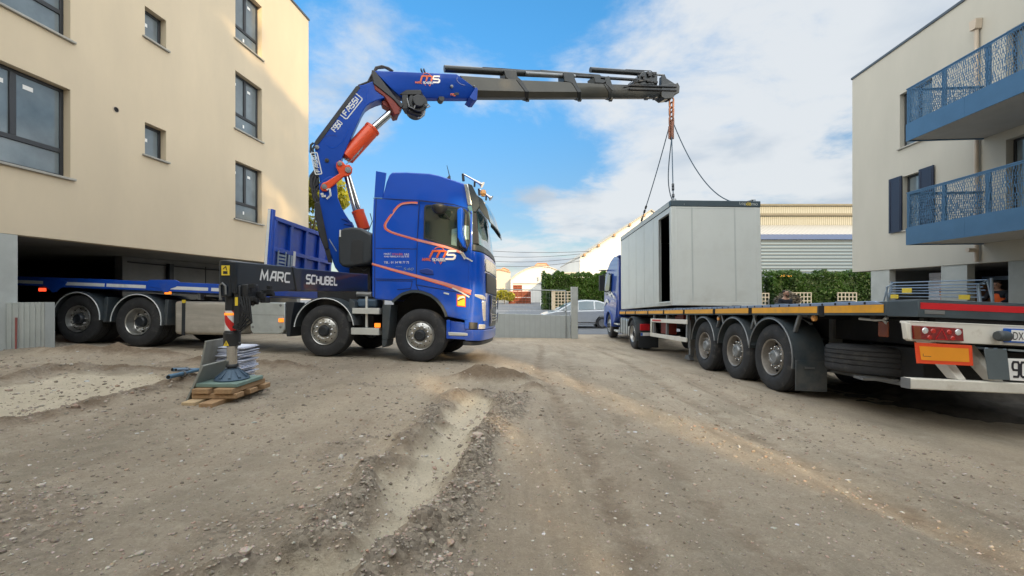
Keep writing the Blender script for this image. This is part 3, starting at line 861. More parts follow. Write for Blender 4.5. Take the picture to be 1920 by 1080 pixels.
mb = MB(ML); mb.cyl((9.51, -.02, 4.08), (9.51, .004, 4.08), .055, 20); v = mb.build('vent_hole', MT['hole_dark'], LB)
mb = MB(ML); mb.lathe([(.056, .0), (.072, .0), (.072, .010), (.056, .010)], (9.51, 0, 4.08), (0, 1, 0), 24, closed=True); mb.build('vent_rim', MT['pipe_beige'], LB)
mb = MB(ML)
mb.box2((3.6, -.45, -2.0), (7.75, -.002, Z0 - .003)); mb.build('pier', MT['concrete'], LB, bevel=.01)
mb = MB(ML)
mb.box2((12.2, -3.0, -2.6), (17.1, -2.75, Z0 + .015)); mb.box2((16.85, -2.74, -2.6), (17.1, -.3, Z0 - .003))
mb.box2((U0 + .05, -DEP + .05, -2.6), (U1 - .05, -DEP + .25, Z0 + .015)); mb.box2((U0 + .05, -DEP + .3, -2.6), (U0 + .25, -.5, Z0 + .015))
mb.box2((16.85, -DEP + .3, -2.6), (17.1, -3.05, Z0 + .015))
mb.box2((U0 + .3, -.45, -2.0), (3.55, -.2, Z0 + .015))
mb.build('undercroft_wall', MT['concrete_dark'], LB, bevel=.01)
mb = MB(ML); mb.box2((13.6, -2.72, .25), (13.75, -2.6, .95)); mb.box2((15.2, -2.745, -1.2), (15.22, -2.73, .95)); mb.tube([(12.3, -2.69, .92), (15.5, -2.69, .86), (16.8, -2.69, .88)], .02, 6); mb.build('wall_fitting', MT['plastic_black'], LB)

# ---- right block: pale facade with two balconies
MR = facade_frame(11.71, -1)
RB = empty('apartment_block', Matrix.Translation((13.2, 10, -1.6)), 'pale beige apartment block with blue perforated balconies beside the flatbed trailer', 'building')
Z0, Z1, U0, U1, DEP = .82, 8.24, -6.0, 16.46, 12.0
ops = [(13.04, 14.24, 4.81, 6.60), (13.42, 14.12, 2.07, 3.84), (9.0, 10.94, 1.62, 3.92), (9.0, 10.94, 4.42, 6.68), (3.0, 5.0, 1.62, 3.92), (3.0, 5.0, 4.42, 6.68)]
mb = MB(MR)
facade(mb, U0, U1, Z0, Z1, ops, .2)
mb.face([(U1, 0, Z0), (U1, -DEP, Z0), (U1, -DEP, Z1), (U1, 0, Z1)]); mb.face([(U0, 0, Z0), (U0, -DEP, Z0), (U0, -DEP, Z1), (U0, 0, Z1)])
mb.face([(U0, -DEP, Z0), (U1, -DEP, Z0), (U1, -DEP, Z1), (U0, -DEP, Z1)]); mb.face([(U0, 0, Z0), (U1, 0, Z0), (U1, -.25, Z0), (U0, -.25, Z0)])
mb.build('wall', MT['plaster_pale'], RB, smooth=5, merge=.0005)
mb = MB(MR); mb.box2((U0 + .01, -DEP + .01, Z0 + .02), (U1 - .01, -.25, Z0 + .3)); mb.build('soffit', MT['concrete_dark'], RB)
mb = MB(MR); mb.box2((U0, -DEP, Z1 + .002), (U1, -.25, Z1 + .02)); mb.box2((U0 - .03, -.25, Z1 - .03), (U1 + .03, .035, Z1 + .045)); mb.build('coping', MT['coping_dark'], RB)
window(RB, MR, 13.04, 14.24, 4.81, 6.60, .14, 'double')
wl = window(RB, MR, 13.42, 14.12, 2.07, 3.84, .14, 'single')
for a, b in ((14.10, 14.62), (12.93, 13.44)):
    s = MB(MR); s.box2((a, .03, 2.04), (b, .07, 3.88))
    s.box2((a + .04, .07, 2.10), (a + .09, .082, 3.82)); s.box2((b - .09, .07, 2.10), (b - .04, .082, 3.82))
    s.build('shutter', MT['shutter_blue'], RB, bevel=.005)
for zb, zt in ((1.62, 3.92), (4.42, 6.68)):
    for ua, ub in ((9.0, 10.94), (3.0, 5.0)):
        window(RB, MR, ua, ub, zb, zt, .17, 'single', sill=False)
def lattice(mb, a0, a1, z0, z1, at, seed):
    """laser-cut sheet: courses of slots with staggered bridges.  at(s, z, off) -> point"""
    r = random.Random(seed); h = .062; z = z0; k = 0
    def bar(s0, s1, q0, q1):
        P = [at(s0, q0, 0), at(s1, q0, 0), at(s1, q1, 0), at(s0, q1, 0)]
        off = Vector(at(s0, q0, .006)) - Vector(at(s0, q0, 0)); mb.prism(P, off)
    bar(a0, a1, z0, z0 + .02); bar(a0, a1, z1 - .03, z1)
    z = z0 + .02
    while z < z1 - .04:
        zt = min(z + h, z1 - .03)
        s = a0 + r.uniform(0, .06)
        while s < a1:
            ww = r.choice((.008, .010, .012, .024)); bar(s, min(s + ww, a1), z, zt); s += r.choice((.042, .052, .062))
        s = a0
        while s < a1:
            e = min(s + r.choice((.12, .18, .30)), a1)
            if r.random() < .75: bar(s, e, zt - .009, zt)
            s = e
        z = zt
def balcony(zf):
    n1 = 1.95; u0, u1 = 1.5, 11.50
    b = MB(MR); b.box2((u0, .003, zf + .03), (u1 - .03, n1 - .03, zf + .22)); sl = b.build('balcony', MT['balcony_soffit'], RB)
    f = MB(MR)
    k = u0
    while k < u1 - .01:
        e = min(k + 2.09, u1); f.box2((k + .002, n1 - .028, zf), (e - .002, n1, zf + .46)); k = e
    f.box2((u1 - .028, .02, zf), (u1, n1 - .029, zf + .46))
    f.build('fascia', MT['balcony_blue'], sl)
    f = MB(MR)
    lattice(f, u0, u1 - .03, zf + .46, zf + 1.40, lambda s, z, o: (s, n1 - .02 + o, z), int(zf * 10))
    lattice(f, .03, n1 - .03, zf + .46, zf + 1.40, lambda s, z, o: (u1 - .02 + o, s, z), int(zf * 10) + 5)
    f.build('railing_panel', MT['balcony_blue'], sl, smooth=5)
    f = MB(MR)
    for u in (u1 - .05, 10.42, 9.36, 8.3, 7.25, 6.2, 5.15, 4.1, 3.05, 2.0): f.box2((u - .045, n1 - .075, zf + .2), (u + .045, n1 - .022, zf + 1.41))
    f.box2((u0, n1 - .045, zf + 1.402), (u1 - .001, n1 - .003, zf + 1.43)); f.box2((u1 - .042, .02, zf + 1.402), (u1 - .001, n1 - .046, zf + 1.43))
    f.build('railing', MT['balcony_blue'], sl, bevel=.004)
balcony(1.31); balcony(4.13)
mb = MB(MR)
mb.tube([(11.62, .07, .85), (11.62, .07, 7.2)], .05, 12); mb.prism([(11.52, .003, 7.42), (11.72, .003, 7.42), (11.70, .003, 7.16), (11.54, .003, 7.16)], (0, .17, 0))
mb.build('drainpipe', MT['pipe_beige'], RB, bevel=.004)
mb = MB(MR); mb.cyl((11.62, .06, 1.18), (11.62, .30, 1.18), .06, 16); mb.build('spout', MT['pipe_beige'], RB)
mb = MB(MR)
for a, b in ((14.72, 15.56), (11.99, 12.79), (7.4, 10.92), (-6, -2)):
    mb = MB(MR); mb.box2((a, -.24, -2.6), (b, -.03, Z0 - .003)); mb.build('pier', MT['concrete'], RB, bevel=.01)
mb = MB(MR); mb.box2((U0 + .2, -5.5, -2.6), (16.15, -5.3, Z0 + .015)); mb.box2((16.2, -DEP + .3, -2.6), (16.4, -.95, Z0 + .015)); mb.box2((U0 + .2, -DEP + .1, -2.6), (U0 + .4, -.5, Z0 + .015))
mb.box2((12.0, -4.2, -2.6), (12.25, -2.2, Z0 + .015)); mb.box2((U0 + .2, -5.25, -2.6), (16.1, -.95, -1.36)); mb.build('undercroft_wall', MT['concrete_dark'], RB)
mb = MB(MR)
mb.box2((14.9, -3.1, -.1), (15.7, -2.9, .45)); mb.box2((12.9, -3.6, .45), (15.2, -3.4, .58)); mb.build('undercroft_duct', MT['galv'], RB)

# things stored in the undercroft
def pallet_stack(u, n, w, d, h, matr, label):
    z = -1.355
    t = empty('pallet_stack', MR @ Matrix.Translation((u, n, z)), label, 'pallet of materials')
    b = MB(MR)
    for k in range(3): b.box2((u - w / 2, n - d / 2 + k * (d - .1) / 2, z), (u + w / 2, n - d / 2 + .1 + k * (d - .1) / 2, z + .1))
    for k in range(6): b.box2((u - w / 2 + k * (w - .1) / 5, n - d / 2, z + .1), (u - w / 2 + .1 + k * (w - .1) / 5, n + d / 2, z + .125))
    b.build('pallet', MT['timber'], t)
    b = MB(MR); q = z + .13; r = random.Random(int(u * 100))
    while q < z + h:
        dh = r.uniform(.10, .22); o = r.uniform(-.03, .03)
        b.box2((u - w / 2 + .03 + o, n - d / 2 + .03, q), (u + w / 2 - .03 + o, n + d / 2 - .03, q + dh - .006)); q += dh
    b.build('load', matr, t, bevel=.01)
pallet_stack(13.6, -1.5, 1.1, .8, 1.55, MT['tile_orange'], 'tall pallet of reddish packs under the pale block')
pallet_stack(14.35, -1.6, .7, .8, 1.9, MT['sheet_white'], 'white wrapped pallet beside the first pier of the pale block')
pallet_stack(11.4, -2.2, .7, .7, 1.6, MT['plate_blue'], 'dark blue wrapped pallet behind the second concrete pier')
# site-fence stillage standing before the pale block
bt = empty('fence_stillage', MR @ Matrix.Translation((12.1, .75, -1.62)), 'galvanised stillage of leaning site fence panels before the pale block', 'fence stack')
u0, u1 = 10.75, 13.65
b = MB(MR)
for z, nn in ((.34, .62), (.24, .66), (.16, .72), (.08, .66), (0.0, .78), (-.10, .70), (-.3, .74), (-.5, .7)):
    b.tube([(u0, nn, z), (u1, nn + .04, z)], .016, 8)
b.build('rail', MT['galv'], bt)
for u, s in ((u0, -1), (u1, 1)):
    b = MB(MR)
    b.tube([(u + .10 * s, .62, .38), (u + .35 * s, .75, -1.62)], .03, 8); b.tube([(u, .62, .34), (u + .62 * s, .75, -1.62)], .026, 8); b.tube([(u, .82, .20), (u + .42 * s, 1.0, -1.62)], .026, 8)
    b.tube([(u, .60, .34), (u, .85, .2), (u, .8, -.5)], .022, 8)
    b.build('stillage_end', MT['galv'], bt)
for u in (10.95, 13.2):
    b = MB(MR); b.box2((u, .83, -.16), (u + .30, .845, -.04)); b.build('tag_plate', MT['yellow_label'], bt)
b = MB(MR); b.box2((12.75, .80, -.02), (13.1, .815, .16)); b.build('sign_panel', MT['yellow_label'], bt)
# ================================================================== beyond the gate
def leaf_cloud(name, parent, P, size, matr, seed=1, flat=.0, tints=None):
    """P (n,3) leaf positions; each is a small bent two-triangle leaf"""
    r = np.random.default_rng(seed); n = len(P)
    a = r.normal(size=(n, 3)); a /= np.linalg.norm(a, axis=1)[:, None]
    b = r.normal(size=(n, 3)); b -= a * (a * b).sum(1)[:, None]; b /= np.linalg.norm(b, axis=1)[:, None]
    s = size * r.uniform(.6, 1.4, n)[:, None]
    c = P + b * 0
    V = np.stack([c - a * s, c + b * s * .45, c + a * s, c - b * s * .45], 1).reshape(-1, 3)
    F = np.arange(n * 4).reshape(n, 4)
    t = r.uniform(0, 1, n) if tints is None else np.clip(tints + r.uniform(-.25, .25, n), 0, 1)
    return np_mesh(name, V, F, matr, parent, attrs={'tint': ('POINT', 'FLOAT', np.repeat(t, 4))})

def blob_points(n, centers, radii, seed, hollow=.55):
    r = np.random.default_rng(seed); C = np.array(centers); R = np.array(radii)
    w = R ** 2; idx = r.choice(len(C), n, p=w / w.sum())
    d = r.normal(size=(n, 3)); d /= np.linalg.norm(d, axis=1)[:, None]
    rad = (hollow + (1 - hollow) * r.uniform(0, 1, n)) * R[idx]
    return C[idx] + d * rad[:, None] * np.array([1, 1, .85]), r.uniform(0, 1, len(C))[idx]

def tree(x, y, zb, h, cr, label, matr, n=9000, leaf=.16, seed=1, trunk_h=.4, nblob=26, group=None, hollow=.5, squash=.75):
    t = empty('tree', Matrix.Translation((x, y, zb)), label, 'tree', group)
    r = random.Random(seed)
    tb = MB(); base = Vector((x, y, zb)); top = Vector((x + r.uniform(-.4, .4), y, zb + h * .72))
    tb.tube([base, base.lerp(top, .3) + Vector((.1, 0, 0)), base.lerp(top, .65), top], [h * .028, h * .021, h * .014, h * .005], 10)
    cs, rs = [], []
    for k in range(nblob):
        a = r.uniform(0, 2 * PI); q = r.uniform(0, 1) ** .6; zz = r.uniform(trunk_h, .95)
        wid = cr * (1 - abs((zz - .62) / .45) ** 2 * .55)
        p = Vector((x + math.cos(a) * q * wid, y + math.sin(a) * q * wid, zb + h * zz)); cs.append(p); rs.append(cr * r.uniform(.20, .42) * squash)
        if k % 2 == 0:
            st = base.lerp(top, r.uniform(.35, .8)); tb.tube([st, st.lerp(p, .5) + Vector((0, 0, .2)), p], [h * .009, h * .006, h * .002], 6)
    tb.build('trunk', MT['bark'], t)
    P, ct = blob_points(n, cs, rs, seed, hollow)
    leaf_cloud('crown', t, P, leaf, matr, seed, tints=ct)
    return t

tree(-12.3, 26.5, -1.95, 8.9, 2.7, 'yellow green tree behind the corner of the warm block', MT['leaf_yellow'], 5200, .17, 3)

def hedge(x0, x1, y, dep, zb, zt, label, seed, n, leaf):
    h = empty('hedge', Matrix.Translation(((x0 + x1) / 2, y, zb)), label, 'hedge')
    b = MB(); b.box2((x0 + .25, y + .25, zb), (x1 - .25, y + dep - .25, zt - .3)); b.build('core', MT['leaf_core'], h)
    r = np.random.default_rng(seed)
    X = r.uniform(x0, x1, n); q = r.uniform(0, 1, n)
    bumpx = 0.55 * (vnoise(X * 1.1, X * 0, seed) - .5) + .45 * (vnoise(X * 3.2, X * 0 + 5, seed) - .5) + .3 * np.clip(vnoise(X * 8, X * 0 + 9, seed) - .6, 0, 1)
    top = zt + bumpx
    Z = zb + (top - zb) * r.uniform(0, 1, n) ** .8
    side = .28 * (vnoise(X * .9, Z * .9, seed + 3) - .5) * 2 + .12 * (vnoise(X * 3, Z * 3, seed + 4) - .5) * 2
    Y = y + side + r.uniform(-.1, .25, n)
    m = q < .22; Y[m] = y + r.uniform(0, dep, m.sum()); Z[m] = top[m] + r.uniform(-.15, .18, m.sum())
    m2 = (q > .94); X[m2] = x0 + r.uniform(-.15, .2, m2.sum()); Y[m2] = y + r.uniform(0, dep, m2.sum())
    tn = np.clip(.25 + .5 * vnoise(X * .8, Z * .8, seed + 9) + .25 * (Z - zb) / (zt - zb) - .1, 0, 1)
    leaf_cloud('foliage', h, np.stack([X, Y, Z], 1), leaf, MT['leaf_hedge'], seed, tints=tn)
mk('leaf_core', (.012, .03, .008), .9)
hedge(3.7, 13.0, 50, 2.0, -1.95, 2.15, 'clipped green hedge behind the silver car', 5, 15000, .13)
hedge(23.6, 25.0, 42.4, 1.6, -1.95, 1.55, 'short green hedge piece against the edge of the white site cabin', 6, 3500, .12)
hedge(25.6, 36.5, 42, 1.8, -1.95, 1.95, 'dark green hedge between the site cabin and the pale block', 7, 15000, .12)
def lattice_fence(x0, x1, y, z0, z1, label, cell=.36):
    t = empty('lattice_panel', Matrix.Translation(((x0 + x1) / 2, y, z0)), label, 'lattice panel')
    b = MB(); n = max(1, round((x1 - x0) / cell)); m = max(1, round((z1 - z0) / cell))
    for i in range(n + 1): q = x0 + (x1 - x0) * i / n; b.box2((q - .045, y - .05, z0), (q + .045, y + .03, z1))
    for i in range(m + 1): q = z0 + (z1 - z0) * i / m; b.box2((x0 - .045, y - .04, q - .045), (x1 + .045, y + .02, q + .045))
    b.build('grid', MT['lattice_white'], t)
lattice_fence(4.95, 6.8, 49.2, -1.9, .18, 'white lattice panel in front of the hedge by the silver car')
lattice_fence(23.9, 24.9, 41.4, -1.5, 0.0, 'small pale lattice panel left of the man')
lattice_fence(26.9, 29.0, 41.4, -1.5, .05, 'pale lattice panel right of the man')
lattice_fence(31.6, 33.4, 41.4, -1.5, 0.05, 'dim lattice panel half hidden in the dark hedge')
b = MB(); b.box2((4.55, 49.0, -1.95), (4.9, 49.35, .22)); b.box2((4.5, 48.95, .22), (4.95, 49.4, .28))
tag(b.build('gate_pillar', MT['lattice_white'], bevel=.02), 'short white pillar at the end of the hedge', 'pillar')
# dry shrub behind the man
P, ct = blob_points(2600, [(26.2, 40.6, -.35), (25.5, 40.5, -.7), (26.9, 40.6, -.6)], [.75, .6, .6], 15, .3)
sh = empty('dry_shrub', Matrix.Translation((26.2, 40.6, -1.95)), 'grey brown dry shrub rising behind the man', 'shrub')
leaf_cloud('foliage', sh, P, .10, MT['leaf_dry'], 15); b = MB(); b.tube([(26.2, 40.6, -1.95), (26.2, 40.6, -.4)], .05, 6); b.build('stem', MT['bark'], sh)
P, ct = blob_points(2200, [(-1.6, 78, -.2), (-.4, 78, -.6), (-2.6, 78, -.5)], [1.3, 1.0, 1.0], 16, .3)
sh = empty('shrub', Matrix.Translation((-1.4, 78, -1.95)), 'yellowish shrub before the white sheds, beside the truck nose', 'shrub')
leaf_cloud('foliage', sh, P, .2, MT['leaf_yellow'], 16); b = MB(); b.tube([(-1.4, 78, -1.95), (-1.4, 78, -.4)], .07, 6); b.build('stem', MT['bark'], sh)

# sheds
def shed(name, x0, x1, y, dep, zb, prof, matw, matr, label, cat='shed', trim=None):
    """gabled or arched shed: prof = [(frac, z)...] roof line along x"""
    t = empty(name, Matrix.Translation(((x0 + x1) / 2, y, zb)), label, cat)
    P = [(x0, y, zb), (x1, y, zb)] + [(x0 + (x1 - x0) * f, y, z) for f, z in reversed(prof)]
    b = MB(); b.prism(P, (0, dep, 0)); b.build('wall', matw, t)
    rf = MB(); top = [Vector((x0 + (x1 - x0) * f, y - .25, z + .03)) for f, z in prof]
    rf.loft([[p, p + Vector((0, dep + .5, 0)), p + Vector((0, dep + .5, .18)), p + Vector((0, 0, .18))] for p in top]); rf.build('roof', matr, t)
    return t
arch = [(0, 2.9)] + [(f, 2.9 + 2.9 * math.sin(math.pi * f) ** .8) for f in (.08, .16, .25, .35, .5, .65, .75, .84, .92)] + [(1, 2.9)]
s1 = shed('arched_shed', -.3, 12.6, 92, 25, -1.95, arch, MT['shed_white'], MT['shed_cream'], 'low white shed with an arched roof behind the orange crates')
b = MB(); b.box2((.2, 91.85, 2.05), (11.9, 91.98, 2.2)); b.build('string_course', MT['steel_grey'], s1)
b = MB(); b.cyl((5.6, 91.7, 2.6), (5.6, 91.7, 3.4), .09, 8); b.cyl((5.6, 91.75, 3.4), (5.6, 91.2, 3.5), .09, 8); b.build('wall_lamp', MT['steel_grey'], s1)
shed('small_shed', -6.5, -.35, 95, 8, -1.95, [(0, 4.7), (.6, 5.2), (1, 4.6)], MT['shed_cream'], MT['tile_orange'], 'small cream shed left of the arched shed')
s = shed('tiled_house', 6.8, 11.2, 128, 8, -1.95, [(0, 8.2), (.18, 8.9), (.8, 8.9), (1, 7.9)], MT['wall_orange'], MT['tile_orange'], 'orange walled house peeping over the arched roof', 'house')
s = shed('tiled_house', -3.8, -.8, 120, 8, -1.95, [(0, 6.3), (.5, 7.1), (1, 6.4)], MT['wall_orange'], MT['tile_orange'], 'small orange roofed house behind the cream shed', 'house')
b = MB(); b.box2((-3.6, 88, -1.95), (-1.2, 88.6, 0.1)); tag(b.build('garden_wall', MT['shed_cream'], bevel=.03), 'cream garden wall beside the orange crates', 'wall')
gb = shed('gabled_hall', 9.7, 30, 61, 25, -1.95, [(0, 5.1), (.5, 11.8), (1, 5.1)], MT['shed_white'], MT['sill_stone'], 'tall white gabled hall behind the blue tractor', 'hall')
b = MB()
for f in (.03, .13, .24, .35, .45): b.box2((9.7 + 20.3 * f - .15, 60.6, 5.1 + 13.4 * f - .2), (9.7 + 20.3 * f + .15, 60.9, 5.1 + 13.4 * f + .16))
b.build('purlin_end', MT['timber'], gb)
shed('low_annexe', 6.9, 9.65, 62, 12, -1.95, [(0, 2.85), (1, 2.85)], MT['shed_white'], MT['shed_cream'], 'low white annexe beside the gabled hall', 'annexe')
# corrugated warehouse: slatted front with shade put into its colour, blue gutter, stepped roof lights
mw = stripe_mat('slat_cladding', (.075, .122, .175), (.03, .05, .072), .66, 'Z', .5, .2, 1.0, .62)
mr_ = stripe_mat('ribbed_roof', (.40, .40, .38), (.22, .22, .21), .52, 'X', .5, .2, .6, .55)
mc_ = stripe_mat('ribbed_fascia', (.27, .275, .24), (.15, .15, .125), 1.0, 'X', .6, 0, .6, .5)
mk('gutter_blue', (.003, .048, .17), .5)
mk('edge_tan', (.14, .13, .10), .8)
wh = empty('warehouse', Matrix.Translation((45, 60, -1.95)), 'long corrugated warehouse with a blue gutter behind the site cabin', 'warehouse')
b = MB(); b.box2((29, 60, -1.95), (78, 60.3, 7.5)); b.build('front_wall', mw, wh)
b = MB(); b.box2((28.8, 59.6, 7.55), (78.2, 60.1, 8.25)); b.build('gutter', MT['gutter_blue'], wh)
b = MB(); b.prism([(29, 60.0, 8.27), (29, 66.5, 10.7), (29, 66.5, 10.5), (29, 60.0, 8.1)], (49, 0, 0)); b.build('roof', mr_, wh)
b = MB(); b.box2((29, 66.2, 10.6), (78, 66.6, 12.0)); b.box2((29, 72.4, 13.4), (78, 72.8, 14.8)); b.build('roof_light', mc_, wh)
b = MB(); b.box2((28.8, 65.8, 12.0), (78.2, 66.7, 12.35)); b.box2((28.8, 72.0, 14.8), (78.2, 72.9, 15.1)); b.build('roof_edge', MT['edge_tan'], wh)
b = MB(); b.prism([(29, 66.6, 12.2), (29, 72.4, 13.5), (29, 72.4, 13.3), (29, 66.6, 12.0)], (49, 0, 0)); b.build('roof', mr_, wh)
b = MB(); b.box2((29, 60.35, -1.95), (29.3, 80, 10)); b.box2((77.7, 60.35, -1.95), (78, 80, 10)); b.box2((29.3, 79.7, -1.95), (77.7, 80, 14)); b.build('side_wall', MT['shed_cream'], wh)
b = MB(); b.box2((33.4, 59.7, 1.85), (34.6, 59.98, 2.0)); b.build('wall_lamp', MT['steel_grey'], wh)
# orange lifting mast showing over the hedge
om = empty('loader_mast', Matrix.Translation((33, 52, -1.95)), 'orange lifting mast above the hedge behind the man', 'loader mast')
b = MB(); b.box2((33.0, 52, -1.95), (33.2, 52.2, 2.4)); b.box2((34.4, 52, -1.95), (34.6, 52.2, 2.4)); b.build('upright', MT['yellow_mark'], om)
b = MB(); b.box2((32.8, 51.95, 1.9), (35.2, 52.25, 2.2)); b.box2((33.3, 51.95, 2.35), (34.3, 52.25, 2.6)); b.box2((33.0, 51.95, .7), (34.6, 52.2, .85)); b.build('crossbeam', MT['yellow_mark'], om)

# orange crates stacked on the far yard
def stillage():
    t = empty('crate', Matrix.Translation((0, 0, 0)), 'x', 'crate', 'orange crates stacked on the far yard')
    b = MB(); w, d, h = 1.7, 1.3, 1.15
    for x in (-w / 2, w / 2):
        for y in (-d / 2, d / 2): b.box2((x - .09, y - .09, 0), (x + .09, y + .09, h))
    for z in (.15, h * .55, h - .1):
        b.box2((-w / 2 + .09, -d / 2 - .06, z - .09), (w / 2 - .09, -d / 2 + .06, z + .09)); b.box2((-w / 2 + .09, d / 2 - .06, z - .09), (w / 2 - .09, d / 2 + .06, z + .09))
        for x in (-w / 2, w / 2): b.box2((x - .05, -d / 2 + .09, z - .09), (x + .05, d / 2 - .09, z + .09))
    b.box2((-w / 2 + .1, -d / 2 + .1, .08), (w / 2 - .1, d / 2 - .1, .14))
    b.build('crate_frame', MT['crate_orange'], t); b = MB(); b.box2((-w / 2 + .12, -d / 2 + .12, .145), (w / 2 - .12, d / 2 - .12, h - .16)); b.build('load', MT['crate_load'], t); return t
p = stillage(); first = True
lab = {(0, 0): 'orange crate at the low left end of the far stack', (1, 0): 'bottom orange crate, second from the left', (2, 0): 'bottom orange crate, middle of the row', (3, 0): 'bottom orange crate, fourth in the row', (4, 0): 'bottom orange crate at the right end of the row',
       (0, 1): 'second layer orange crate at the left end', (1, 1): 'second layer orange crate, second from the left', (2, 1): 'second layer orange crate in the middle', (3, 1): 'second layer orange crate, fourth in the row', (4, 1): 'second layer orange crate at the right end',
       (1, 2): 'top orange crate on the left of the stack', (2, 2): 'top orange crate on the right of the stack', (7, 0): 'lone bottom orange crate beside the hedge', (7, 1): 'lone upper orange crate beside the hedge'}
for (i, k), L in lab.items():
    o = p if first else copy_tree(p); first = False
    o.location = (-1.0 + i * 1.0 * (.85 if i < 7 else .93), 84 + .7 * (i % 2), -1.945 + k * 1.19) if False else (-.2 + i * .82, 80 + .15 * ((i + k) % 2), -1.945 + k * 1.17)
    if i == 7: o.location.x = 7.6
    o.scale = (.47, .6, 1); o['label'] = L
# overhead cables between two poles
def pole(x, y, h, label):
    t = empty('utility_pole', Matrix.Translation((x, y, -1.95)), label, 'pole')
    b = MB(); b.cyl((x, y, -1.95), (x, y, h), .16, 12, .11); b.build('shaft', MT['bark'], t)
    b = MB(); b.box2((x - .9, y - .06, h - .6), (x + .9, y + .06, h - .45)); b.build('crossarm', MT['bark'], t)
pole(-13.5, 58, 6.8, 'wooden cable pole behind the truck cab')
for k, (za, zb_, lab_) in enumerate(((6.9, 5.9, 'topmost overhead cable'), (6.2, 5.6, 'second overhead cable from the top'), (5.75, 5.05, 'third overhead cable from the top'), (5.2, 4.6, 'lowest overhead cable'))):
    b = MB(); A = Vector((-13.5 + .3 * k, 58, za)); Bq = Vector((9.7 + (1.6 if k == 0 else .0), 60.6, zb_ if k else 6.0))
    b.tube([A.lerp(Bq, i / 16) - Vector((0, 0, 1.1 * 4 * (i / 16) * (1 - i / 16) * (.6 + .15 * k))) for i in range(17)], .03, 5)
    tag(b.build('overhead_cable', MT['cable']), lab_ + ' running to the white gabled hall', 'cable', 'overhead cables')

# gate: concrete post, panel wall and wire fence
b = MB(); b.box2((2.58, 18.5, -2.1), (2.86, 18.78, .28)); tag(b.build('gate_post', MT['concrete'], bevel=.012), 'square concrete gate post in front of the silver car', 'gate post')
pw = stripe_mat('panel_concrete', (.37, .40, .40), (.345, .375, .375), 1.4, 'X', .9, 0, .18, .8)
b = MB()
b.prism([(-8.5, 19.3, -2.1), (2.55, 18.62, -2.1), (2.55, 18.62, -.98), (1.0, 18.72, -.93), (-8.5, 19.3, -.70)], (0.01, .14, 0))
tag(b.build('panel_wall', pw, bevel=.008), 'low grey concrete panel wall below the wire fence', 'wall')
wf = empty('wire_fence', Matrix.Translation((-2, 18.9, -.8)), 'light wire mesh fence standing on the concrete panel wall', 'fence')
b = MB(); b.tube([(-8.5, 19.38, .32), (2.36, 18.72, .12)], .022, 8); b.tube([(2.36, 18.72, .12), (2.36, 18.55, -2.0)], .024, 8)
for x in (-7, -4.4, -1.9): b.tube([(x, 19.38 - .061 * (x + 8.5) , .32), (x, 19.38 - .061 * (x + 8.5), -.85)], .02, 8)
b.build('rail', MT['fence_wire'], wf)
b = MB()
for i in range(72):
    x = -8.4 + i * .15; y = 19.38 - .0608 * (x + 8.5); zt = .32 - .0184 * (x + 8.5); b.box2((x - .0022, y - .0022, -.98), (x + .0022, y + .0022, zt))
for z in (-.7, -.45, -.2, .02): b.tube([(-8.4, 19.37, z), (2.36, 18.72, z)], .0025, 4)
b.build('mesh', MT['fence_wire'], wf)

# silver hatchback
def wheel_pts(c, ax, R, w): return None
car = empty('parked_car', Matrix.Translation((3.7, 24, -1.944)), 'silver hatchback parked in the street behind the gate post', 'car')
def car_prof(side):
    return [(1.62, .38), (1.60, .62), (1.72, .78), (2.45, .93), (3.05, 1.28), (3.45, 1.50), (4.1, 1.585), (4.8, 1.55), (5.35, 1.40), (5.62, 1.05), (5.72, .80), (5.72, .42), (5.55, .30)]
zc = -1.944; y0, y1 = 23.6, 25.3
low = [(1.62, .30), (1.60, .55), (1.68, .76), (2.0, .86), (2.6, .98), (5.60, 1.02), (5.74, .80), (5.74, .42), (5.58, .28), (5.22, .24)]
archR = [(5.22 + 0 - .0, .24)]
def arc(cx, r, a0, a1, n): return [(cx + r * math.cos(a0 + (a1 - a0) * i / n), .31 + r * math.sin(a0 + (a1 - a0) * i / n)) for i in range(n + 1)]
body2 = [(1.62, .28), (1.60, .55), (1.68, .76), (2.0, .86), (2.55, .97), (5.60, 1.02), (5.74, .80), (5.74, .42), (5.62, .26)] + arc(5.0, .37, -.1, PI + .1, 10) + [(4.55, .2), (2.85, .2)] + arc(2.4, .37, -.1, PI + .1, 10)
b = MB(); b.prism([(x, y0, zc + z) for x, z in body2], (0, y1 - y0, 0)); body = b.build('body', MT['silver_car'], car, bevel=.05, seg=3)
gh = [(2.45, .95), (3.15, 1.33), (3.55, 1.50), (4.1, 1.575), (4.75, 1.55), (5.3, 1.40), (5.62, 1.0)]
b = MB(); b.loft([[(x, y0 + .03 + .24 * (z - .95) / .6, zc + z) for x, z in gh], [(x, y1 - .03 - .24 * (z - .95) / .6, zc + z) for x, z in gh]]); cab = b.build('cabin', MT['silver_car'], car, bevel=.06, seg=3)
def cs(x, z): return (x, y0 + .02 + .24 * (z - .95) / .6 - .006, zc + z)
for P in ([(2.72, 1.02), (3.25, 1.33), (3.5, 1.44), (3.62, 1.46), (3.62, 1.04)], [(3.70, 1.04), (3.70, 1.47), (4.15, 1.50), (4.55, 1.49), (4.55, 1.05)], [(4.63, 1.05), (4.63, 1.48), (4.85, 1.46), (5.2, 1.35), (5.42, 1.08)]):
    b = MB(); b.prism([cs(*q) for q in P], (0, .02, 0)); b.build('side_window', MT['car_glass'], car)
b = MB(); b.prism([(2.55, y0 + .2, zc + 1.01), (3.12, y0 + .3, zc + 1.335), (3.12, y1 - .3, zc + 1.335), (2.55, y1 - .2, zc + 1.01)], (-.02, 0, .03)); b.build('windscreen', MT['car_glass'], car)
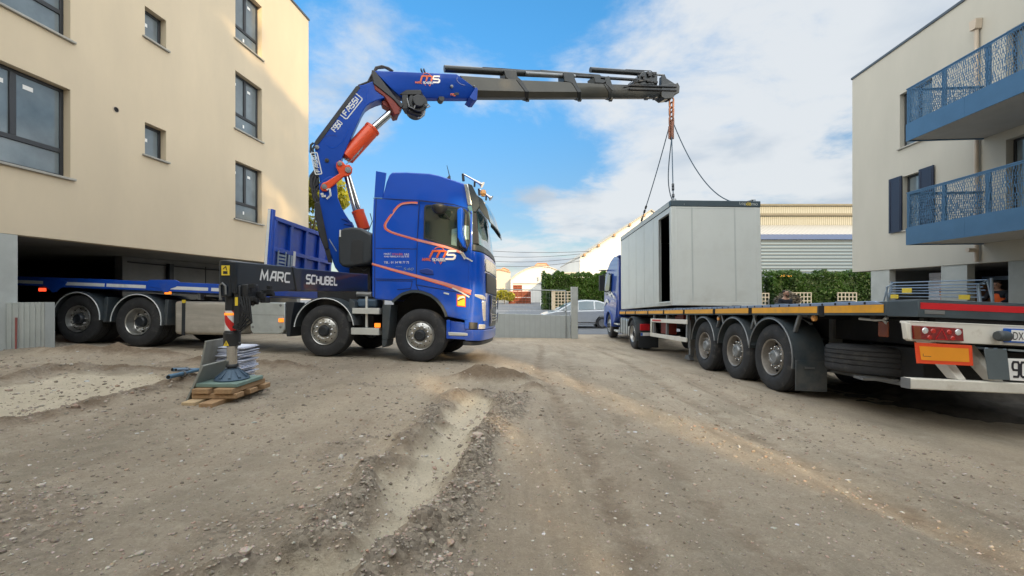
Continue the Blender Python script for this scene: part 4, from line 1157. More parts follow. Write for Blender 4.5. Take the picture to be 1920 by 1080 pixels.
b = MB(); b.box2((4.7, y0 - .012, zc + .30), (2.9, y0 - .002, zc + .36)); b.build('trim_strip', MT['chrome'], car)
b = MB(); b.prism([(5.60, y0 - .01, zc + .82), (5.70, y0 - .01, zc + .80), (5.60, y0 - .01, zc + .98), (5.42, y0 - .01, zc + .97)], (0, .3, 0)); b.build('tail_light', MT['red_lamp'], car)
b = MB(); b.box((2.95, y0 - .08, zc + 1.02), (.12, .16, .12)); b.build('door_mirror', MT['silver_car'], car, bevel=.03)
def car_wheel(x, y, out):
    e = bpy.data.objects.new('wheel', None); COL.objects.link(e); e.parent = car; e.location = (x - 3.7, y - 24, .31)
    b = MB(); M0 = Matrix.Translation((x, y, zc + .31))
    b.M = M0; b.lathe([(.20, -.09 * out), (.29, -.10 * out), (.31, -.06 * out), (.31, .06 * out), (.29, .10 * out), (.20, .09 * out)], (0, 0, 0), (0, 1, 0), 28, closed=True)
    t = b.build('tyre', MT['rubber'], car); t.parent = e; t.matrix_parent_inverse = Matrix.Translation((-(x - 3.7), -(y - 24), -.31))
    b = MB(M0); b.lathe([(.205, .085 * out), (.19, .05 * out), (.0, .055 * out)], (0, 0, 0), (0, 1, 0), 28)
    for k in range(7):
        a = k * 2 * PI / 7; b.ribbon([(.03 * math.cos(a), .06 * out, .03 * math.sin(a)), (.2 * math.cos(a), .075 * out, .2 * math.sin(a))], .05, (0, out, 0), .02)
    t = b.build('rim', MT['rim_alu'], car); t.parent = e; t.matrix_parent_inverse = Matrix.Translation((-(x - 3.7), -(y - 24), -.31))
for x in (2.4, 5.0):
    car_wheel(x, y0 + .10, -1); car_wheel(x, y1 - .10, 1)

# white van nosing out behind the hedge
vn = empty('parked_van', Matrix.Translation((5.5, 56, -1.944)), 'white van half hidden behind the hedge end', 'van')
P = [(3.75, .35), (3.75, 1.0), (4.0, 1.25), (4.55, 2.05), (4.9, 2.35), (9.0, 2.4), (9.1, .35), (8.4, .35)] + [(8.0 + .42 * math.cos(a), .36 + .42 * math.sin(a)) for a in [i * PI / 8 for i in range(9)]] + [(5.1, .3)] + [(4.65 + .42 * math.cos(a), .36 + .42 * math.sin(a)) for a in [i * PI / 8 for i in range(9)]]
b = MB(); b.prism([(x, 55, -1.944 + z) for x, z in P], (0, 2, 0)); b.build('body', MT['shed_white'], vn, bevel=.06)
b = MB(); b.prism([(4.15, 54.985, -.62), (4.65, 54.985, .1), (5.4, 54.985, .2), (5.4, 54.985, -.62)], (0, .03, 0)); b.build('side_window', MT['car_glass'], vn)
for x in (4.65, 8.0):
    b = MB(); b.lathe([(.2, -.1), (.33, -.11), (.35, -.07), (.35, .07), (.33, .11), (.2, .1)], (x, 55.15, -1.594), (0, 1, 0), 24, closed=True); w_ = b.build('wheel', MT['rubber'], vn)
    b = MB(); b.lathe([(.21, -.07), (.1, -.09), (.0, -.09)], (x, 55.15, -1.594), (0, 1, 0), 20); b.build('rim', MT['rim_alu'], w_)

# unseen flats added and shaped to shade the yard, with a row of trees
BB = empty('apartment_block', Matrix.Translation((-10, -30, -1)), 'cream block of flats added behind the camera for its shade, mirrored in the cab window', 'building')
for x0, x1, zt in BACK_BLOCKS:
    mbk = MB(Matrix(((1, 0, 0, 0), (0, 1, 0, -24), (0, 0, 1, 0), (0, 0, 0, 1)))); opsb = []
    k = x0 + 1.5
    while k < x1 - 2.5:
        z = 1.0
        while z + 2 < zt: opsb.append((k, k + 1.4, z, z + 1.5)); z += 2.8
        k += 3.4
    facade(mbk, x0, x1, -1.5, zt, opsb, -.2)
    mbk.face([(x0, 0, zt), (x1, 0, zt), (x1, -10, zt), (x0, -10, zt)]); mbk.face([(x0, 0, -1.5), (x0, -10, -1.5), (x0, -10, zt), (x0, 0, zt)]); mbk.face([(x1, 0, -1.5), (x1, -10, -1.5), (x1, -10, zt), (x1, 0, zt)]); mbk.face([(x0, -10, -1.5), (x1, -10, -1.5), (x1, -10, zt), (x0, -10, zt)])
    # openings look into a dark pane set behind them
    mbk.build('wall', MT['plaster_warm'], BB)
    g = MB(); g.box2((x0 + .2, -24.35, -1.4), (x1 - .2, -24.3, zt - .2)); g.build('window', MT['pane_grey'], BB)
for i, (x, y, h, cr, n, sd, th) in enumerate(BACK_TREES):
    tree(x, y, -1.2, h, cr, f'{("tall","broad","slim","full","loose","round","young","old")[i % 8]} leafy tree behind the camera casting dappled shade', MT['leaf_tree'], n, .26, sd, th, 34, 'trees behind the camera', .2, .85)
# ================================================================== wheels (axle along local y, outer face towards -y)
def wheel_proto(kind, R=.53, w=.30):
    e = bpy.data.objects.new('wheel', None)
    k = w / 2
    b = MB(); r0 = .292
    prof = [(r0, -k + .02), (r0 + .03, -k - .002), (r0 + .10, -k - .018), (R - .06, -k - .006), (R - .022, -k + .012), (R - .004, -k + .045)]
    ng = 4
    for i in range(ng):
        a = -k + .05 + (w - .10) * i / ng; c = -k + .05 + (w - .10) * (i + 1) / ng
        prof += [(R, a + .004), (R, c - .016), (R - .012, c - .013), (R - .012, c - .003)]
    prof += [(R - .004, k - .045), (R - .022, k - .012), (R - .06, k + .006), (r0 + .10, k + .018), (r0 + .03, k), (r0, k - .02)]
    b.lathe(prof, (0, 0, 0), (0, 1, 0), 56, closed=True)
    t = b.build('tyre', MT['rubber'], smooth=28)
    if kind == 'steer':
        prof = [(.294, -k + .012), (.286, -k - .004), (.272, -k + .004), (.262, -k + .04), (.255, -k + .02), (.19, -k - .012), (.165, -k - .014), (.150, -k - .004), (.118, -k - .004)]
        hub = [(.120, -k), (.118, -k - .035), (.10, -k - .062), (.07, -k - .07), (.066, -k - .06), (.0, -k - .058)]
        br, hr, nuty, holey = .168, .226, -k - .014, -k + .004
        M_r, M_h = MT['rim_alu'], MT['plastic_black']
    elif kind == 'drive':
        prof = [(.294, -k + .012), (.288, -k - .006), (.272, -k + .006), (.262, -k + .05), (.25, -k + .09), (.246, -k + .155), (.235, -k + .165), (.13, -k + .15), (.115, -k + .12)]
        hub = [(.117, -k + .14), (.112, -k + .05), (.09, -k + .03), (.085, -k + .05), (.0, -k + .055)]
        br, hr, nuty, holey = .165, .208, -k + .15, -k + .155
        M_r, M_h = MT['rim_alu'], MT['plastic_black']
    elif kind == 'drive_hub':
        prof = [(.294, -k + .012), (.288, -k - .006), (.272, -k + .006), (.262, -k + .05), (.25, -k + .07), (.19, -k + .045), (.165, -k + .04), (.150, -k + .05), (.118, -k + .05)]
        hub = [(.120, -k + .05), (.112, -k + .0), (.09, -k - .02), (.085, -k), (.0, -k + .005)]
        br, hr, nuty, holey = .168, .222, -k + .042, -k + .058
        M_r, M_h = MT['rim_alu'], MT['plastic_black']
    else:
        prof = [(.294, -k + .012), (.288, -k - .006), (.272, -k + .006), (.265, -k + .05), (.252, -k + .12), (.20, -k + .125), (.168, -k + .085), (.150, -k + .075), (.118, -k + .075)]
        hub = [(.122, -k + .08), (.116, -k + .03), (.10, -k + .008), (.06, -k + .004), (.055, -k + .012), (.0, -k + .012)]
        br, hr, nuty, holey = .167, .222, -k + .082, -k + .118
        M_r, M_h = MT['rim_dusty'], MT['steel_grey']
    b = MB(); b.lathe(prof, (0, 0, 0), (0, 1, 0), 48); r = b.build('rim', M_r, smooth=40)
    b = MB(); b.lathe(hub, (0, 0, 0), (0, 1, 0), 28); h = b.build('hub', M_h, smooth=40)
    b = MB()
    for i in range(10):
        a = 2 * PI * (i + .5) / 10; c = (br * math.cos(a), nuty, br * math.sin(a))
        b.lathe([(.022, .004), (.022, -.006), (.016, -.010), (.015, -.034), (.010, -.040), (.0, -.040)], c, (0, 1, 0), 8)
    n = b.build('wheel_nut', MT['chrome'], smooth=30)
    b = MB()
    nh = 10 if kind != 'drive' else 8
    for i in range(nh):
        a = 2 * PI * i / nh; q = .012 if kind != 'drive' else .024
        if kind == 'trailer': q = .02
        b.cyl((hr * math.cos(a), holey - .010, hr * math.sin(a)), (hr * math.cos(a), holey + .02, hr * math.sin(a)), q, 12)
    v = b.build('vent_hole', MT['hole_dark'])
    for o in (t, r, h, n, v): o.parent = e
    return e
PROTO = {}
def wheel(root, kind, x, y, z, out, R=.53, w=.30, label=None):
    """out = -1: outer face towards -y of the vehicle, +1: towards +y"""
    key = (kind, R, w)
    if key not in PROTO:
        e = PROTO[key] = wheel_proto(*key); COL.objects.link(e); first = True
    else:
        e = copy_tree(PROTO[key])
    e.parent = root; e.location = (x, y, z)
    e.rotation_euler = (0, random.uniform(-.4, .4), 0 if out < 0 else PI)
    if out >= 0: e.rotation_euler = (0, e.rotation_euler[1], PI)
    return e

def arc_guard(root, M, cx, cz, r, y0, y1, a0, a1, name='mudguard', lip='reflect_white', matr='plastic_dark', flap=.0):
    """curved mudguard over a wheel at local (cx, cz), from y0 (outer) to y1; angles in degrees, 90 = top"""
    P = [(cx + r * math.cos(math.radians(a)), cz + r * math.sin(math.radians(a))) for a in np.linspace(a0, a1, 22)]
    Q = [(cx + (r - .012) * math.cos(math.radians(a)), cz + (r - .012) * math.sin(math.radians(a))) for a in np.linspace(a0, a1, 22)]
    sg = 1 if y1 > y0 else -1
    b = MB(M); rings = []
    for (x, z), (x2, z2) in zip(P, Q): rings.append([(x, y0, z), (x, y1, z), (x2, y1, z2), (x2, y0 + .012 * sg, z2), (x2 - .0, y0 + .012 * sg, z2 - .0), (x2, y0, z2)][:4] + [])
    b.loft(rings)
    # turned-down outer skirt
    S = [(cx + (r - .035) * math.cos(math.radians(a)), cz + (r - .035) * math.sin(math.radians(a))) for a in np.linspace(a0, a1, 22)]
    b.loft([[(x, y0 - .001 * sg, z), (x, y0 + .008 * sg, z), (x2, y0 + .008 * sg, z2), (x2, y0 - .001 * sg, z2)] for (x, z), (x2, z2) in zip(P, S)])
    g = b.build(name, MT[matr], root, smooth=40)
    b = MB(M); b.tube([(x, y0 - .006 * sg, z) for x, z in [(cx + (r - .03) * math.cos(math.radians(a)), cz + (r - .03) * math.sin(math.radians(a))) for a in np.linspace(a0, a1, 22)]], .010, 6)
    b.build('edge_trim', MT[lip], g)
    return g

# ================================================================== the crane truck
zt_ = Vector((.043, .048, 1)).normalized()
fx_ = Vector((.9964, -.0850, 0)); xt_ = (fx_ - zt_ * fx_.dot(zt_)).normalized(); yt_ = zt_.cross(xt_)
def frame(o, x, y, z):
    M = Matrix.Identity(4)
    for i in range(3): M[i][0] = x[i]; M[i][1] = y[i]; M[i][2] = z[i]; M[i][3] = o[i]
    return M
PC = on_ground(785, 679)
TM = frame(PC + yt_ * 1.25, xt_, yt_, zt_); TI = TM.inverted()
TR = empty('crane_truck', TM, 'blue four axle flatbed truck with a knuckle boom crane raised behind its cab', 'crane truck')
def tp(px, py, yl=-1.25):
    v = TI @ on(px, py, TM @ Vector((0, yl, 0)), yt_); return (v.x, v.z)
def tP(pts, yl=-1.25): return [(x, yl, z) for x, z in (tp(a, b_, yl) for a, b_ in pts)]
def tprism(name, pts, matr, y0=-1.25, dy=.02, bevel=0, parent=None, tr=None, **k):
    """outline measured on the plane y = tr (default y0), placed at y0 and dy thick"""
    q = [(x, y0, z) for x, z in (tp(a, b_, y0 if tr is None else tr) for a, b_ in pts)]
    b = MB(TM); b.prism(q, (0, dy, 0)); return b.build(name, MT[matr], parent or TR, bevel=bevel, **k)

AX = [0.0, tp(605, 667)[0], tp(253, 643)[0], tp(140, 642)[0]]
WZ = .535
for i, ax in enumerate(AX):
    kind = 'steer' if i < 2 else ('drive' if i == 2 else 'drive_hub')
    if i < 2:
        wheel(TR, 'steer', ax, -1.09, WZ, -1, .535, .31); wheel(TR, 'steer', ax, 1.09, WZ, 1, .535, .31)
    else:
        wheel(TR, kind, ax, -1.09, WZ, -1, .535, .29); wheel(TR, kind, ax, 1.09, WZ, 1, .535, .29)
        wheel(TR, 'drive', ax, -.76, WZ, -1, .535, .29); wheel(TR, 'drive', ax, .76, WZ, 1, .535, .29)
b = MB(TM)
for s in (-1, 1): b.box2((-9.6, s * .42 - .05, .78), (.75, s * .42 + .05, 1.06))
for x in np.linspace(-9.4, .3, 9): b.box2((x, -.369, .85), (x + .1, .369, 1.0))
for ax in AX: b.box2((ax - .09, -.85, .46), (ax + .09, .85, .62)); b.box2((ax - .55, -.52, .63), (ax + .55, -.44, .70)); b.box2((ax - .55, .44, .63), (ax + .55, .52, .70))
b.cyl((-7.6, 0, .6), (-2.2, 0, .75), .06, 10)
b.box2((-3.3, -.36, .45), (-1.4, .36, .77)); b.box2((-1.3, -.34, .42), (.62, .34, 1.0)); b.box2((-.8, -.68, .66), (.8, .68, 1.5))
b.build('chassis', MT['chassis'], TR, bevel=.01)

# ---- cab
CAB = [(716, 371.5), (721, 340), (726, 325), (732, 319.5), (760, 319.5), (803, 321.9), (820, 325.5), (843.7, 333), (869.6, 341.7), (877, 344.5), (880, 362), (884, 385),
       (886.3, 400), (886.3, 457), (885.5, 500), (884, 545), (882, 575), (878, 602), (838, 593.5), (835, 585), (829, 573), (819, 561.5), (808, 553), (793, 547.5), (782, 545.5), (770, 545.5), (754, 550.5),
       (745, 557), (737.8, 564.5), (705, 561.5), (697, 556), (697.4, 430), (700, 371.5)]
b = MB(TM); q = tP(CAB); 
mid = [(x, 0, z) for x, _, z in q]
b.loft([[(x, -1.25 + (.10 if z > 3.35 else 0) , z) for x, _, z in q], [(x, -1.22 + (.10 if z > 3.35 else 0), z) for x, _, z in q], [(x, 1.22 - (.10 if z > 3.35 else 0), z) for x, _, z in q], [(x, 1.25 - (.10 if z > 3.35 else 0), z) for x, _, z in q]])
cab = b.build('cab', MT['blue_paint'], TR, bevel=.035, seg=3, smooth=30)
# side deflector behind the roof, and its far twin
for y in (-1.25, 1.22): tprism('air_deflector', [(704.8, 320.4), (724, 324), (717.5, 370.5), (701.5, 370)], 'blue_paint', y, .03, .006, tr=-1.25)
# nose: lofted sections from the door pillar round the corner to the front
SIL = [(640, 926), (620, 928), (590, 929), (545, 930), (500, 930), (466, 930), (448, 926), (420, 923), (400, 919), (373, 913), (363, 905), (352, 893), (343, 879)]
SID = [(640, 878), (602, 878), (575, 882), (545, 884), (500, 885.5), (457, 886.3), (400, 886.3), (385, 884), (362, 880), (343, 876)]
def lerp_tab(tab, v):
    tab = sorted(tab)
    return float(np.interp(v, [a for a, _ in tab], [c for _, c in tab]))
def nose_ring(py, grow=0.0, ymax=None, n=9, hw=1.245):
    xs_, z = tp(lerp_tab(SID, py), py); xf, _ = tp(lerp_tab(SIL, py), py, .85)
    xf = max(xf, xs_ + .05)
    pts = []
    for i in range(n + 1):
        t = i / n * PI / 2
        pts.append((xs_ + (xf - xs_) * math.sin(t) ** .85, -hw + .42 * (1 - math.cos(t)) ** .9))
    pts += [(xf + .03, -.45), (xf + .04, 0)]
    pts = pts + [(x, -y) for x, y in reversed(pts[:-1])]
    return pts, z
def nose(name, pys, matr, grow=0, bevel=.012, ylim=None, depth=None, smooth=40):
    b = MB(TM); rings = []
    for py in pys:
        pts, z = nose_ring(py)
        if ylim: 
            pts = [p for p in pts if abs(p[1]) <= ylim]
        if grow: pts = [(x + grow, y * (1 + grow * .3)) for x, y in pts]
        if depth: back = [(x - depth, y) for x, y in reversed(pts)]
        else: back = [(pts[-1][0] - .08, pts[-1][1] * .995), (pts[0][0] - .08, pts[0][1] * .995)]
        rings.append([(x, y, z) for x, y in pts + back])
    b.loft(rings); return b.build(name, MT[matr], TR, bevel=bevel, smooth=smooth)
nose('bumper', [639, 634, 626, 618.5], 'blue_paint', .02)
nose('lower_spoiler', [648, 640.5], 'plastic_black', -.03)
nose('front_panel', [617.5, 600, 575, 548, 520, 500, 471], 'blue_paint')
nose('scuttle', [470, 457.5], 'plastic_dark', .004)
nose('windscreen', [456.5, 440, 420, 400, 386], 'glass_screen', -.005, bevel=0)
nose('roof_fairing', [385, 373, 363, 352, 344.5], 'silver_grille', 0)
tprism('fairing_trim', [(877.5, 344), (885, 347), (896, 370), (899, 386), (892, 397), (886.5, 397), (884, 384), (880.5, 362)], 'plastic_dark', -1.247, .10, .006, tr=-1.24)
tprism('pillar', [(886.4, 398), (893, 399), (897, 457), (886.4, 456.5)], 'plastic_black', -1.243, .12, .004, tr=-1.24)
nose('grille', [612, 590, 570, 549], 'grille', .03, ylim=.80, depth=.03)
nose('grille', [546, 530, 507], 'plastic_black', .025, ylim=.84, depth=.03)
nose('badge_panel', [504, 492, 479], 'silver_grille', .022, ylim=.90, depth=.03)
b = MB(TM)
for py in (600, 594, 588, 570, 564, 558):
    pts, z = nose_ring(py); pts = [(x + .045, y) for x, y in pts if abs(y) < .74]
    b.tube([(x, y, z) for x, y in pts], .012, 6)
for py0, py1, yy in ((576, 550, -.5), (576, 550, .5), (606, 584, -.5), (606, 584, .5)):
    p0, z0_ = nose_ring(py0); p1, z1_ = nose_ring(py1); xf = max(x for x, y in p0) + .045
    b.tube([(xf, yy, z0_), (xf, yy * 1.15, z1_)], .014, 6)
b.build('grille_bar', MT['silver_grille'], TR)
# headlight, daylight strip, fog lamp: on the rounded corner
def on_corner(py, f, out=.012):
    pts, z = nose_ring(py); i = f * 9; k = int(min(i, 8)); t = i - k
    x = pts[k][0] * (1 - t) + pts[k + 1][0] * t; y = pts[k][1] * (1 - t) + pts[k + 1][1] * t
    return Vector((x + out, y - out, z))
def corner_patch(name, quad, matr, th=.03):
    """quad: (f0, f1) per row"""
    b = MB(TM); rings = []
    for py, f0, f1 in quad:
        fs = np.linspace(f0, f1, 6); fr = [on_corner(py, f) for f in fs]; bk = [on_corner(py, f, -th) for f in fs[::-1]]
        rings.append(fr + bk)
    b.loft(rings); return b.build(name, MT[matr], TR, bevel=.006)
corner_patch('headlight', [(601, .74, .98), (590, .66, .97), (575, .60, .95), (562, .56, .93)], 'lamp_clear')
corner_patch('daylight_strip', [(560, .55, .93), (555.5, .16, .93), (551.5, .14, .60)], 'lamp_clear')
corner_patch('fog_light', [(616.5, .42, .95), (607.5, .44, .95)], 'lamp_clear')
corner_patch('fog_surround', [(617, .02, .38), (604, .02, .38)], 'plastic_black')
# sun visor
b = MB(TM); pr = [tp(*q_, -1.0) for q_ in ((897, 369), (905, 376), (913, 394), (919.5, 417))]
rings = []
for y in np.linspace(-1.08, 1.08, 9):
    bow = .07 * (1 - (y / 1.08) ** 2)
    rings.append([(x + bow, y, z) for x, z in pr] + [(x + bow - .02, y, z - .012) for x, z in reversed(pr)])
b.loft(rings); vz = b.build('sun_visor', MT['glass_screen'], TR, smooth=50)
for y in (-1.09, 1.06): tprism('visor_cheek', [(895, 367), (905, 374), (914, 393), (920, 417.5), (911, 408), (901, 394), (894, 386)], 'plastic_dark', y, .03, .006, parent=vz, tr=-1.05)
# horns, beacon, aerial
for (a, c, y) in (((868, 326), (905, 347), -.62), ((898, 354), (921, 372), .35)):
    (x0, z0_), (x1, z1_) = tp(*a, y), tp(*c, y); A, Bq = Vector((x0, y, z0_)), Vector((x1, y, z1_)); d = (Bq - A)
    b = MB(TM); b.tube([A, A + d * .5, A + d * .8, A + d * .92, Bq], [.018, .022, .03, .045, .075], 14)
    h = b.build('air_horn', MT['chrome'], TR)
    b = MB(TM); b.tube([A, A + Vector((.02, 0, -.16))], .03, 8); b.tube([A + d * .6, A + d * .6 + Vector((0, 0, -.14))], .022, 8); b.build('bracket', MT['plastic_black'], h)
x, z = tp(906, 362, -.55); b = MB(TM); b.lathe([(.045, -.07), (.05, -.03), (.065, -.03), (.066, .02), (.05, .06), (.02, .078), (.0, .08)], (x, -.55, z), (0, 0, 1), 18); b.build('beacon', MT['beacon_amber'], TR)
(x0, z0_), (x1, z1_) = tp(843, 331, -.3), tp(838, 310, -.3); b = MB(TM); b.tube([(x0, -.3, z0_), (x1, -.3, z1_)], [.012, .006], 6); b.cyl((x0 - .02, -.3, z0_ - .06), (x0, -.3, z0_ + .02), .05, 10, .02); b.build('aerial', MT['plastic_black'], TR)
# seams, window, stripes
def line(pts, w, matr, name, y=-1.2525, parent=None, h=.003, closed=False):
    b = MB(TM); b.ribbon(tP(pts, y), w, (0, -1, 0), h, closed); return b.build(name, MT[matr], parent or TR, smooth=10)
def arcpx(pts, k=5):
    """round the corners of a pixel polyline"""
    out = [pts[0]]
    for a, p, c in zip(pts[:-2], pts[1:-1], pts[2:]):
        a, p, c = map(Vector, (a, p, c)); t1 = p.lerp(a, .35); t2 = p.lerp(c, .35)
        for i in range(k + 1):
            t = i / k; out.append(tuple(t1.lerp(p, t).lerp(p.lerp(t2, t), t)))
    return out + [pts[-1]]
mk('seam', (.002, .012, .07), .6)
for S in ([(700, 371.5), (716, 372.5), (786, 375.5), (850, 383), (879, 392)], [(786.3, 377), (782.6, 445), (780.5, 534), (786, 546)], [(705, 465.5), (783, 467)], [(705, 523), (781, 524.5)],
          [(705.5, 372), (703, 430), (702.5, 560)], [(786, 377), (852, 384), (876, 391), (884.5, 401)], [(781, 534), (820, 541), (860, 548), (882, 556)], [(706, 526), (773, 527), (770, 541), (745, 543)]):
    line(S, .014, 'seam', 'panel_gap')
line(arcpx([(783, 380.5), (772, 379.6), (754, 381.5), (744, 388), (721, 420), (722, 429), (735, 436.5), (782, 450)]), .040, 'letter_orange', 'stripe', -1.2535)
line(arcpx([(783, 381.5), (772, 380.6), (754, 382.5), (745, 389), (723, 420), (724, 428.5), (736, 435.6), (782, 448.8)]), .022, 'stripe_pink', 'stripe', -1.2565)
line([(782, 449.8), (810, 456.5), (840, 464), (866, 474)], .050, 'stripe_pink', 'stripe', -1.2535)
b = MB(TM); b.ribbon(tP([(697.5, 494), (735, 505), (781, 517.5), (830, 531.5), (883, 548.5)], -1.2535), [.030, .04, .055, .075, .10], (0, -1, 0), .003); b.build('stripe', MT['stripe_pink'], TR)
b = MB(TM); b.ribbon(tP([(697.5, 496), (735, 507.3), (781, 520), (830, 534.3), (883, 552)], -1.2545), [.012, .014, .016, .018, .022], (0, -1, 0), .003); b.build('stripe', MT['letter_orange'], TR)
for S, ww in (([(862, 470), (870, 481), (886, 490)], .028), ([(866, 474), (873, 485)], .06), ([(848, 540), (865, 548), (880, 557)], .03), ([(832, 549), (842, 551.5)], .03)):
    line(S, ww, 'reflect_white', 'stripe', -1.2575)
WIN = [(796.5, 390), (798, 386.5), (802, 385.3), (830, 386), (857, 389), (872, 393), (877.5, 399.5), (880, 413), (880.7, 454), (876, 465), (868, 470.5), (847, 463), (795.5, 446)]
line(WIN, .03, 'plastic_black', 'window_seal', -1.2525, closed=True, h=.006)
b = MB(TM); b.prism(tP(WIN, -1.2515), (0, -.004, 0)); sw = b.build('side_window', MT['glass_dark'], TR)
line([(858.5, 389.5), (859, 466)], .035, 'plastic_black', 'window_seal', -1.2565, h=.005)
b = MB(TM); b.prism(tP([(847, 430), (856.5, 428), (856.5, 462), (846, 459)], -1.2575), (0, -.004, 0)); b.prism(tP([(867, 422), (879, 424), (879, 449), (867, 449)], -1.2575), (0, -.004, 0)); b.build('window_reflection_panel', MT['pane_reflection'], sw)  # bright panels laid on the pane in place of reflections
# cab furniture
b = MB(TM); x, z = tp(862, 412, -1.45); x2, z2 = tp(862, 452, -1.45)
P = tP([(856.5, 396), (859, 390.5), (866.5, 389.5), (867.5, 394), (866, 434), (872, 464), (867, 463), (857.5, 445)], -1.48); b.prism(P, (0, .2, 0)); mr_h = b.build('door_mirror', MT['blue_paint'], TR, bevel=.02)
b = MB(TM); xa, za = tp(869, 464, -1.3); b.tube([(xa - .03, -1.42, za + .03), (xa + .05, -1.25, za - .05)], .028, 8); xa, za = tp(862, 395, -1.3); b.tube([(xa, -1.42, za), (xa + .05, -1.24, za + .02)], .025, 8); b.build('mirror_arm', MT['plastic_black'], mr_h)
x, z = tp(824, 388, -1.46); b = MB(TM)
b.lathe([(.0, .05), (.09, .048), (.155, .02), (.165, -.01), (.15, -.05), (.10, -.12), (.04, -.15), (.0, -.152)], (x, -1.46, z), (0, 0, 1), 20); k = b.build('kerb_mirror', MT['plastic_black'], TR, smooth=45)
b = MB(TM); b.tube([(x, -1.40, z + .03), (x + .05, -1.25, z + .06)], .03, 8); b.tube([(x + .08, -1.42, z - .1), (x + .16, -1.27, z - .2)], .014, 6); b.build('mirror_arm', MT['plastic_black'], k)
tprism('door_handle', [(787, 506), (801, 503), (812, 507), (813.5, 515), (800, 514.5), (788, 511)], 'blue_dark_paint', -1.253, -.02, .008)
b = MB(TM); b.prism(tP([(856, 551), (873, 553), (873.5, 576), (856.5, 574)], -1.2535), (0, -.003, 0)); st = b.build('sticker', MT['redorange_mark'], TR)
b = MB(TM); b.prism(tP([(857.5, 553), (871.5, 554.8), (872, 574), (858, 572.5)], -1.2575), (0, -.002, 0)); b.build('sticker_face', MT['yellow_label'], st)
b = MB(TM); b.ribbon(tP([(858.5, 562), (862, 558), (868, 556.5), (871, 558.5)], -1.260), .035, (0, -1, 0), .002); b.build('sticker_mark', MT['letter_white'], st)
b = MB(TM); b.ribbon(tP([(858.5, 564), (864, 561.5), (870, 559.5)], -1.2605), .02, (0, -1, 0), .002); b.build('sticker_mark', MT['letter_black'], st)
# front wheel arch lip, flap, steps
A = [(700 + 35.5, 566), (745, 558), (754, 551.5), (770, 546.3), (782, 546.3), (793, 548.3), (808, 554), (819, 562.5), (829, 574), (835, 586), (837, 594)]
b = MB(TM); b.ribbon(tP(A, -1.256), .055, (0, -1, 0), .012); b.build('wheel_arch', MT['plastic_dark'], TR)
b = MB(TM); b.loft([[(x, -1.22, z), (x, -.72, z), (x, -.72, z + .015), (x, -1.22, z + .015)] for x, z in [tp(a, c_) for a, c_ in A]]); b.build('wheel_housing', MT['plastic_black'], TR, smooth=50)
b = MB(TM); b.prism(tP([(717, 571), (733, 571), (729, 620), (727, 636), (716, 636)], -1.235), (0, .42, 0)); b.prism(tP([(716, 636.5), (726, 636.5), (724, 648), (716, 652)], -1.23), (0, .38, 0)); b.build('mudflap', MT['plastic_dark'], TR, bevel=.008)
b = MB(TM); b.prism(tP([(837, 601), (880, 606), (881, 636), (836.5, 634)], -1.20), (0, .5, 0)); b.prism(tP([(837, 600), (844, 600), (844, 633), (836.5, 633)], -1.245), (0, .05, 0)); b.prism(tP([(837, 629.5), (880, 631.5), (881, 637.5), (837, 635)], -1.245), (0, .05, 0)); b.build('step_well', MT['blue_paint'], TR, bevel=.01)
tprism('step', [(840, 622.5), (878, 624.5), (879, 630), (841, 629)], 'alu_step', -1.25, .10, .008)
for P in ([(660, 577.5), (711, 577.5), (711, 589), (660, 588)], [(658, 614.5), (710, 615.5), (710, 628.5), (658, 627)]): tprism('step', P, 'alu_step', -1.24, .16, .006)
tprism('step_hanger', [(685, 556), (689, 556), (689, 614), (685, 614)], 'alu_step', -1.16, .03, .003)
tprism('air_tank', [(668, 560), (708, 560), (708, 577), (668, 577)], 'foot_blue', -1.05, .35, .05)
tprism('marker_lamp', [(702, 606), (712, 606), (712, 614), (702, 614)], 'amber_lamp', -1.22, .05, .006)
b = MB(TM)
for (a, c_, d_, e_) in ((655, 500, 694, 520), (648, 522, 672, 553), (676, 518, 695, 556), (640, 545, 660, 566), (660, 592, 700, 612)):
    b.prism(tP([(a, c_), (d_, c_), (d_, e_), (a, e_)], -.9), (0, .7, 0))
b.tube(tP([(655, 505), (668, 498), (682, 508), (690, 503)], -1.0), .018, 6); b.tube(tP([(650, 540), (668, 530), (690, 545)], -1.0), .02, 6)
b.build('valve_block', MT['chassis'], TR, bevel=.015)
b = MB(TM); x, z = tp(668, 551, -1.0); x2, _ = tp(696, 551, -1.0); b.cyl((x, -.95, z), (x2, -.95, z), .06, 14); b.build('air_pipe', MT['steel_grey'], TR)

# ---- load bed, headboard, tanks
zb0 = tp(300, 545)[1]; zb1 = tp(300, 529.5)[1]; xb0 = tp(18, 535)[0]; xb1 = tp(503, 545)[0]
b = MB(TM); b.box2((xb0, -1.25, zb0), (xb1, 1.25, zb1 - .004)); b.box2((xb0, -1.27, zb0 - .01), (xb1, -1.251, zb1 + .015)); b.box2((xb0, 1.251, zb0 - .01), (xb1, 1.27, zb1 + .015))
bed = b.build('load_bed', MT['bed_blue'], TR, bevel=.008)
b = MB(TM); b.box2((xb0 + .05, -1.23, zb1 - .002), (xb1 - .05, 1.23, zb1 + .008)); b.build('deck_boards', MT['wood_deck'], bed)
for a, c_ in ((33, 82), (123, 197.5), (201.5, 275), (316, 392), (398, 440), (446, 490)):
    xa = tp(a, 538)[0]; xc = tp(c_, 538)[0]; zm = zb0 + (zb1 - zb0) * .40
    b = MB(TM); b.box2((xa, -1.275, zm - .035), (xc, -1.2705, zm + .035)); b.build('reflective_strip', MT['reflect_white'], bed)
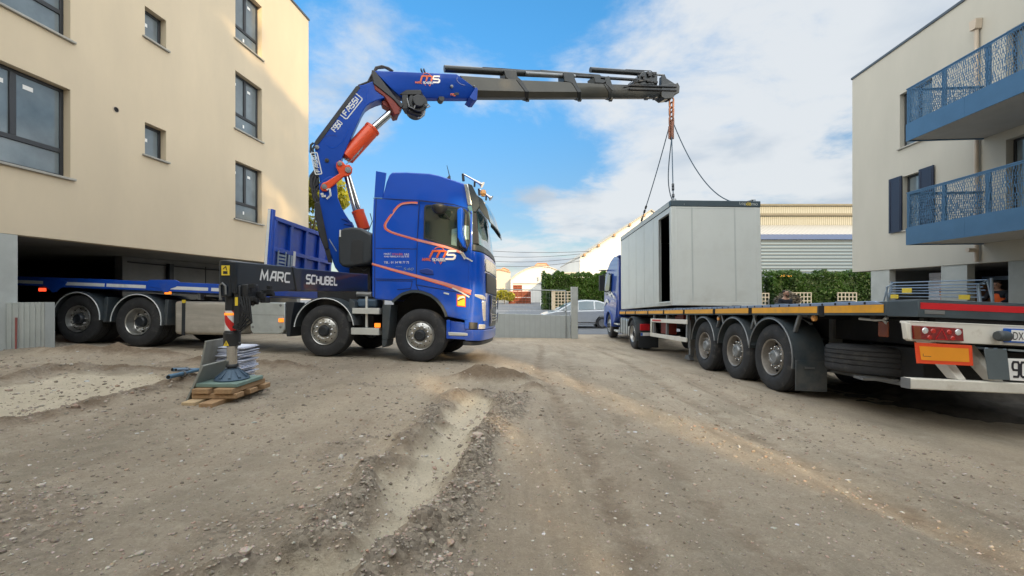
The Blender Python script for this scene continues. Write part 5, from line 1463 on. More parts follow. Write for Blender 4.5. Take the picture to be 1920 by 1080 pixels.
for a, c_ in ((84, 112), (280, 322)):
    P = [(a - 4, 527), (a, 524.5), (c_ + 6, 524.8), (c_ + 14, 528), (c_ + 8, 538), (c_ - 2, 541), (c_ - 8, 548), (c_ - 16, 548), (c_ - 22, 541), (a, 538)]
    b = MB(TM); b.prism(tP(P, -1.282), (0, .03, 0)); b.build('stake_pocket', MT['bed_blue'], bed, bevel=.008)
for a, m_ in ((77, 'red_lamp_lit'), (313, 'amber_lamp')): tprism('marker_lamp', [(a - 5, 545), (a + 5, 545), (a + 5, 551.5), (a - 5, 551.5)] if a > 100 else [(a - 5, 540), (a + 5, 540), (a + 5, 546), (a - 5, 546)], m_, -1.26, .05, .006)
xh = tp(505, 470)[0]; zh = tp(505, 403)[1]
b = MB(TM); b.box2((xh - .05, -1.2, zb1), (xh - .02, 1.22, zh))
for y in (-1.2, -.62, -.02, .58, 1.15): b.box2((xh - .02, y, zb1 + .01), (xh + .05, y + .09, zh - .08))
for z in (zb1 + (zh - zb1) * .50, zh - .10): b.box2((xh - .0195, -1.2, z), (xh + .055, 1.24, z + .09))
hb = b.build('headboard', MT['bed_blue'], TR, bevel=.008)
b = MB(TM); b.box2((xh - .07, -1.29, zb0 - .05), (xh + .04, -1.19, zh + .12)); b.build('post', MT['bed_blue'], hb, bevel=.008)
b = MB(TM); b.box2((xh - .06, -1.295, zb0 - .04), (xh - .005, -1.2905, zh + .11)); b.build('reflective_strip', MT['reflect_white'], hb)
b = MB(TM)
for k in range(9): b.box2((xh + .06, -1.05 + .012 * 0, zb1 + .08 + k * .075), (xh + .075, -.80, zb1 + .12 + k * .075))
for y in (-1.06, -.8): b.box2((xh + .058, y, zb1 + .05), (xh + .08, y + .02, zb1 + .8))
for y in (-.70, -.60): b.box2((xh + .058, y, zb1 + .05), (xh + .08, y + .05, zb1 + .75))
b.build('grating', MT['galv'], hb)
b = MB(TM); b.box2((xh + .056, -.50, zb1 + .52), (xh + .062, -.41, zb1 + .86)); b.build('label_plate', MT['letter_white'], hb)
# fuel tank, box
P = [(322, 575), (325, 567), (334, 563.5), (425, 565), (425, 628), (333, 627.5), (326, 624)]
b = MB(TM); q = tP([(326, 564), (440, 566), (440, 628.5), (326, 627)], -1.22); b.prism(q, (0, .6, 0)); tk = b.build('fuel_tank', MT['alu_tank'], TR, bevel=.07, seg=4)
tprism('tank_strap', [(341, 562.5), (347, 562.5), (346, 629), (340, 628)], 'plastic_black', -1.232, .02, .003, parent=tk)
tprism('tank_strap', [(341, 562.5), (347, 562.5), (347, 568), (341, 568)], 'yellow_label', -1.236, .02, .003, parent=tk)
b = MB(TM); q = tP([(469, 566), (534, 567.5), (534, 618), (527, 626), (474, 626), (469, 618)], -1.22); b.prism(q, (0, .55, 0)); bx = b.build('tool_box', MT['alu_box'], TR, bevel=.02, seg=3)
for a, c_ in ((474, 572), (526, 572.5), (474, 613), (526, 613)):
    (x, y, z), = tP([(a, c_)], -1.222); b = MB(TM); b.lathe([(.028, 0), (.026, -.006), (.014, -.008), (.0, -.012)], (x, y, z), (0, 1, 0), 12); b.build('box_bolt', MT['steel_grey'], bx)
b = MB(TM); b.ribbon(tP([(470, 590), (533, 591)], -1.221), .008, (0, -1, 0), .002); b.build('box_seam', MT['steel_grey'], bx)
tprism('marker_lamp', [(523.5, 597), (532.5, 597), (532.5, 604), (523.5, 604)], 'amber_lamp', -1.222, -.03, .006)
tprism('end_bracket', [(536, 566), (552, 566), (546, 600), (544, 631), (537, 631)], 'plastic_black', -1.2, .4, .01)
tprism('bed_bracket', [(370, 550), (376, 550), (376, 562), (370, 562)], 'steel_grey', -1.15, .1, .004); tprism('bed_bracket', [(410, 551), (416, 551), (416, 563), (410, 563)], 'steel_grey', -1.15, .1, .004)
# mudguards over axles two to four
g2 = arc_guard(TR, TM, AX[1], WZ + .03, .665, -1.27, -.8, 10, 178)
tprism('guard_bracket', [(655, 560), (665, 566), (664, 603), (650, 603)], 'plastic_dark', -1.2, .35, .01)
arc_guard(TR, TM, AX[2], WZ + .0, .615, -1.27, -.58, -5, 182); arc_guard(TR, TM, AX[3], WZ + .0, .60, -1.27, -.58, 0, 178)
for ax in AX[1:]: arc_guard(TR, TM, ax, WZ, .62, 1.27, .6, 5, 175)
for ax in AX[2:]:
    b = MB(TM); b.box2((ax + .58, -1.22, WZ - .05), (ax + .66, -.62, WZ + .5)) ; b.build('mudflap', MT['plastic_dark'], TR, bevel=.01)

# ---- crane
CA = math.radians(22.0); ca_ = Vector((math.cos(CA), math.sin(CA), 0)); cn_ = Vector((math.sin(CA), -math.cos(CA), 0)); CB = Vector((-3.66, 9.75, 0))
def cp(px, py, off=0.0): return on(px, py, CB + cn_ * off, cn_)
def cprism(name, pts, matr, off, bevel=.015, parent=None, off2=None, **k):
    b = MB(); q = [cp(a, c_, off) for a, c_ in pts]
    b.prism(q, cn_ * (-(off - (-off if off2 is None else off2)))); return b.build(name, MT[matr], parent or TR, bevel=bevel, **k)
cprism('crane_column', [(598, 345), (604, 338), (618, 330), (629, 333), (632, 350), (633.5, 371), (640, 388), (648, 402), (660, 420), (672, 438), (690, 480), (696, 515), (640, 515), (628, 500), (617, 470), (606.5, 436), (600, 392)], 'crane_blue', .24)
b = MB(); o = CB.copy(); o.z = -.35; b.cyl(o, o + Vector((0, 0, .75)), .42, 28); b.box((o.x, o.y + .1, -.15), (1.0, 1.5, .5)); b.build('crane_base', MT['black_steel'], TR, bevel=.02)
cprism('main_boom', [(588.5, 269), (592, 262), (666, 163), (671, 160.5), (684, 158), (699, 152), (722, 158), (735, 178), (717.7, 184.5), (706, 188), (694, 193.5), (686, 199.5), (680, 209), (659.4, 254.4), (641, 297), (637, 306), (641, 322), (632, 336), (614, 343), (599.5, 340), (594.5, 312), (591.2, 285.5)], 'crane_blue', .19)
cprism('boom_guard', [(589, 267.5), (667.5, 161.5), (672, 160), (675.5, 163.5), (597.5, 269.5), (592, 272)], 'black_steel', .205, .006)
line3 = lambda name, pts, w, matr, off, h=.003, closed=False, parent=None: (lambda b: (b.ribbon([cp(a, c_, off) for a, c_ in pts], w, cn_, h, closed), b.build(name, MT[matr], parent or TR, smooth=10))[1])(MB())
line3('weld_seam', arcpx([(600, 263), (612, 255), (626, 252.5), (632, 256)]), .012, 'blue_dark_paint', .1925)
line3('weld_seam', arcpx([(612, 270), (620, 278), (632, 275), (645, 262), (655, 240)]), .012, 'blue_paint', .1925)
line3('weld_seam', arcpx([(689, 165), (688, 180), (684, 192)]), .012, 'blue_paint', .1925)
# pins, link arm
def pin(px, py, off, r, matr='steel_grey', t=.05, name='pin', seg=20):
    b = MB(); c = cp(px, py, off); b.cyl(c - cn_ * .02, c + cn_ * t, r, seg); b.cyl(c + cn_ * t, c + cn_ * (t + .015), r * .55, seg); return b.build(name, MT[matr], TR, bevel=.004)
pin(594.5, 277, .19, .045, 'steel_grey'); pin(613, 301, .19, .045, 'bronze_boom', .02)
b = MB()
LA = [(600, 352), (604, 343), (612, 340), (636, 325), (630, 312), (631, 304), (637, 300), (644, 304), (648, 309), (655, 308), (661, 315), (660, 324), (653, 330), (645, 331), (620, 352), (613, 358.5), (604, 358)]
b.prism([cp(a, c_, .29) for a, c_ in LA], cn_ * -.07); b.prism([cp(a, c_, -.22) for a, c_ in LA], cn_ * -.07); la = b.build('link_arm', MT['orange_paint'], TR, bevel=.02, seg=3)
for a, c_, r in ((608, 350, .055), (652.5, 319, .065), (637, 307, .05)):
    b = MB(); c = cp(a, c_, .29); b.cyl(c - cn_ * .6, c + cn_ * .03, r, 20); b.cyl(c + cn_ * .03, c + cn_ * .04, r * .5, 16); b.build('pin', MT['steel_grey'], la, bevel=.004)
b = MB(); c = cp(613, 356, .33); b.tube([c, c + Vector((.06, 0, .02)), c + Vector((.08, 0, -.12)), c + Vector((0, 0, -.2))], .022, 6); b.build('lock_hook', MT['reflect_white'], la)
def cylinder(a, b1, c1, r0, r1, name='hydraulic_cylinder'):
    """barrel from a to b1, rod on to c1 (photograph positions on the crane's plane)"""
    A, Bq, Cq = cp(*a), cp(*b1), cp(*c1)
    d = (Bq - A).normalized()
    m = MB(); m.tube([A, A + d * .03, Bq - d * .05, Bq - d * .049, Bq], [r0 * .7, r0, r0, r0 * 1.05, r0 * 1.05], 26); h = m.build(name, MT['orange_paint'], TR, smooth=30)
    m = MB(); m.cyl(Bq - d * .05, Cq, r1, 20); m.build('rod', MT['chrome'], h)
    m = MB(); m.cyl(Cq - cn_ * .2, Cq + cn_ * .2, r1 * 1.5, 18); m.build('rod_eye', MT['red_dark'], h, bevel=.01)
    return h
cylinder((648, 297), (699, 241), (742, 203), .175, .085)
h = cylinder((684, 432), (670.5, 395), (651, 326), .135, .0)
m = MB(); s_ = cn_ * .0
for dx in (-4.5, 4.5): m.cyl(cp(670.5 + dx, 398), cp(651 + dx * .6, 328), .048, 16)
m.build('rod', MT['chrome'], h)
m = MB(); m.tube([cp(*q, .1) for q in ((690, 436), (698, 415), (694, 400))], .01, 5); m.build('hose', MT['cable'], h)
m = MB()
for q in ([(646, 300), (660, 296), (676, 281), (683, 272)], [(649, 308), (662, 298), (680, 277)], [(652, 300), (668, 290), (679, 276)], [(662, 296), (667, 287)], [(671, 290), (675, 281)]): m.tube([cp(a, c_, .12) for a, c_ in q], .010, 5)
m.build('hose', MT['steel_grey'], TR)
# knuckle
cprism('knuckle_bracket', [(700, 154), (709, 158), (722, 170), (738, 187), (748, 200), (749, 213), (740, 215), (735, 205), (722, 182), (703, 168)], 'red_dark', .21, .015)
cprism('knuckle_link', [(716, 189), (722, 188), (742, 202), (738, 208), (718, 196)], 'red_dark', .12, .01)
m = MB()
for q, r in (([(697, 152), (699, 140), (705, 127), (716, 124.5), (728, 128), (737, 134)], .03), ([(692, 157), (697, 140), (708, 128), (722, 127), (733, 133)], .022), ([(672, 161), (690, 154), (697, 141), (703, 133)], .026), ([(676, 163), (688, 158), (694, 152)], .02)):
    m.tube([cp(a, c_, .10) for a, c_ in q], r, 8)
m.build('hose', MT['cable'], TR)
# boom sections
def hexring(t, c, bt, off, lo):
    A = [cp(*t, off), cp(*c, off), cp(*bt, lo)]
    f = [A[0] - cn_ * 2 * off, A[1] - cn_ * 2 * off, A[2] - cn_ * 2 * lo]
    return [A[0], A[1], A[2], f[2], f[1], f[0]]
m = MB(); m.loft([hexring((700, 132), (733, 166), (752, 183.5), .22, .10), hexring((856, 138.5), (893.5, 166), (888, 184.5), .21, .095)]); ob_ = m.build('outer_boom', MT['crane_blue'], TR, bevel=.018)
cprism('boom_cheek', [(697, 131), (702, 131.5), (742, 183), (757, 196), (752, 202), (738, 186), (700, 156)], 'black_steel', .235, .01)
cprism('boom_lip', [(880, 182), (892.5, 163), (896, 166), (894.5, 188), (888, 188)], 'crane_blue', .225, .01)
line3('weld_seam', arcpx([(858, 144), (856, 150), (862, 157), (872, 160)]), .02, 'blue_dark_paint', .218)
pin(846.5, 163, .215, .035); pin(888, 162.5, .212, .02)
m = MB()
for a in (791, 796): m.box(tuple(cp(a, 134, 0)), (.03, .2, .04))
m.box(tuple(cp(854, 176, .16)), (.16, .02, .06)); m.build('boom_fitting', MT['black_steel'], TR)
STG = [((862, 141.5), (885, 169), (880, 182.5), (975, 149), (991, 171.5), (990, 183), .185, .085), ((965, 149.5), (978, 171.8), (978, 183), (1079, 154), (1089, 172.2), (1088, 183), .165, .075),
       ((1070, 154.5), (1080, 172.3), (1080, 183), (1139, 156.5), (1147, 172.4), (1146, 183), .148, .068), ((1130, 157), (1140, 172.6), (1140, 183), (1262, 161.5), (1270, 173), (1262, 183.5), .130, .06)]
for i, (a, c_, d_, e_, f_, g_, off, lo) in enumerate(STG):
    m = MB(); m.loft([hexring(a, c_, d_, off, lo), hexring(e_, f_, g_, off, lo)]); s = m.build('boom_extension', MT['bronze_boom'] if i < 3 else MT['boom_black'], TR, bevel=.012)
    if i < 3:
        sh = lambda q, k: (q[0] + k, q[1])
        m = MB(); m.loft([hexring(sh(e_, -7), sh(f_, -6), sh(g_, -5), off + .012, lo + .012), hexring(sh(e_, 1), sh(f_, 1.5), (g_[0] + 1, g_[1] + 1.5), off + .012, lo + .012)]); m.build('collar', MT['boom_black'], s, bevel=.006)
        m = MB(); m.box(tuple(cp(g_[0] - 1, g_[1] + 3, 0)), (.10, .12, .10)); m.build('pad_block', MT['boom_black'], s, bevel=.01)
def ctube(name, pts, r, matr, off=0, seg=14, parent=None):
    m = MB(); m.tube([cp(a, c_, off) for a, c_ in pts], r, seg); return m.build(name, MT[matr], parent or TR, smooth=30)
ctube('extension_cylinder', [(833, 129), (960, 136.5), (1062, 141)], .085, 'boom_black'); ctube('cylinder_rod', [(985, 137.5), (1078, 143)], .05, 'steel_grey', .07)
ctube('extension_cylinder', [(1014, 134.5), (1124, 143.5)], .05, 'boom_black', .02); ctube('cylinder_rod', [(1066, 142), (1195, 150)], .042, 'black_steel', .06)
ctube('extension_cylinder', [(1107, 131), (1180, 136), (1206, 138)], .075, 'boom_black'); ctube('cylinder_rod', [(1204, 137.5), (1244, 141)], .03, 'steel_grey')
ctube('hydraulic_pipe', [(903, 132), (905, 126.5), (945, 129), (985, 132), (1015, 132.5), (1058, 136)], .014, 'black_steel', .05, 6); ctube('hydraulic_pipe', [(1168, 135), (1173, 130.5), (1220, 133), (1228, 139)], .014, 'black_steel', .05, 6)
for P in ([(945, 131), (968, 132), (970, 143), (980, 152), (988, 166), (984, 168), (970, 155), (955, 150), (948, 145)], [(1057, 135), (1076, 137), (1078, 147), (1086, 165), (1083, 168), (1070, 155), (1058, 152)], [(1113, 142), (1128, 141), (1126, 148), (1140, 150), (1132, 156), (1116, 155)],
          [(1134, 144), (1142, 142), (1146, 152), (1151, 168), (1148, 170), (1136, 157)]):
    cprism('boom_bracket', P, 'boom_black', .17, .012)
cprism('valve_cluster', [(1199, 141), (1206, 134), (1228, 134.5), (1233, 140), (1233, 159), (1190, 159), (1190, 150), (1197, 148)], 'boom_black', .14, .015)
m = MB(); r_ = random.Random(5)
for k in range(16):
    a, c_ = r_.uniform(1194, 1230), r_.uniform(137, 157); p_ = cp(a, c_, .15 + r_.uniform(-.01, .03)); m.box(tuple(p_), (r_.uniform(.04, .12), .06, r_.uniform(.03, .08)))
for k in range(5): m.tube([cp(1178 + k * 5, 158 - k, .16), cp(1190 + k * 4, 148 + k, .18), cp(1204 + k * 4, 152 - k, .18)], .012, 5)
m.build('valve', MT['black_steel'], TR, bevel=.005)
cprism('tip_horn', [(1240, 160), (1241, 143), (1246, 138.5), (1250, 147), (1263, 155), (1268, 160)], 'boom_black', .06, .008)
cprism('tip_head', [(1240, 159), (1262, 155), (1268, 157), (1271, 154), (1275, 162), (1274, 174), (1266, 176), (1262, 184), (1247, 186), (1240, 181)], 'boom_black', .15, .02)
ctube('hydraulic_pipe', [(1178, 160), (1268, 163)], .03, 'black_steel', .16, 8); ctube('hydraulic_pipe', [(1180, 167), (1268, 170)], .026, 'black_steel', .16, 8); ctube('hydraulic_pipe', [(1172, 163), (1188, 158), (1200, 161)], .02, 'cable', .17, 6)
for a in (1212, 1228): m = MB(); m.box(tuple(cp(a, 184.5, 0)), (.12, .14, .06)); m.build('pad_block', MT['boom_black'], TR, bevel=.01)
m = MB(); c = cp(1251, 184, 0); m.cyl(c - cn_ * .08, c + cn_ * .08, .10, 20); m.build('tip_sheave', MT['black_steel'], TR, bevel=.01)
# winch under the boom
m = MB(); c = cp(781, 199, 0)
m.cyl(c - cn_ * .32, c + cn_ * .24, .225, 26); m.cyl(c + cn_ * .24, c + cn_ * .34, .14, 20); m.box(tuple(cp(772, 182, 0)), (.55, .5, .12)); m.box(tuple(cp(762, 196, .1)), (.14, .3, .34)); m.cyl(cp(764, 208, .1), cp(790, 218, .1), .07, 12)
w_ = m.build('winch', MT['black_steel'], TR, bevel=.015)
m = MB()
for q in ([(779, 183), (777, 190), (781, 193), (786, 186), (785, 181)], [(797, 198), (803, 196), (806, 199), (800, 202)], [(797, 208), (795, 216), (789, 221), (783, 221)], [(763, 184), (767, 200), (776, 204), (779, 196)]): m.tube([cp(a, c_, .30) for a, c_ in q], .018, 6)
m.build('hose', MT['steel_grey'], w_)
m = MB(); c = cp(827, 186, .06); m.cyl(c - cn_ * .12, c + cn_ * .06, .075, 16); m.box(tuple(cp(826, 180, 0)), (.08, .2, .12)); m.cyl(cp(806, 184, .05), cp(824, 184, .05), .018, 8); m.build('rope_roller', MT['black_steel'], TR, bevel=.008)
# hose guard down the back of the column
cprism('hose_guard', [(589, 381), (599, 378), (601, 386), (616, 458), (616, 466), (609, 468), (598, 440), (592, 412)], 'black_steel', .30, .012, off2=.05)
cprism('hose_guard', [(609, 468), (618, 466), (623, 489), (623, 492), (615, 491)], 'black_steel', .28, .012, off2=.08)
m = MB()
for q in ([(588, 268), (583, 272), (582, 285), (588, 292), (592, 310), (590, 325), (584, 335), (585, 355), (588, 372), (596, 384)], [(592, 270), (586, 280), (590, 300), (594, 322), (588, 345), (592, 365), (597, 380)], [(590, 320), (582, 330), (582, 350), (590, 358), (590, 372)], [(606, 345), (598, 350), (592, 362), (598, 376)], [(589, 300), (593, 318), (596, 332)]):
    m.tube([cp(a, c_, .16) for a, c_ in q], .024, 7)
m.build('hose', MT['cable'], TR)
cprism('hose_clamp', [(585, 330), (597, 328), (599, 345), (592, 352), (585, 350)], 'black_steel', .15, .02)
m = MB(); m.box(tuple(cp(604, 364, .25)), (.06, .03, .05)); m.box(tuple(cp(607, 368, .25)), (.09, .03, .05)); m.build('grease_block', MT['reflect_white'], TR, bevel=.006)
m = MB()
for q in ([(640, 410), (652, 409), (660, 418)], [(645, 420), (660, 416), (664, 424)]): m.prism([cp(q[0][0], q[0][1], .26), cp(q[1][0], q[1][1], .26), cp(q[2][0], q[2][1], .26)], cn_ * -.2)
m.build('step_plate', MT['blue_dark_paint'], TR)
line3('weld_seam', [(617, 448), (631, 471)], .02, 'stripe_pink' if False else 'galv', .2425)
# oil tank
b = MB(TM); P = [(633, 445), (636, 431), (645, 427), (660, 425), (676, 427), (698, 439), (698, 489), (690, 494), (660, 499), (641, 500), (634, 492)]
b.prism(tP(P, -1.15), (0, .75, 0)); ot = b.build('oil_tank', MT['tank_plastic'], TR, bevel=.05, seg=4)
b = MB(TM); b.prism(tP([(659, 456), (663, 449.5), (677, 450), (681, 454), (681, 493), (666, 495), (657, 488)], -1.153), (0, -.004, 0)); b.build('tank_recess', MT['plastic_black'], ot, bevel=.02)
tprism('level_gauge', [(636.5, 431), (639, 431), (639, 444), (636, 444)], 'reflect_white', -1.156, .01, .002, parent=ot)

# ---- lettering on the crane and cab
def cletter(txt, name, a, bq, hpx, t, matr, off, gap=.28, shear=0):
    A, Bv = cp(*a, off), cp(*bq, off); U = (Bv - A); w = U.length; U.normalize(); V = cn_.cross(U) * -1
    if V.dot(Vector((0, 0, 1))) < 0 and abs(V.z) > .3: V = -V
    return A, U, V, w
def boxed(txt, a, bq, h, off, matr='reflect_white'):
    """letters in a rounded frame, a -> b the frame's lower edge"""
    A, U, V, w = cletter(txt, '', a, bq, 0, 0, '', off)
    V = U.cross(cn_) * -1
    m = MB(); r = .18 * h
    pts = []
    for (cx_, cy_, a0) in ((w - r, r, -90), (w - r, h - r, 0), (r, h - r, 90), (r, r, 180)):
        for k in range(5): t = math.radians(a0 + 22.5 * k); pts.append(A + U * (cx_ + r * math.cos(t)) + V * (cy_ + r * math.sin(t)))
    m.ribbon(pts, .022, cn_, .003, True)
    strokes(m, txt, A + U * (w * .11) + V * (h * .24), U, V, cn_, w * .78, h * .52, h * .13, .34)
    return m.build('lettering', MT[matr], TR, smooth=10)
boxed('FASSI', (649.5, 224), (680, 185.5), .155 * 1.25, .1935)
boxed('FASSI', (603.5, 326), (594.5, 286), .13, .1935)
A, U, V, w_ = cletter('', '', (629, 247.5), (642, 231.5), 0, 0, '', .1935); V = U.cross(cn_) * -1
m = MB(); strokes(m, 'F950', A, U, V, cn_, w_ * 1.0, .105, .022, .35); m.build('lettering', MT['reflect_white'], TR, smooth=10)
def ms_logo(A, U, V, n, w, parent, th=.003):
    """orange m and white s over the firm's name"""
    k = w / 1.0
    m = MB(); strokes(m, 'm', A + U * .22 * k + V * .10 * k, U, V, n, .44 * k, .20 * k, .062 * k, 0, .35, th)
    pts = [A + U * (.50 + .16 * math.cos(t)) * k + V * (.29 + .13 * math.sin(t)) * k for t in np.linspace(2.6, .4, 10)]; m.ribbon(pts, .022 * k, n, th)
    m.build('logo', MT['letter_orange'], parent, smooth=10)
    m = MB(); strokes(m, 'S', A + U * .70 * k + V * .06 * k, U, V, n, .27 * k, .24 * k, .062 * k, 0, .25, th); m.build('logo', MT['letter_white'], parent, smooth=10)
    m = MB(); strokes(m, 'MARC', A + n * .002, U, V, n, .27 * k, .075 * k, .018 * k, .25, 0, th); m.build('lettering', MT['letter_orange'], parent, smooth=10)
    m = MB(); strokes(m, 'SCHUBEL', A + U * .31 * k + n * .002, U, V, n, .40 * k, .075 * k, .018 * k, .25, 0, th); m.build('lettering', MT['letter_white'], parent, smooth=10)
    m = MB(); m.ribbon([A + U * .36 * k + V * -.02 * k, A + U * .40 * k + V * -.08 * k], .02 * k, n, th); m.ribbon([A + U * .52 * k + V * -.02 * k, A + U * .56 * k + V * -.09 * k, A + U * .60 * k + V * -.02 * k], .02 * k, n, th); m.build('logo', MT['letter_orange'], parent, smooth=10)
A = cp(779, 156.5, .2235); Bv = cp(825.5, 157.5, .2235); U = (Bv - A).normalized(); ms_logo(A, U, (U.cross(cn_) * -1), cn_, (Bv - A).length, TR)
m = MB(); A = cp(845, 178.5, .155); strokes(m, 'M5', A, ca_, Vector((0, 0, 1)), cn_, .11, .07, .018, .3); m.build('lettering', MT['letter_orange'], TR, smooth=10)
nT = -yt_
A = TM @ Vector(tP([(792, 489)], -1.2545)[0]); Bv = TM @ Vector(tP([(853.5, 489.5)], -1.2545)[0]); U = (Bv - A).normalized(); ms_logo(A, U, (U.cross(nT) * -1), nT, (Bv - A).length, TR)
def cab_text(s, x0, x1, yb, yt, matr, shear=0):
    A = TM @ Vector(tP([(x0, yb)], -1.2545)[0]); Bv = TM @ Vector(tP([(x1, yb + .0 * (x1 - x0))], -1.2545)[0]); Cv = TM @ Vector(tP([(x0, yt)], -1.2545)[0])
    U = (Bv - A).normalized(); V = nT.cross(U); V = V if V.z > 0 else -V
    add_text(s, 'lettering', A, U, V, (Bv - A).length, (Cv - A).length, MT[matr], TR, .003, shear)
cab_text('MARC', 720, 733.5, 478, 474.3, 'letter_white'); cab_text('SCHUBEL', 735.5, 756, 478.6, 474.8, 'letter_orange'); cab_text('SAS', 758, 767, 479, 475.2, 'letter_white')
cab_text('95480 PIERRELAYE LES BOIS', 720, 767, 482.6, 479.6, 'letter_white'); cab_text('TEL : 01 34 98 77 72', 720, 767, 494, 490, 'letter_white'); cab_text('540', 756, 775, 507, 502, 'galv', .25)
cab_text('Volvo', 741.5, 753.5, 501, 498.5, 'galv', .2)

# ---- outrigger
OP = Vector((-2.93, 4.65, 0))
def op(px, py, off=0.0): return on(px, py, OP + xt_ * off, xt_)
def oprism(name, pts, matr, off, dep, bevel=.01, parent=None):
    b = MB(); b.prism([op(a, c_, off) for a, c_ in pts], xt_ * -dep); return b.build(name, MT[matr], parent or TR, bevel=bevel)
beam = oprism('outrigger_beam', [(443, 489.5), (556, 501), (556, 545), (443, 551)], 'black_beam', 0, .20, .015)
oprism('beam_housing', [(548, 499.5), (556, 502), (648, 511), (690, 514), (690, 547), (640, 547.5), (556, 546.5)], 'black_beam', .012, .25, .015)
def oletters(txt, x0, x1, yb0, yt0, yb1, t, off, gap):
    A = op(x0, yb0, off); Bv = op(x1, yb1, off); Tv = op(x0, yt0, off)
    U = (Bv - A); w = U.length; U.normalize(); h = (Tv - A).length
    m = MB(); strokes(m, txt, A, U, Vector((0, 0, 1)), xt_, w, h, t, gap, .12); m.build('lettering', MT['letter_white'], TR, smooth=10)
oletters('MARC', 488, 543, 525.5, 507.5, 529, .024, .003, .42); oletters('SCHUBEL', 574, 632, 531, 515.5, 534.5, .026, .0155, .35)
lx, ly = -3.05, 4.65
zz = lambda y, p_=172.0: (550 - y) / p_
leg = None
b = MB(); R3 = xt_
b.box((lx, ly, (zz(489) + zz(556)) / 2), (.115, .22, zz(489) - zz(556))); hd = b.build('leg_head', MT['black_beam'], TR, bevel=.012)
b = MB(); b.box((lx + .005, ly - .114, zz(508)), (.085, .006, .105)); b.build('warning_label', MT['yellow_label'], hd)
b = MB(); b.box((lx + .005, ly - .1185, zz(512)), (.045, .003, .03)); b.ribbon([(lx - .02, ly - .1175, zz(506)), (lx + .01, ly - .1175, zz(501)), (lx + .02, ly - .1175, zz(508))], .008, (0, -1, 0), .002); b.build('label_mark', MT['letter_black'], hd)
b = MB(); b.cyl((lx, ly, zz(556)), (lx, ly, zz(648)), .065, 24); b.cyl((lx, ly, zz(623)), (lx, ly, zz(648)), .082, 24); b.cyl((lx, ly, zz(620)), (lx, ly, zz(634)), .075, 24); lg = b.build('outrigger_leg', MT['black_steel'], TR, bevel=.006)
b = MB(); b.box((lx + .10, ly - .02, zz(575)), (.07, .12, .46)); b.box((lx + .10, ly + .05, zz(545)), (.2, .2, .14)); b.build('leg_valve', MT['black_steel'], lg, bevel=.01)
b = MB(); r_ = random.Random(3)
for k in range(22): b.box((lx + .08 + r_.uniform(0, .22), ly + r_.uniform(-.06, .25), zz(r_.uniform(535, 568))), (r_.uniform(.03, .09), .05, r_.uniform(.03, .08)))
for k in range(5): b.tube([(lx + .10 + .03 * k, ly - .06, zz(556)), (lx + .18 + .02 * k, ly - .08, zz(580 + 6 * k)), (lx + .15, ly - .1, zz(604 + 4 * k)), (lx + .07, ly - .09, zz(612))], .012, 6)
b.build('leg_valve', MT['chassis'], lg, bevel=.004)
b = MB(); b.tube([(lx - .045, ly - .12, zz(560)), (lx - .05, ly - .125, zz(536)), (lx - .02, ly - .128, zz(531)), (lx + .012, ly - .125, zz(537)), (lx + .012, ly - .12, zz(552))], .010, 8); b.build('bent_pipe', MT['steel_grey'], lg)
b = MB(); b.box((lx + .10, ly - .0825, zz(565)), (.03, .004, .09)); b.build('warning_label', MT['yellow_label'], lg)
m_rw = bpy.data.materials.new('red_white_band'); m_rw.use_nodes = True
_n = m_rw.node_tree; _b = _n.nodes['Principled BSDF']; _t = _n.nodes.new('ShaderNodeTexCoord'); _w = _n.nodes.new('ShaderNodeTexWave'); _r = _n.nodes.new('ShaderNodeValToRGB'); _m = _n.nodes.new('ShaderNodeMapping')
_m.inputs['Rotation'].default_value = (0, math.radians(40), 0); _n.links.new(_t.outputs['Object'], _m.inputs['Vector']); _w.bands_direction = 'X'; _w.inputs['Scale'].default_value = 2.3; _n.links.new(_m.outputs['Vector'], _w.inputs['Vector'])
_r.color_ramp.interpolation = 'CONSTANT'; _r.color_ramp.elements[0].color = (.55, .02, .02, 1); _r.color_ramp.elements[1].position = .5; _r.color_ramp.elements[1].color = (.72, .72, .72, 1)
_n.links.new(_w.outputs['Fac'], _r.inputs['Fac']); _n.links.new(_r.outputs['Color'], _b.inputs['Base Color']); _b.inputs['Roughness'].default_value = .4
b = MB(); b.cyl((lx, ly, zz(582)), (lx, ly, zz(619)), .0685, 24); b.build('striped_band', m_rw, lg)
b = MB(); b.cyl((lx, ly, zz(586.5)), (lx, ly, zz(590.5)), .073, 24); b.build('warning_light', MT['amber_lamp'], lg)
b = MB(); b.prism([(lx - .038, ly - .0835, zz(646.5)), (lx + .022, ly - .0835, zz(646.5)), (lx - .008, ly - .0835, zz(637))], (0, -.003, 0)); b.build('warning_label', MT['yellow_label'], lg)
b = MB(); b.ribbon([(lx - .008, ly - .087, zz(644.8)), (lx - .008, ly - .087, zz(640.5))], .008, (0, -1, 0), .001); b.build('label_mark', MT['letter_black'], lg)
b = MB(); b.cyl((lx + .02, ly, zz(655)), (lx + .075, ly + .0, zz(640)), .02, 8); b.build('grease_pipe', MT['steel_grey'], lg)
gzp = gz(lx, ly); ztop = gzp + .205
b = MB(); b.cyl((lx, ly, zz(648)), (lx, ly, zz(684)), .05, 24); b.build('ram', MT['chrome'], lg)
b = MB(); b.lathe([(.052, zz(682)), (.06, zz(684)), (.06, zz(687)), (.045, zz(688.5)), (.045, zz(690.5)), (.055, zz(691))], (lx, ly, 0), (0, 0, 1), 24); b.build('ball_joint', MT['black_steel'], lg)
b = MB(); zf = zz(690)
b.lathe([(.0, ztop + .002), (.165, ztop + .002), (.168, ztop + .014), (.15, ztop + .026), (.07, zf - .012), (.068, zf), (.0, zf)], (lx, ly, 0), (0, 0, 1), 32)
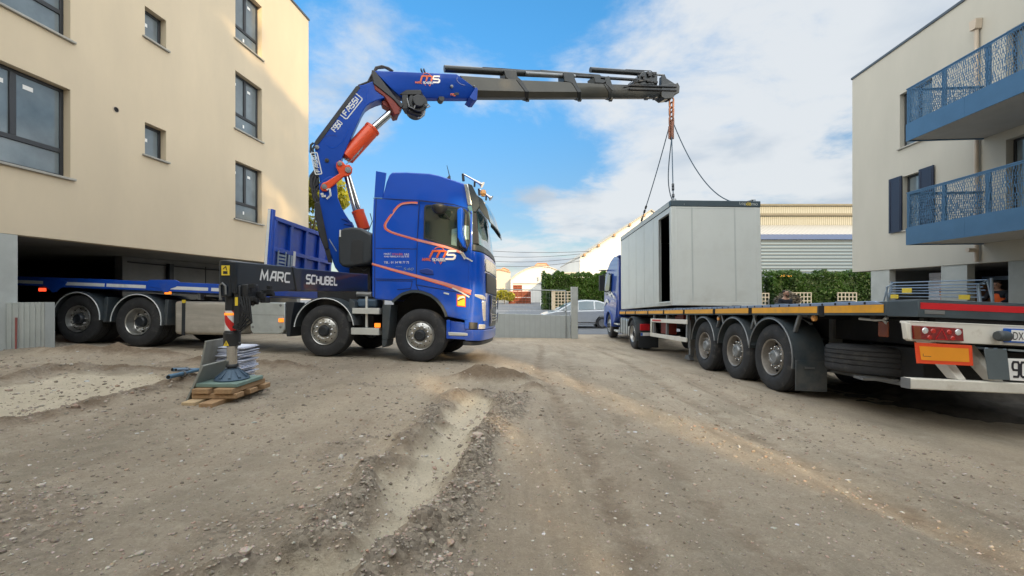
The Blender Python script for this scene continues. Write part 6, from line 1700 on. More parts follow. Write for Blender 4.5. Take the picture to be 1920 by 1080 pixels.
for k in range(10):
    a = 2 * PI * k / 10 + .1; d = Vector((math.cos(a), math.sin(a), 0)); s = Vector((-d.y, d.x, 0)) * .012
    P = [Vector((lx, ly, 0)) + d * .062 + Vector((0, 0, zf - .004)), Vector((lx, ly, 0)) + d * .155 + Vector((0, 0, ztop + .04)), Vector((lx, ly, 0)) + d * .155 + Vector((0, 0, ztop + .015)), Vector((lx, ly, 0)) + d * .06 + Vector((0, 0, ztop + .015))]
    b.prism([p - s for p in P], s * 2)
b.build('outrigger_foot', MT['foot_blue'], lg, smooth=30)
# ================================================================== flatbed semi-trailer (x forward, y left, near side y = 0)
fx2 = Vector((.025, .9997, 0)); xs2 = (fx2 - zt_ * fx2.dot(zt_)).normalized(); ys2 = zt_.cross(xs2)
SO = Vector((4.035, 4.28, g0(4.035, 4.28)))
SM = frame(SO, xs2, ys2, zt_); SI = SM.inverted()
ST = empty('semi_trailer', SM, 'dark flatbed semi-trailer with yellow side strips carrying the white site cabin', 'semi-trailer')
def sp(px, py, y=0.0):
    v = SI @ on(px, py, SM @ Vector((0, y, 0)), ys2); return (v.x, v.z)
def sr(px, py, x=0.0):
    v = SI @ on(px, py, SM @ Vector((x, 0, 0)), xs2); return (v.y, v.z)
LN, WD = 13.6, 2.55
zy = sp(1600, 579.5)[1]                  # middle of the yellow side strip
ZD = zy + .125                            # deck height
b = MB(SM)
b.box2((.30, -WD + .06, ZD - .16), (LN, -.06, ZD - .062))
P = [(.0, -.16), (.27, .0), (.27, -.08), (.06, -.22)]
b.prism([(LN, 0, 0 + q) for q in ()] or [(.32, 0, ZD - .20), (LN, 0, ZD - .20), (LN, 0, ZD - .045), (.32, 0, ZD - .045)], (0, -.055, 0))
b.prism([(.32, -WD, ZD - .20), (LN, -WD, ZD - .20), (LN, -WD, ZD - .045), (.32, -WD, ZD - .045)], (0, .055, 0))
dk = b.build('deck', MT['trailer_dark'], ST, bevel=.006)
b = MB(SM); b.box2((.3, -WD + .2, ZD - .06), (LN, -.2, ZD - .042)); b.build('deck_boards', MT['wood_deck'], dk)
# perforated lashing rails, pale blue steel, along both edges
for yy in (0, -WD + .19):
    b = MB(SM); b.prism([(.34, yy + .002, ZD - .08), (.50, yy + .002, ZD - .036), (LN, yy + .002, ZD - .036), (LN, yy + .002, ZD - .08)], (0, -.19, 0)); b.build('lashing_rail', MT['trailer_steel'], dk, bevel=.006)
for x in np.arange(.62, LN, .235): b = MB(SM); b.cyl((x, .006, ZD - .058), (x, -.02, ZD - .058), .016, 10); b.build('lashing_hole', MT['hole_dark'], dk)

yb = [1672, 1591, 1510]
edges = [(.36, 1.28), (1.42, 3.05), (3.17, 4.45), (4.57, 6.1), (6.22, 7.6), (7.72, 9.1), (9.22, 10.6), (10.72, 12.0), (12.12, 13.5)]
for a, c_ in edges:
    b = MB(SM); b.box2((a, .003, zy - .045), (c_, .007, zy + .045)); b.build('reflective_strip', MT['yellow_mark'], dk)
b = MB(SM)
for a, c_ in edges: b.box2((c_ + .015, .001, zy - .07), (c_ + .105, .012, zy + .05))
b.build('strap_slot', MT['hole_dark'], dk)
b = MB(SM)
for x in (.9, 2.2, 3.6, 5.1, 6.6): b.box2((x, -.10, ZD - .034), (x + .22, -.01, ZD - .02))
b.build('lashing_ring', MT['trailer_dark'], dk, bevel=.01)
b = MB(SM)
for y in (-.72, -WD + .72):
    b.box2((.35, y - .07, ZD - .52), (9.6, y + .07, ZD - .165)); b.box2((9.6, y - .06, ZD - .30), (LN, y + .06, ZD - .165))
for x in np.arange(.6, LN, 1.1): b.box2((x, -WD + .1, ZD - .24), (x + .08, -.1, ZD - .165))
b.box2((.2, -WD + .5, ZD - .48), (.34, -.5, ZD - .2))
b.box2((.5, -2.0, ZD - .9), (1.2, -.55, ZD - .55)); b.box2((3.0, -1.7, .55), (5.6, -.8, .8))
b.build('chassis', MT['chassis'], ST, bevel=.008)
# rear corner, beam with red strip
zr = [sr(1722, 563)[1], sr(1722, 594)[1]]; yl, yr = sr(1722, 578)[0], -WD - sr(1722, 578)[0]
za, zc_ = zr[0], zr[1]
b = MB(SM); b.prism([(.0, yl, za), (.32, -.0, za), (.32, -.06, za), (.05, yl - .05, za)], (0, 0, zc_ - za)); b.build('rear_corner', MT['trailer_dark'], ST, bevel=.006)
b = MB(SM); b.prism([(.0, -WD - yl, za), (.32, -WD, za), (.32, -WD + .06, za), (.05, -WD - yl + .05, za)], (0, 0, zc_ - za)); b.build('rear_corner', MT['trailer_dark'], ST, bevel=.006)
b = MB(SM); b.box2((0, yl - .002, zc_), (.06, -WD - yl + .002, za)); b.box2((.0, yl, za + .001), (.34, -WD - yl, za + .012)); rb_ = b.build('rear_beam', MT['trailer_dark'], ST, bevel=.006)
b = MB(SM); zz0, zz1 = sr(1760, 580.5)[1], sr(1760, 568.5)[1]; b.box2((-.004, yl - .02, zz0), (-.001, -WD - yl + .02, zz1)); b.build('reflective_strip', MT['red_mark'], rb_)
b = MB(SM); y_, z_ = sr(1752, 585); b.box2((-.006, y_ - .10, z_ - .022), (-.001, y_ + .10, z_ + .016)); b.build('rubber_buffer', MT['steel_grey'], rb_, bevel=.005)
# light board
zb0_, zb1_ = sr(1800, 643.5)[1], sr(1800, 605.5)[1]; yb0_ = sr(1711, 620, -.03)[0]
b = MB(SM); b.box2((.0, yb0_, zb0_), (.05, -WD - yb0_, zb1_)); b.box2((.0, yb0_, zb1_ - .025), (.12, -WD - yb0_, zb1_ - .001)); lb = b.build('light_board', MT['white_paint'], ST, bevel=.006)
def rear_quad(pts, x): return [(x, *sr(a, c_, x)) for a, c_ in pts]
L_ = rear_quad([(1713, 610), (1806, 616), (1808, 640), (1715, 636)], -.03)
b = MB(SM); b.prism(L_, (.028, 0, 0)); tl = b.build('tail_light', MT['red_lamp'], ST, bevel=.006)
for a, c_, m_, r_ in ((1735, 620, 'lamp_clear', .032), (1797, 623, 'lamp_clear', .032), (1750, 621, 'red_lamp_lit', .026), (1780, 623, 'red_lamp_lit', .026), (1743.5, 633, 'red_lamp_lit', .024), (1787, 634.5, 'red_lamp_lit', .024)):
    y_, z_ = sr(a, c_, -.032); b = MB(SM); b.lathe([(r_, 0), (r_ * .8, -.006), (.0, -.009)], (-.031, y_, z_), (1, 0, 0), 16); b.build('lens', MT[m_ if m_ == 'lamp_clear' else 'lens_red'], tl)
b = MB(SM); b.ribbon(rear_quad([(1754, 636), (1766, 617), (1776, 637), (1754, 636)], -.0315), .006, (-1, 0, 0), .002); b.build('lens', MT['red_mark'], tl)
b = MB(SM); b.prism(rear_quad([(1713, 611), (1725, 612), (1727, 636), (1715, 635)], -.031), (-.002, 0, 0)); b.build('lens', MT['lamp_dark_amber'], tl)
b = MB(SM); b.prism([(x, -WD - y, z) for x, y, z in L_], (.028, 0, 0)); b.build('tail_light', MT['red_lamp'], ST, bevel=.006)
b = MB(SM); b.prism(rear_quad([(1698, 604), (1708, 606), (1711, 640), (1702, 636)], -.02), (.06, 0, 0)); b.build('outline_lamp', MT['white_paint'], ST, bevel=.01)
for mir in (0, 1):
    q = rear_quad([(1715.5, 642), (1822.5, 647.5), (1825, 686), (1719.5, 681)], -.02)
    if mir: q = [(x, -WD - y, z) for x, y, z in q]
    b = MB(SM); b.prism(q, (.008, 0, 0)); mp_ = b.build('marking_plate', MT['redorange_mark'], ST)
    c0 = sum((Vector(p) for p in q), Vector()) / 4
    qi = [Vector((-.0235, c0.y + (p[1] - c0.y) * .86, c0.z + (p[2] - c0.z) * .66)) for p in q]
    b = MB(SM); b.prism(qi, (.002, 0, 0)); b.build('marking_face', MT['orange_mark'], mp_)
    if not mir:
        b = MB(SM); b.ribbon(rear_quad([(1731, 663), (1731, 667.5), (1746, 668.5)], -.024), .004, (-1, 0, 0), .001); b.build('small_print', MT['letter_black'], mp_)
# plate holder, number plate, flap, speed plate, bumper
b = MB(SM); b.prism(rear_quad([(1884, 615.5), (1996, 620.5), (1996, 646), (1884, 642)], -.02), (.018, 0, 0)); npk = b.build('number_plate', MT['plate_blue'], ST, bevel=.004)
b = MB(SM); b.prism(rear_quad([(1896.5, 618.5), (1992, 623), (1992, 643), (1896.5, 639.5)], -.0225), (.002, 0, 0)); b.build('plate_face', MT['letter_white'], npk)
N_ = -xs2
def rear_text(s, a, bq, top, matr, parent, x=-.024):
    A = SM @ Vector(rear_quad([a], x)[0]); Bv = SM @ Vector(rear_quad([bq], x)[0]); T_ = SM @ Vector(rear_quad([top], x)[0])
    U = (Bv - A); w = U.length; U.normalize(); V = (T_ - A); V = V - U * V.dot(U); h = V.length; V.normalize()
    add_text(s, 'lettering', A, U, V, w, h, MT[matr], parent, .002)
rear_text('DX-', (1899.5, 637), (1923.5, 638), (1899.5, 622.5), 'letter_black', npk)
rear_text('F', (1887.5, 639), (1891.5, 639.2), (1887.5, 633.5), 'letter_white', npk)
b = MB(SM); y_, z_ = sr(1875, 630, -.04); b.cyl((-.07, y_ + .06, z_), (-.07, y_ - .05, z_), .052, 16); b.build('plate_lamp', MT['plastic_dark'], ST, bevel=.015)
b = MB(SM); b.prism(rear_quad([(1845.5, 653.5), (1888, 655), (1894.5, 713), (1854, 711)], -.05), (.008, 0, 0)); b.build('rear_flap', MT['plate_grey'], ST, bevel=.006)
b = MB(SM); b.prism(rear_quad([(1890, 672), (1960, 674), (1960, 717), (1893, 713)], -.02), (.006, 0, 0)); pl = b.build('speed_plate', MT['letter_white'], ST, bevel=.02)
A_ = rear_quad([(1898.5, 706)], -.022)[0]
A = SM @ Vector(A_); T_ = SM @ Vector(rear_quad([(1898.5, 678.5)], -.022)[0]); V = (T_ - A); h = V.length; V.normalize(); U = V.cross(N_); U.normalize()
m = MB(); strokes(m, '90', A, U, V, N_, h * .98, h, h * .14, .34, 0, .002); m.build('lettering', MT['letter_black'], pl, smooth=10)
b = MB(SM); q = rear_quad([(1707, 709), (1995, 717), (1995, 740), (1707, 729.5)], -.03); b.prism([(-.03, q[0][1], q[0][2]), (-.03, -WD - q[0][1], q[0][2]), (-.03, -WD - q[0][1], q[3][2]), (-.03, q[0][1], q[3][2])], (.10, 0, 0)); bp_ = b.build('rear_bumper', MT['white_paint'], ST, bevel=.012)
b = MB(SM); b.box2((-.033, q[0][1] + .002, q[3][2] + .002), (.073, q[0][1] + .006, q[0][2] - .002)); b.build('end_cap', MT['steel_grey'], bp_)
for y0_ in (sr(1800, 700, .0)[0], sr(1870, 700)[0], -WD - sr(1800, 700)[0]):
    b = MB(SM); b.prism([(.02, y0_, q[0][2] + .0), (.14, y0_, q[0][2] + .0), (.55, y0_, zb0_ + .05), (.35, y0_, zb0_ + .05)], (0, -.09, 0)); b.build('bumper_bracket', MT['white_paint'], ST, bevel=.008)
b = MB(SM); b.box2((.04, -.25, ZD - .4), (.1, -WD + .25, ZD - .22)); b.build('rear_crossmember', MT['chassis'], ST)
# axles, wheels, guards
AXS = [sp(1441, 731)[0], sp(1372, 708.5)[0], sp(1316, 692)[0]]
WR = .535
for ax in AXS:
    wheel(ST, 'trailer', ax, -.235, WR, 1, .535, .38); wheel(ST, 'trailer', ax, -WD + .235, WR, -1, .535, .38)
    b = MB(SM); b.cyl((ax, -WD + .4, WR), (ax, -.4, WR), .07, 14); b.box2((ax - .4, -.78, WR - .02), (ax + .1, -.66, WR + .12)); b.box2((ax - .4, -WD + .66, WR - .02), (ax + .1, -WD + .78, WR + .12)); b.build('axle', MT['chassis'], ST, bevel=.01)
for i, ax in enumerate(AXS):
    a0, a1 = ((-12 if i == 0 else 12), 172); 
    g = arc_guard(ST, SM, ax, WR + .015, .63, .0, -.46, 180 - a1, 180 - a0, 'mudguard', 'steel_grey', 'plastic_dark')
    arc_guard(ST, SM, ax, WR + .015, .63, -WD, -WD + .46, 180 - a1, 180 - a0, 'mudguard', 'steel_grey', 'plastic_dark')
    for k in (-1, 1):
        x = ax + k * .50; b = MB(SM); b.prism([(x, -.08, WR + .42), (x + .05, -.08, WR + .42), (x + .05 + k * .12, -.08, WR + .68), (x + k * .12, -.08, WR + .68)], (0, -.05, 0)); b.build('guard_bracket', MT['steel_grey'], g, bevel=.006)
b = MB(SM); ax = AXS[0]; b.box2((ax - .655, -.46, WR - .42), (ax - .64, -.01, WR + .02)); b.build('mudflap', MT['plastic_dark'], ST, bevel=.005)
b = MB(SM); b.tube([(ax - .65, -.23, WR + .55), (ax - .35, -.23, WR + .66), (ax - .9, -.23, WR + .68)], .02, 8); b.build('guard_stay', MT['steel_grey'], ST)
# side guard, legs, spare wheel
P0 = sp(1288, 614); 
x0_, x1_ = sp(1287, 600)[0], sp(1221, 600)[0]
zu, zl = sp(1286, 603.5)[1], sp(1286, 637.5)[1]
b = MB(SM)
for z in (zu, zl): b.box2((x0_, -.04, z - .055), (x1_, -.005, z + .055))
b.box2((x1_, -.045, zl - .055), (x1_ + .09, -.005, zu + .055))
sg_ = b.build('side_guard', MT['white_paint'], ST, bevel=.006)
b = MB(SM); b.box2((x1_ - .15, -.10, zl - .02), (x1_ - .07, -.042, ZD - .2)); b.box2((x0_ + .05, -.10, zl - .02), (x0_ + .13, -.042, ZD - .2)); b.box2((x1_ - 1.3, -.10, zl), (x1_ - 1.22, -.042, ZD - .2)); b.build('guard_post', MT['steel_grey'], sg_)
b = MB(SM); b.box2((x1_ - .9, -.003, zu - .02), (x1_ - .1, .0, zu + .025)); b.build('guard_label', MT['red_mark'], sg_)
lx_ = sp(1258, 630)[0]
for y in (-.55, -WD + .55):
    b = MB(SM); b.box2((lx_ - .07, y - .07, .35), (lx_ + .07, y + .07, ZD - .2)); b.box2((lx_ - .055, y - .055, .12), (lx_ + .055, y + .055, .36)); b.prism([(lx_ - .2, y, .04), (lx_ + .2, y, .04), (lx_ + .08, y, .16), (lx_ - .08, y, .16)], (0, .12, 0)); b.build('landing_leg', MT['steel_grey'], ST, bevel=.01)
b = MB(SM); b.box2((8.0, -.5, ZD - .75), (8.5, -.2, ZD - .35)); b.build('valve_box', MT['red_dark'], ST, bevel=.02)
xa_ = sp(1615, 680, -.28)[0]
sc_, sz_ = 1.30, sp(1615, 676, -.25)[1]
b = MB(SM); Rr = .53
prof = [(.29, -.16), (.32, -.19), (.47, -.18), (.515, -.155), (.53, -.12)]
for i in range(4): a = -.12 + .24 * i / 4; prof += [(.53, a + .004), (.53, a + .048), (.518, a + .051), (.518, a + .058)]
prof += [(.53, .12), (.515, .155), (.47, .18), (.32, .19), (.29, .16)]
b.lathe(prof, (sc_, -.66, sz_), (0, 0, 1), 56, closed=True); spw = b.build('spare_wheel', MT['rubber'], ST, smooth=28)
b = MB(SM); b.lathe([(.292, .14), (.28, -.10), (.17, -.13), (.0, -.13)], (sc_, -.66, sz_), (0, 0, 1), 36); b.build('rim', MT['rim_dusty'], spw)
b = MB(SM); b.box2((sc_ - .75, -.80, sz_ - .26), (sc_ + .75, -.55, sz_ - .20)); b.box2((sc_ - .75, -.75, sz_ - .22), (sc_ - .68, -.6, ZD - .2)); b.box2((sc_ + .68, -.75, sz_ - .22), (sc_ + .75, -.6, ZD - .2)); b.prism([(sc_ + .55, -.12, sz_ - .19), (sc_ + .85, -.3, sz_ - .19), (sc_ + .62, -.55, sz_ - .19)], (0, 0, -.03)); b.prism([(sc_ - .5, -.12, sz_ - .19), (sc_ - .25, -.2, sz_ - .19), (sc_ - .5, -.55, sz_ - .19)], (0, 0, -.03)); b.build('wheel_carrier', MT['steel_grey'], ST)
for a, c_ in ((1523.5, 596),):
    x, z = sp(a, c_, -.06); b = MB(SM); b.lathe([(.045, -.02), (.045, .01), (.02, .03), (.0, .03)], (x, -.08, z), (0, 1, 0), 14); b.build('marker_lamp', MT['beacon_amber'], ST)
x, z = sp(1655, 617, -.2); b = MB(SM); b.box2((x - .07, -.22, z - .09), (x + .07, -.2, z + .09)); b.build('side_reflector', MT['lamp_dark_amber'], ST, bevel=.01)
x, z = sp(1630, 600, -.2); b = MB(SM); b.tube([(x - .2, -.2, z + .01), (x - .1, -.2, z), (x + .15, -.2, z + .015)], .015, 6); b.tube([(x - .25, -.2, z + .03), (x - .2, -.2, z - .0), (x - .25, -.2, z - .03)], .02, 6); b.build('lashing_hook', MT['reflect_white'], ST)
x, z = sp(1343, 597, -.02); b = MB(SM); b.lathe([(.04, -.02), (.04, .01), (.0, .02)], (x, -.06, z), (0, 1, 0), 12); b.build('marker_lamp', MT['beacon_amber'], ST)
x, z = sp(1258, 592, -.02); b = MB(SM); b.box2((x - .4, -.4, z - .1), (x + .2, -.2, z + .05)); b.build('valve_box', MT['red_dark'], ST, bevel=.01)

# ================================================================== tractor unit in front of the trailer
KO = Vector((4.26, 15.1, -1.955)); kx = (Vector((.010, 1, 0.004))).normalized(); kz = Vector((0, -.004, 1)).normalized(); ky = kz.cross(kx)
KM = frame(KO, kx, ky, kz)
KT = empty('tractor_unit', KM, 'blue tractor unit coupled to the front of the flatbed trailer', 'tractor unit')
for x, kind in ((0, 'drive'), (3.75, 'steer')):
    wheel(KT, kind, x, -.16, .52, 1, .52, .30); wheel(KT, kind, x, -2.34, .52, -1, .52, .30)
    if kind == 'drive': wheel(KT, kind, x, -.49, .52, 1, .52, .30); wheel(KT, kind, x, -2.01, .52, -1, .52, .30)
b = MB(KM)
for y in (-.85, -1.65): b.box2((-.9, y - .05, .7), (5.0, y + .05, .98))
b.box2((-.06, -2.3, .45), (.06, -.2, .6)); b.box2((3.69, -2.3, .45), (3.81, -.2, .6)); b.box2((-.4, -1.7, .98), (.45, -.8, 1.10)); b.build('chassis', MT['chassis'], KT, bevel=.01)
prof = [(2.55, .95), (2.50, 3.25), (2.75, 3.48), (3.4, 3.52), (4.1, 3.35), (4.62, 2.85), (4.86, 2.2), (4.98, 1.2), (4.98, .45), (4.42, .40)] + [(3.75 + .66 * math.cos(a), .52 + .66 * math.sin(a)) for a in np.linspace(0.0, PI, 14)] + [(3.08, .6)]
b = MB(KM); b.loft([[(x, y, z) for x, z in prof] for y in (-.03, -.0, ) ] if False else [[(x - (.10 if x > 4.4 else 0), .0 - (.12 if z > 2.9 else 0), z) for x, z in prof], [(x, -.25, z) for x, z in prof], [(x, -2.25, z) for x, z in prof], [(x - (.10 if x > 4.4 else 0), -2.5 + (.12 if z > 2.9 else 0), z) for x, z in prof]])
mk('tractor_blue', (.012, .06, .34), .3, 0, .8, var=.08, vscale=1)
kc = b.build('cab', MT['tractor_blue'], KT, bevel=.05, seg=3)
b = MB(KM); b.box2((2.28, -2.46, .98), (2.545, -.06, 3.42)); b.box2((2.1, -2.5, 3.422), (2.52, -.02, 3.50)); b.build('rear_fairing', MT['blue_dark_paint'], KT, bevel=.03)
b = MB(KM); b.prism([(3.5, .004, 1.95), (4.62, .004, 1.85), (4.66, .004, 2.05), (4.50, -.03, 2.70), (4.25, -.05, 2.85), (3.5, -.02, 2.8)], (0, -.01, 0)); b.build('side_window', MT['glass_dark'], KT)
b = MB(KM); b.prism([(4.70, -.2, 1.95), (4.70, -2.3, 1.95), (4.45, -2.25, 2.85), (4.45, -.25, 2.85)], (.22, 0, .1)); b.build('windscreen', MT['glass_screen'], KT)
b = MB(KM); b.box2((4.25, .10, 2.05), (4.37, .34, 2.75)); b.tube([(4.3, .2, 2.75), (4.3, .0, 2.85)], .025, 8); b.tube([(4.3, .2, 2.1), (4.4, .0, 2.0)], .025, 8); b.build('door_mirror', MT['plastic_black'], KT, bevel=.04)
b = MB(KM); b.lathe([(.0, .04), (.2, .03), (.22, 0), (.0, -.01)], (4.5, .12, 2.98), (0, 0, 1), 14); b.build('kerb_mirror', MT['plastic_black'], KT)
b = MB(KM); b.ribbon([(2.75, .006, 1.75), (3.3, .006, 1.95), (3.5, .006, 1.85), (3.9, .006, 1.9)], .10, (0, 1, 0), .004); b.ribbon([(3.9, .006, 1.55), (4.3, .006, 1.62), (4.8, .006, 1.4)], .14, (0, 1, 0), .004); b.build('stripe', MT['reflect_white'], KT)
add_text('MARC SCHUBEL', 'lettering', KM @ Vector((3.35, .008, 1.58)), -kx, kz, .55, .07, MT['letter_white'], KT); add_text('01 34 98 77 72', 'lettering', KM @ Vector((3.35, .008, 1.44)), -kx, kz, .5, .05, MT['letter_white'], KT)
arc_guard(KT, KM, 3.75, .54, .64, .03, -.4, 0, 180, 'mudguard', 'tractor_blue', 'tractor_blue'); arc_guard(KT, KM, 0, .54, .60, .02, -.66, 20, 200, 'mudguard', 'plastic_dark', 'plastic_dark')
b = MB(KM); b.prism([(.78, -.08, .34), (2.2, -.08, .34), (2.2, -.08, .98), (.78, -.08, .98)], (0, -.62, 0)); tk = b.build('fuel_tank', MT['alu_box'], KT, bevel=.08, seg=4)
b = MB(KM)
for x in (.9, 1.25, 1.62, 2.0): b.box2((x, -.076, .335), (x + .05, -.066, .985))
b.build('tank_strap', MT['plastic_black'], tk)
b = MB(KM); b.box2((2.3, -.30, .35), (2.95, -.02, .42)); b.build('step', MT['alu_step'], KT, bevel=.01); b = MB(KM); b.box2((2.3, -.25, .65), (2.95, -.02, .70)); b.build('step', MT['alu_step'], KT, bevel=.01)
for y in (-.03, -1.8): b = MB(KM); b.box2((-.66, y - .67, .12), (-.645, y, .62)); b.build('mudflap', MT['plastic_black'], KT)
for y in (-.08, -2.08): b = MB(KM); b.box2((-.68, y - .34, .70), (-.62, y, .92)); b.build('tail_light', MT['red_mark'], KT, bevel=.02)
b = MB(KM); b.box2((-.67, -.62, .52), (-.655, -.10, .63)); b.build('number_plate', MT['letter_white'], KT); b = MB(KM); b.box2((-.6705, -.17, .525), (-.668, -.10, .625)); b.build('plate_band', MT['plate_blue'], KT)

# ================================================================== site cabin hung from the crane
bl = on(1260, 572.5, (0, 11.35, 0), Vector((0, 1, 0)))
cx_ = Vector((1, 0.0, -.012)).normalized(); cy_ = Vector((0, 1, -.058)); cy_ = (cy_ - cx_ * cy_.dot(cx_)).normalized(); cz_ = cx_.cross(cy_)
CM = frame(bl, cx_, cy_, cz_)           # x right, y away, z up, origin at the near lower left corner
CWD, CLN, CHT = 2.40, 5.28, 2.84
SC_ = empty('site_cabin', CM, 'white panelled site cabin with an open doorway hanging just above the trailer deck', 'site cabin')
b = MB(CM)
dy0, dy1, dz0, dz1 = .10, .98, .10, 2.52
zf, zt2 = .02, CHT - .17
t = .06
def panel(x0, y0, z0, x1, y1, z1): b.box2((x0, y0, z0), (x1, y1, z1))
panel(.05, 0.0, zf, CWD - .05, t, zt2)                       # near end
panel(.05, CLN - t, zf, CWD - .05, CLN, zt2); panel(CWD - t, .05, zf, CWD, CLN - .05, zt2)
panel(.0, dy1, zf, t, CLN - .05, zt2); panel(.0, .05, zf, t, dy0, zt2); panel(.0, dy0, dz1, t, dy1, zt2); panel(.0, dy0, zf, t, dy1, dz0)
wl_ = b.build('wall', MT['cabin_white'], SC_)
b = MB(CM)
for x, y in ((-.004, -.004), (CWD - .136, -.004), (-.004, CLN - .136), (CWD - .136, CLN - .136)): b.box2((x, y, 0), (x + .14, y + .14, CHT - .168))
b.box2((.137, -.003, 0), (CWD - .137, .10, .10)); b.box2((-.003, .137, 0), (.10, CLN - .137, .12)); b.box2((CWD - .1, .137, 0), (CWD + .003, CLN - .137, .12)); b.box2((.137, CLN - .1, 0), (CWD - .137, CLN + .003, .12))
b.build('corner_post', MT['cabin_white'], SC_, bevel=.012)
b = MB(CM); b.box2((-.012, -.012, CHT - .166), (CWD + .012, CLN + .012, CHT)); rf_ = b.build('roof_frame', MT['cabin_grey'], SC_, bevel=.012)
b = MB(CM); b.box2((-.0165, .12, CHT - .150), (-.0125, CLN - .1, CHT - .02)); b.build('roof_trim', MT['steel_grey'] if False else MT['cabin_trim'], rf_)
b = MB(CM)
for x in (.55, 1.72): b.box2((x - .006, -.0045, .12), (x + .006, -.0008, zt2 - .01))
for x in (.56, 1.71): b.box2((x - .02, -.003, .13), (x + .02, -.0005, zt2 - .03))
for y in (1.45, 2.35, 3.25, 4.15): b.box2((-.0045, y - .006, .13), (-.0008, y + .006, zt2 - .01))
b.box2((.14, -.004, zt2 - .05), (CWD - .14, -.0006, zt2 - .042)); b.build('panel_joint', MT['cabin_trim'], SC_)
b = MB(CM)
for y in (dy0 - .035, dy1): b.box2((-.010, y, dz0), (.07, y + .035, dz1))
b.box2((-.010, dy0 - .035, dz1), (.07, dy1 + .035, dz1 + .035)); b.box2((-.03, dy0 - .03, dz0 - .025), (.09, dy1 + .05, dz0)); b.build('door_frame', MT['cabin_white'], SC_, bevel=.004)
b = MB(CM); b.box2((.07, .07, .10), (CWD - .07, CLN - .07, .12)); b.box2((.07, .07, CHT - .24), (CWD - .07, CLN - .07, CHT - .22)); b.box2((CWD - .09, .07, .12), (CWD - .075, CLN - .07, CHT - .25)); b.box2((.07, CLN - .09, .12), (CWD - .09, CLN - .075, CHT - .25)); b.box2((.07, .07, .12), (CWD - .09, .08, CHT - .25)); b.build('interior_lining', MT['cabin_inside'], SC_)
b = MB(CM); b.box2((.75, .25, .125), (1.6, 1.9, .52)); b.box2((.7, .2, .86), (1.7, 2.0, .92)); b.build('desk', MT['cabin_desk'], SC_, bevel=.01)
b = MB(CM)
for x, y in ((.12, .10), (CWD - .12, .10), (.12, CLN * .58), (CWD - .12, CLN * .58)): b.tube([(x - .05, y, CHT), (x - .05, y, CHT + .06), (x + .05, y, CHT + .06), (x + .05, y, CHT)], .014, 8)
b.build('lifting_eye', MT['steel_grey'], SC_)
A = CM @ Vector((CWD - .56, -.0135, CHT - .125))
add_text('Log', 'lettering', A, cx_, cz_, .17, .10, MT['cabin_trim'], rf_, .002); add_text("d\u00e9", 'lettering', A + cx_ * .18, cx_, cz_, .13, .10, MT['yellow_label'], rf_, .002); add_text('mo', 'lettering', A + cx_ * .32, cx_, cz_, .17, .065, MT['cabin_trim'], rf_, .002)
b = MB(CM); b.tube([(.35, -.02, CHT - .12), (.35, -.014, CHT - .1)], .008, 5); b.build('rivet', MT['cabin_trim'], SC_)

# ================================================================== lifting chain and slings
HK = cp(1259, 188, 0)
LC = empty('lifting_chain', Matrix.Translation(HK), 'rusty hook chain with four blue slings hanging from the crane tip', 'lifting chain')
def link_mesh(c, r, L, turn, rad, name, matr, parent):
    b = MB(); pts = []
    u = Vector((math.cos(turn), math.sin(turn), 0))
    for k in range(20):
        a = 2 * PI * k / 20; sgn = math.sin(a)
        pts.append(c + u * (r * math.cos(a)) + Vector((0, 0, (L / 2 - r) * (1 if sgn >= 0 else -1) + r * sgn)))
    pts.append(pts[0]); b.tube(pts, rad, 8, caps=False); return b.build(name, MT[matr], parent, smooth=60)
z0 = HK.z; zend = (550 - 232) / 800 * HK.y
n = 5; L = (z0 - zend) / (n - .9) ; 
for k in range(n): link_mesh(Vector((HK.x, HK.y, z0 - L * .40 - k * (z0 - zend) / n)), .075, .30 if k else .34, .3 + k * PI / 2, .026, 'link', 'chain_rust', LC)
hp = Vector((HK.x, HK.y, zend))
b = MB(); b.tube([hp + Vector((0, 0, .12)), hp + Vector((.03, 0, 0)), hp + Vector((0, 0, -.1))], .06, 10)
for dx, dy in ((-.06, 0), (.05, .03), (0, -.06), (.02, .08)): b.cyl(hp + Vector((dx, dy, -.08)), hp + Vector((dx, dy, -.46)), .038, 10)
b.build('hook_block', MT['chain_rust'], LC, smooth=40)
eyes = [CM @ Vector(q) for q in ((.10, .10, CHT + .05), (CWD - .12, .10, CHT + .05), (.10, CLN * .58, CHT + .05), (CWD - .12, CLN * .58, CHT + .05))]
def sling(start, end, sag, name='sling', bow=Vector((0, 0, 0))):
    pts = [start.lerp(end, i / 20) - Vector((0, 0, 1)) * (sag * 4 * (i / 20) * (1 - i / 20)) + bow * math.sin(PI * i / 20) for i in range(21)]
    b = MB(); b.tube(pts, .015, 7); s = b.build(name, MT['sling_blue'], LC, smooth=60)
    b = MB()
    for f in (.82, .86, .95): 
        i = int(f * 20); d = (pts[i] - pts[i - 1]).normalized(); b.cyl(pts[i] - d * .05, pts[i] + d * .05, .036, 8)
    b.build('shackle', MT['black_steel'], s); return s
s0 = hp + Vector((0, 0, -.30))
sling(s0 + Vector((-.01, -.05, -.1)), eyes[0], .0); sling(s0 + Vector((-.06, 0, .25)), eyes[2], .10)
sling(s0 + Vector((.06, .02, .34)), eyes[1], .85); sling(s0 + Vector((.03, .05, -.1)), eyes[3], .55, bow=Vector((-.55, 0, 0)))
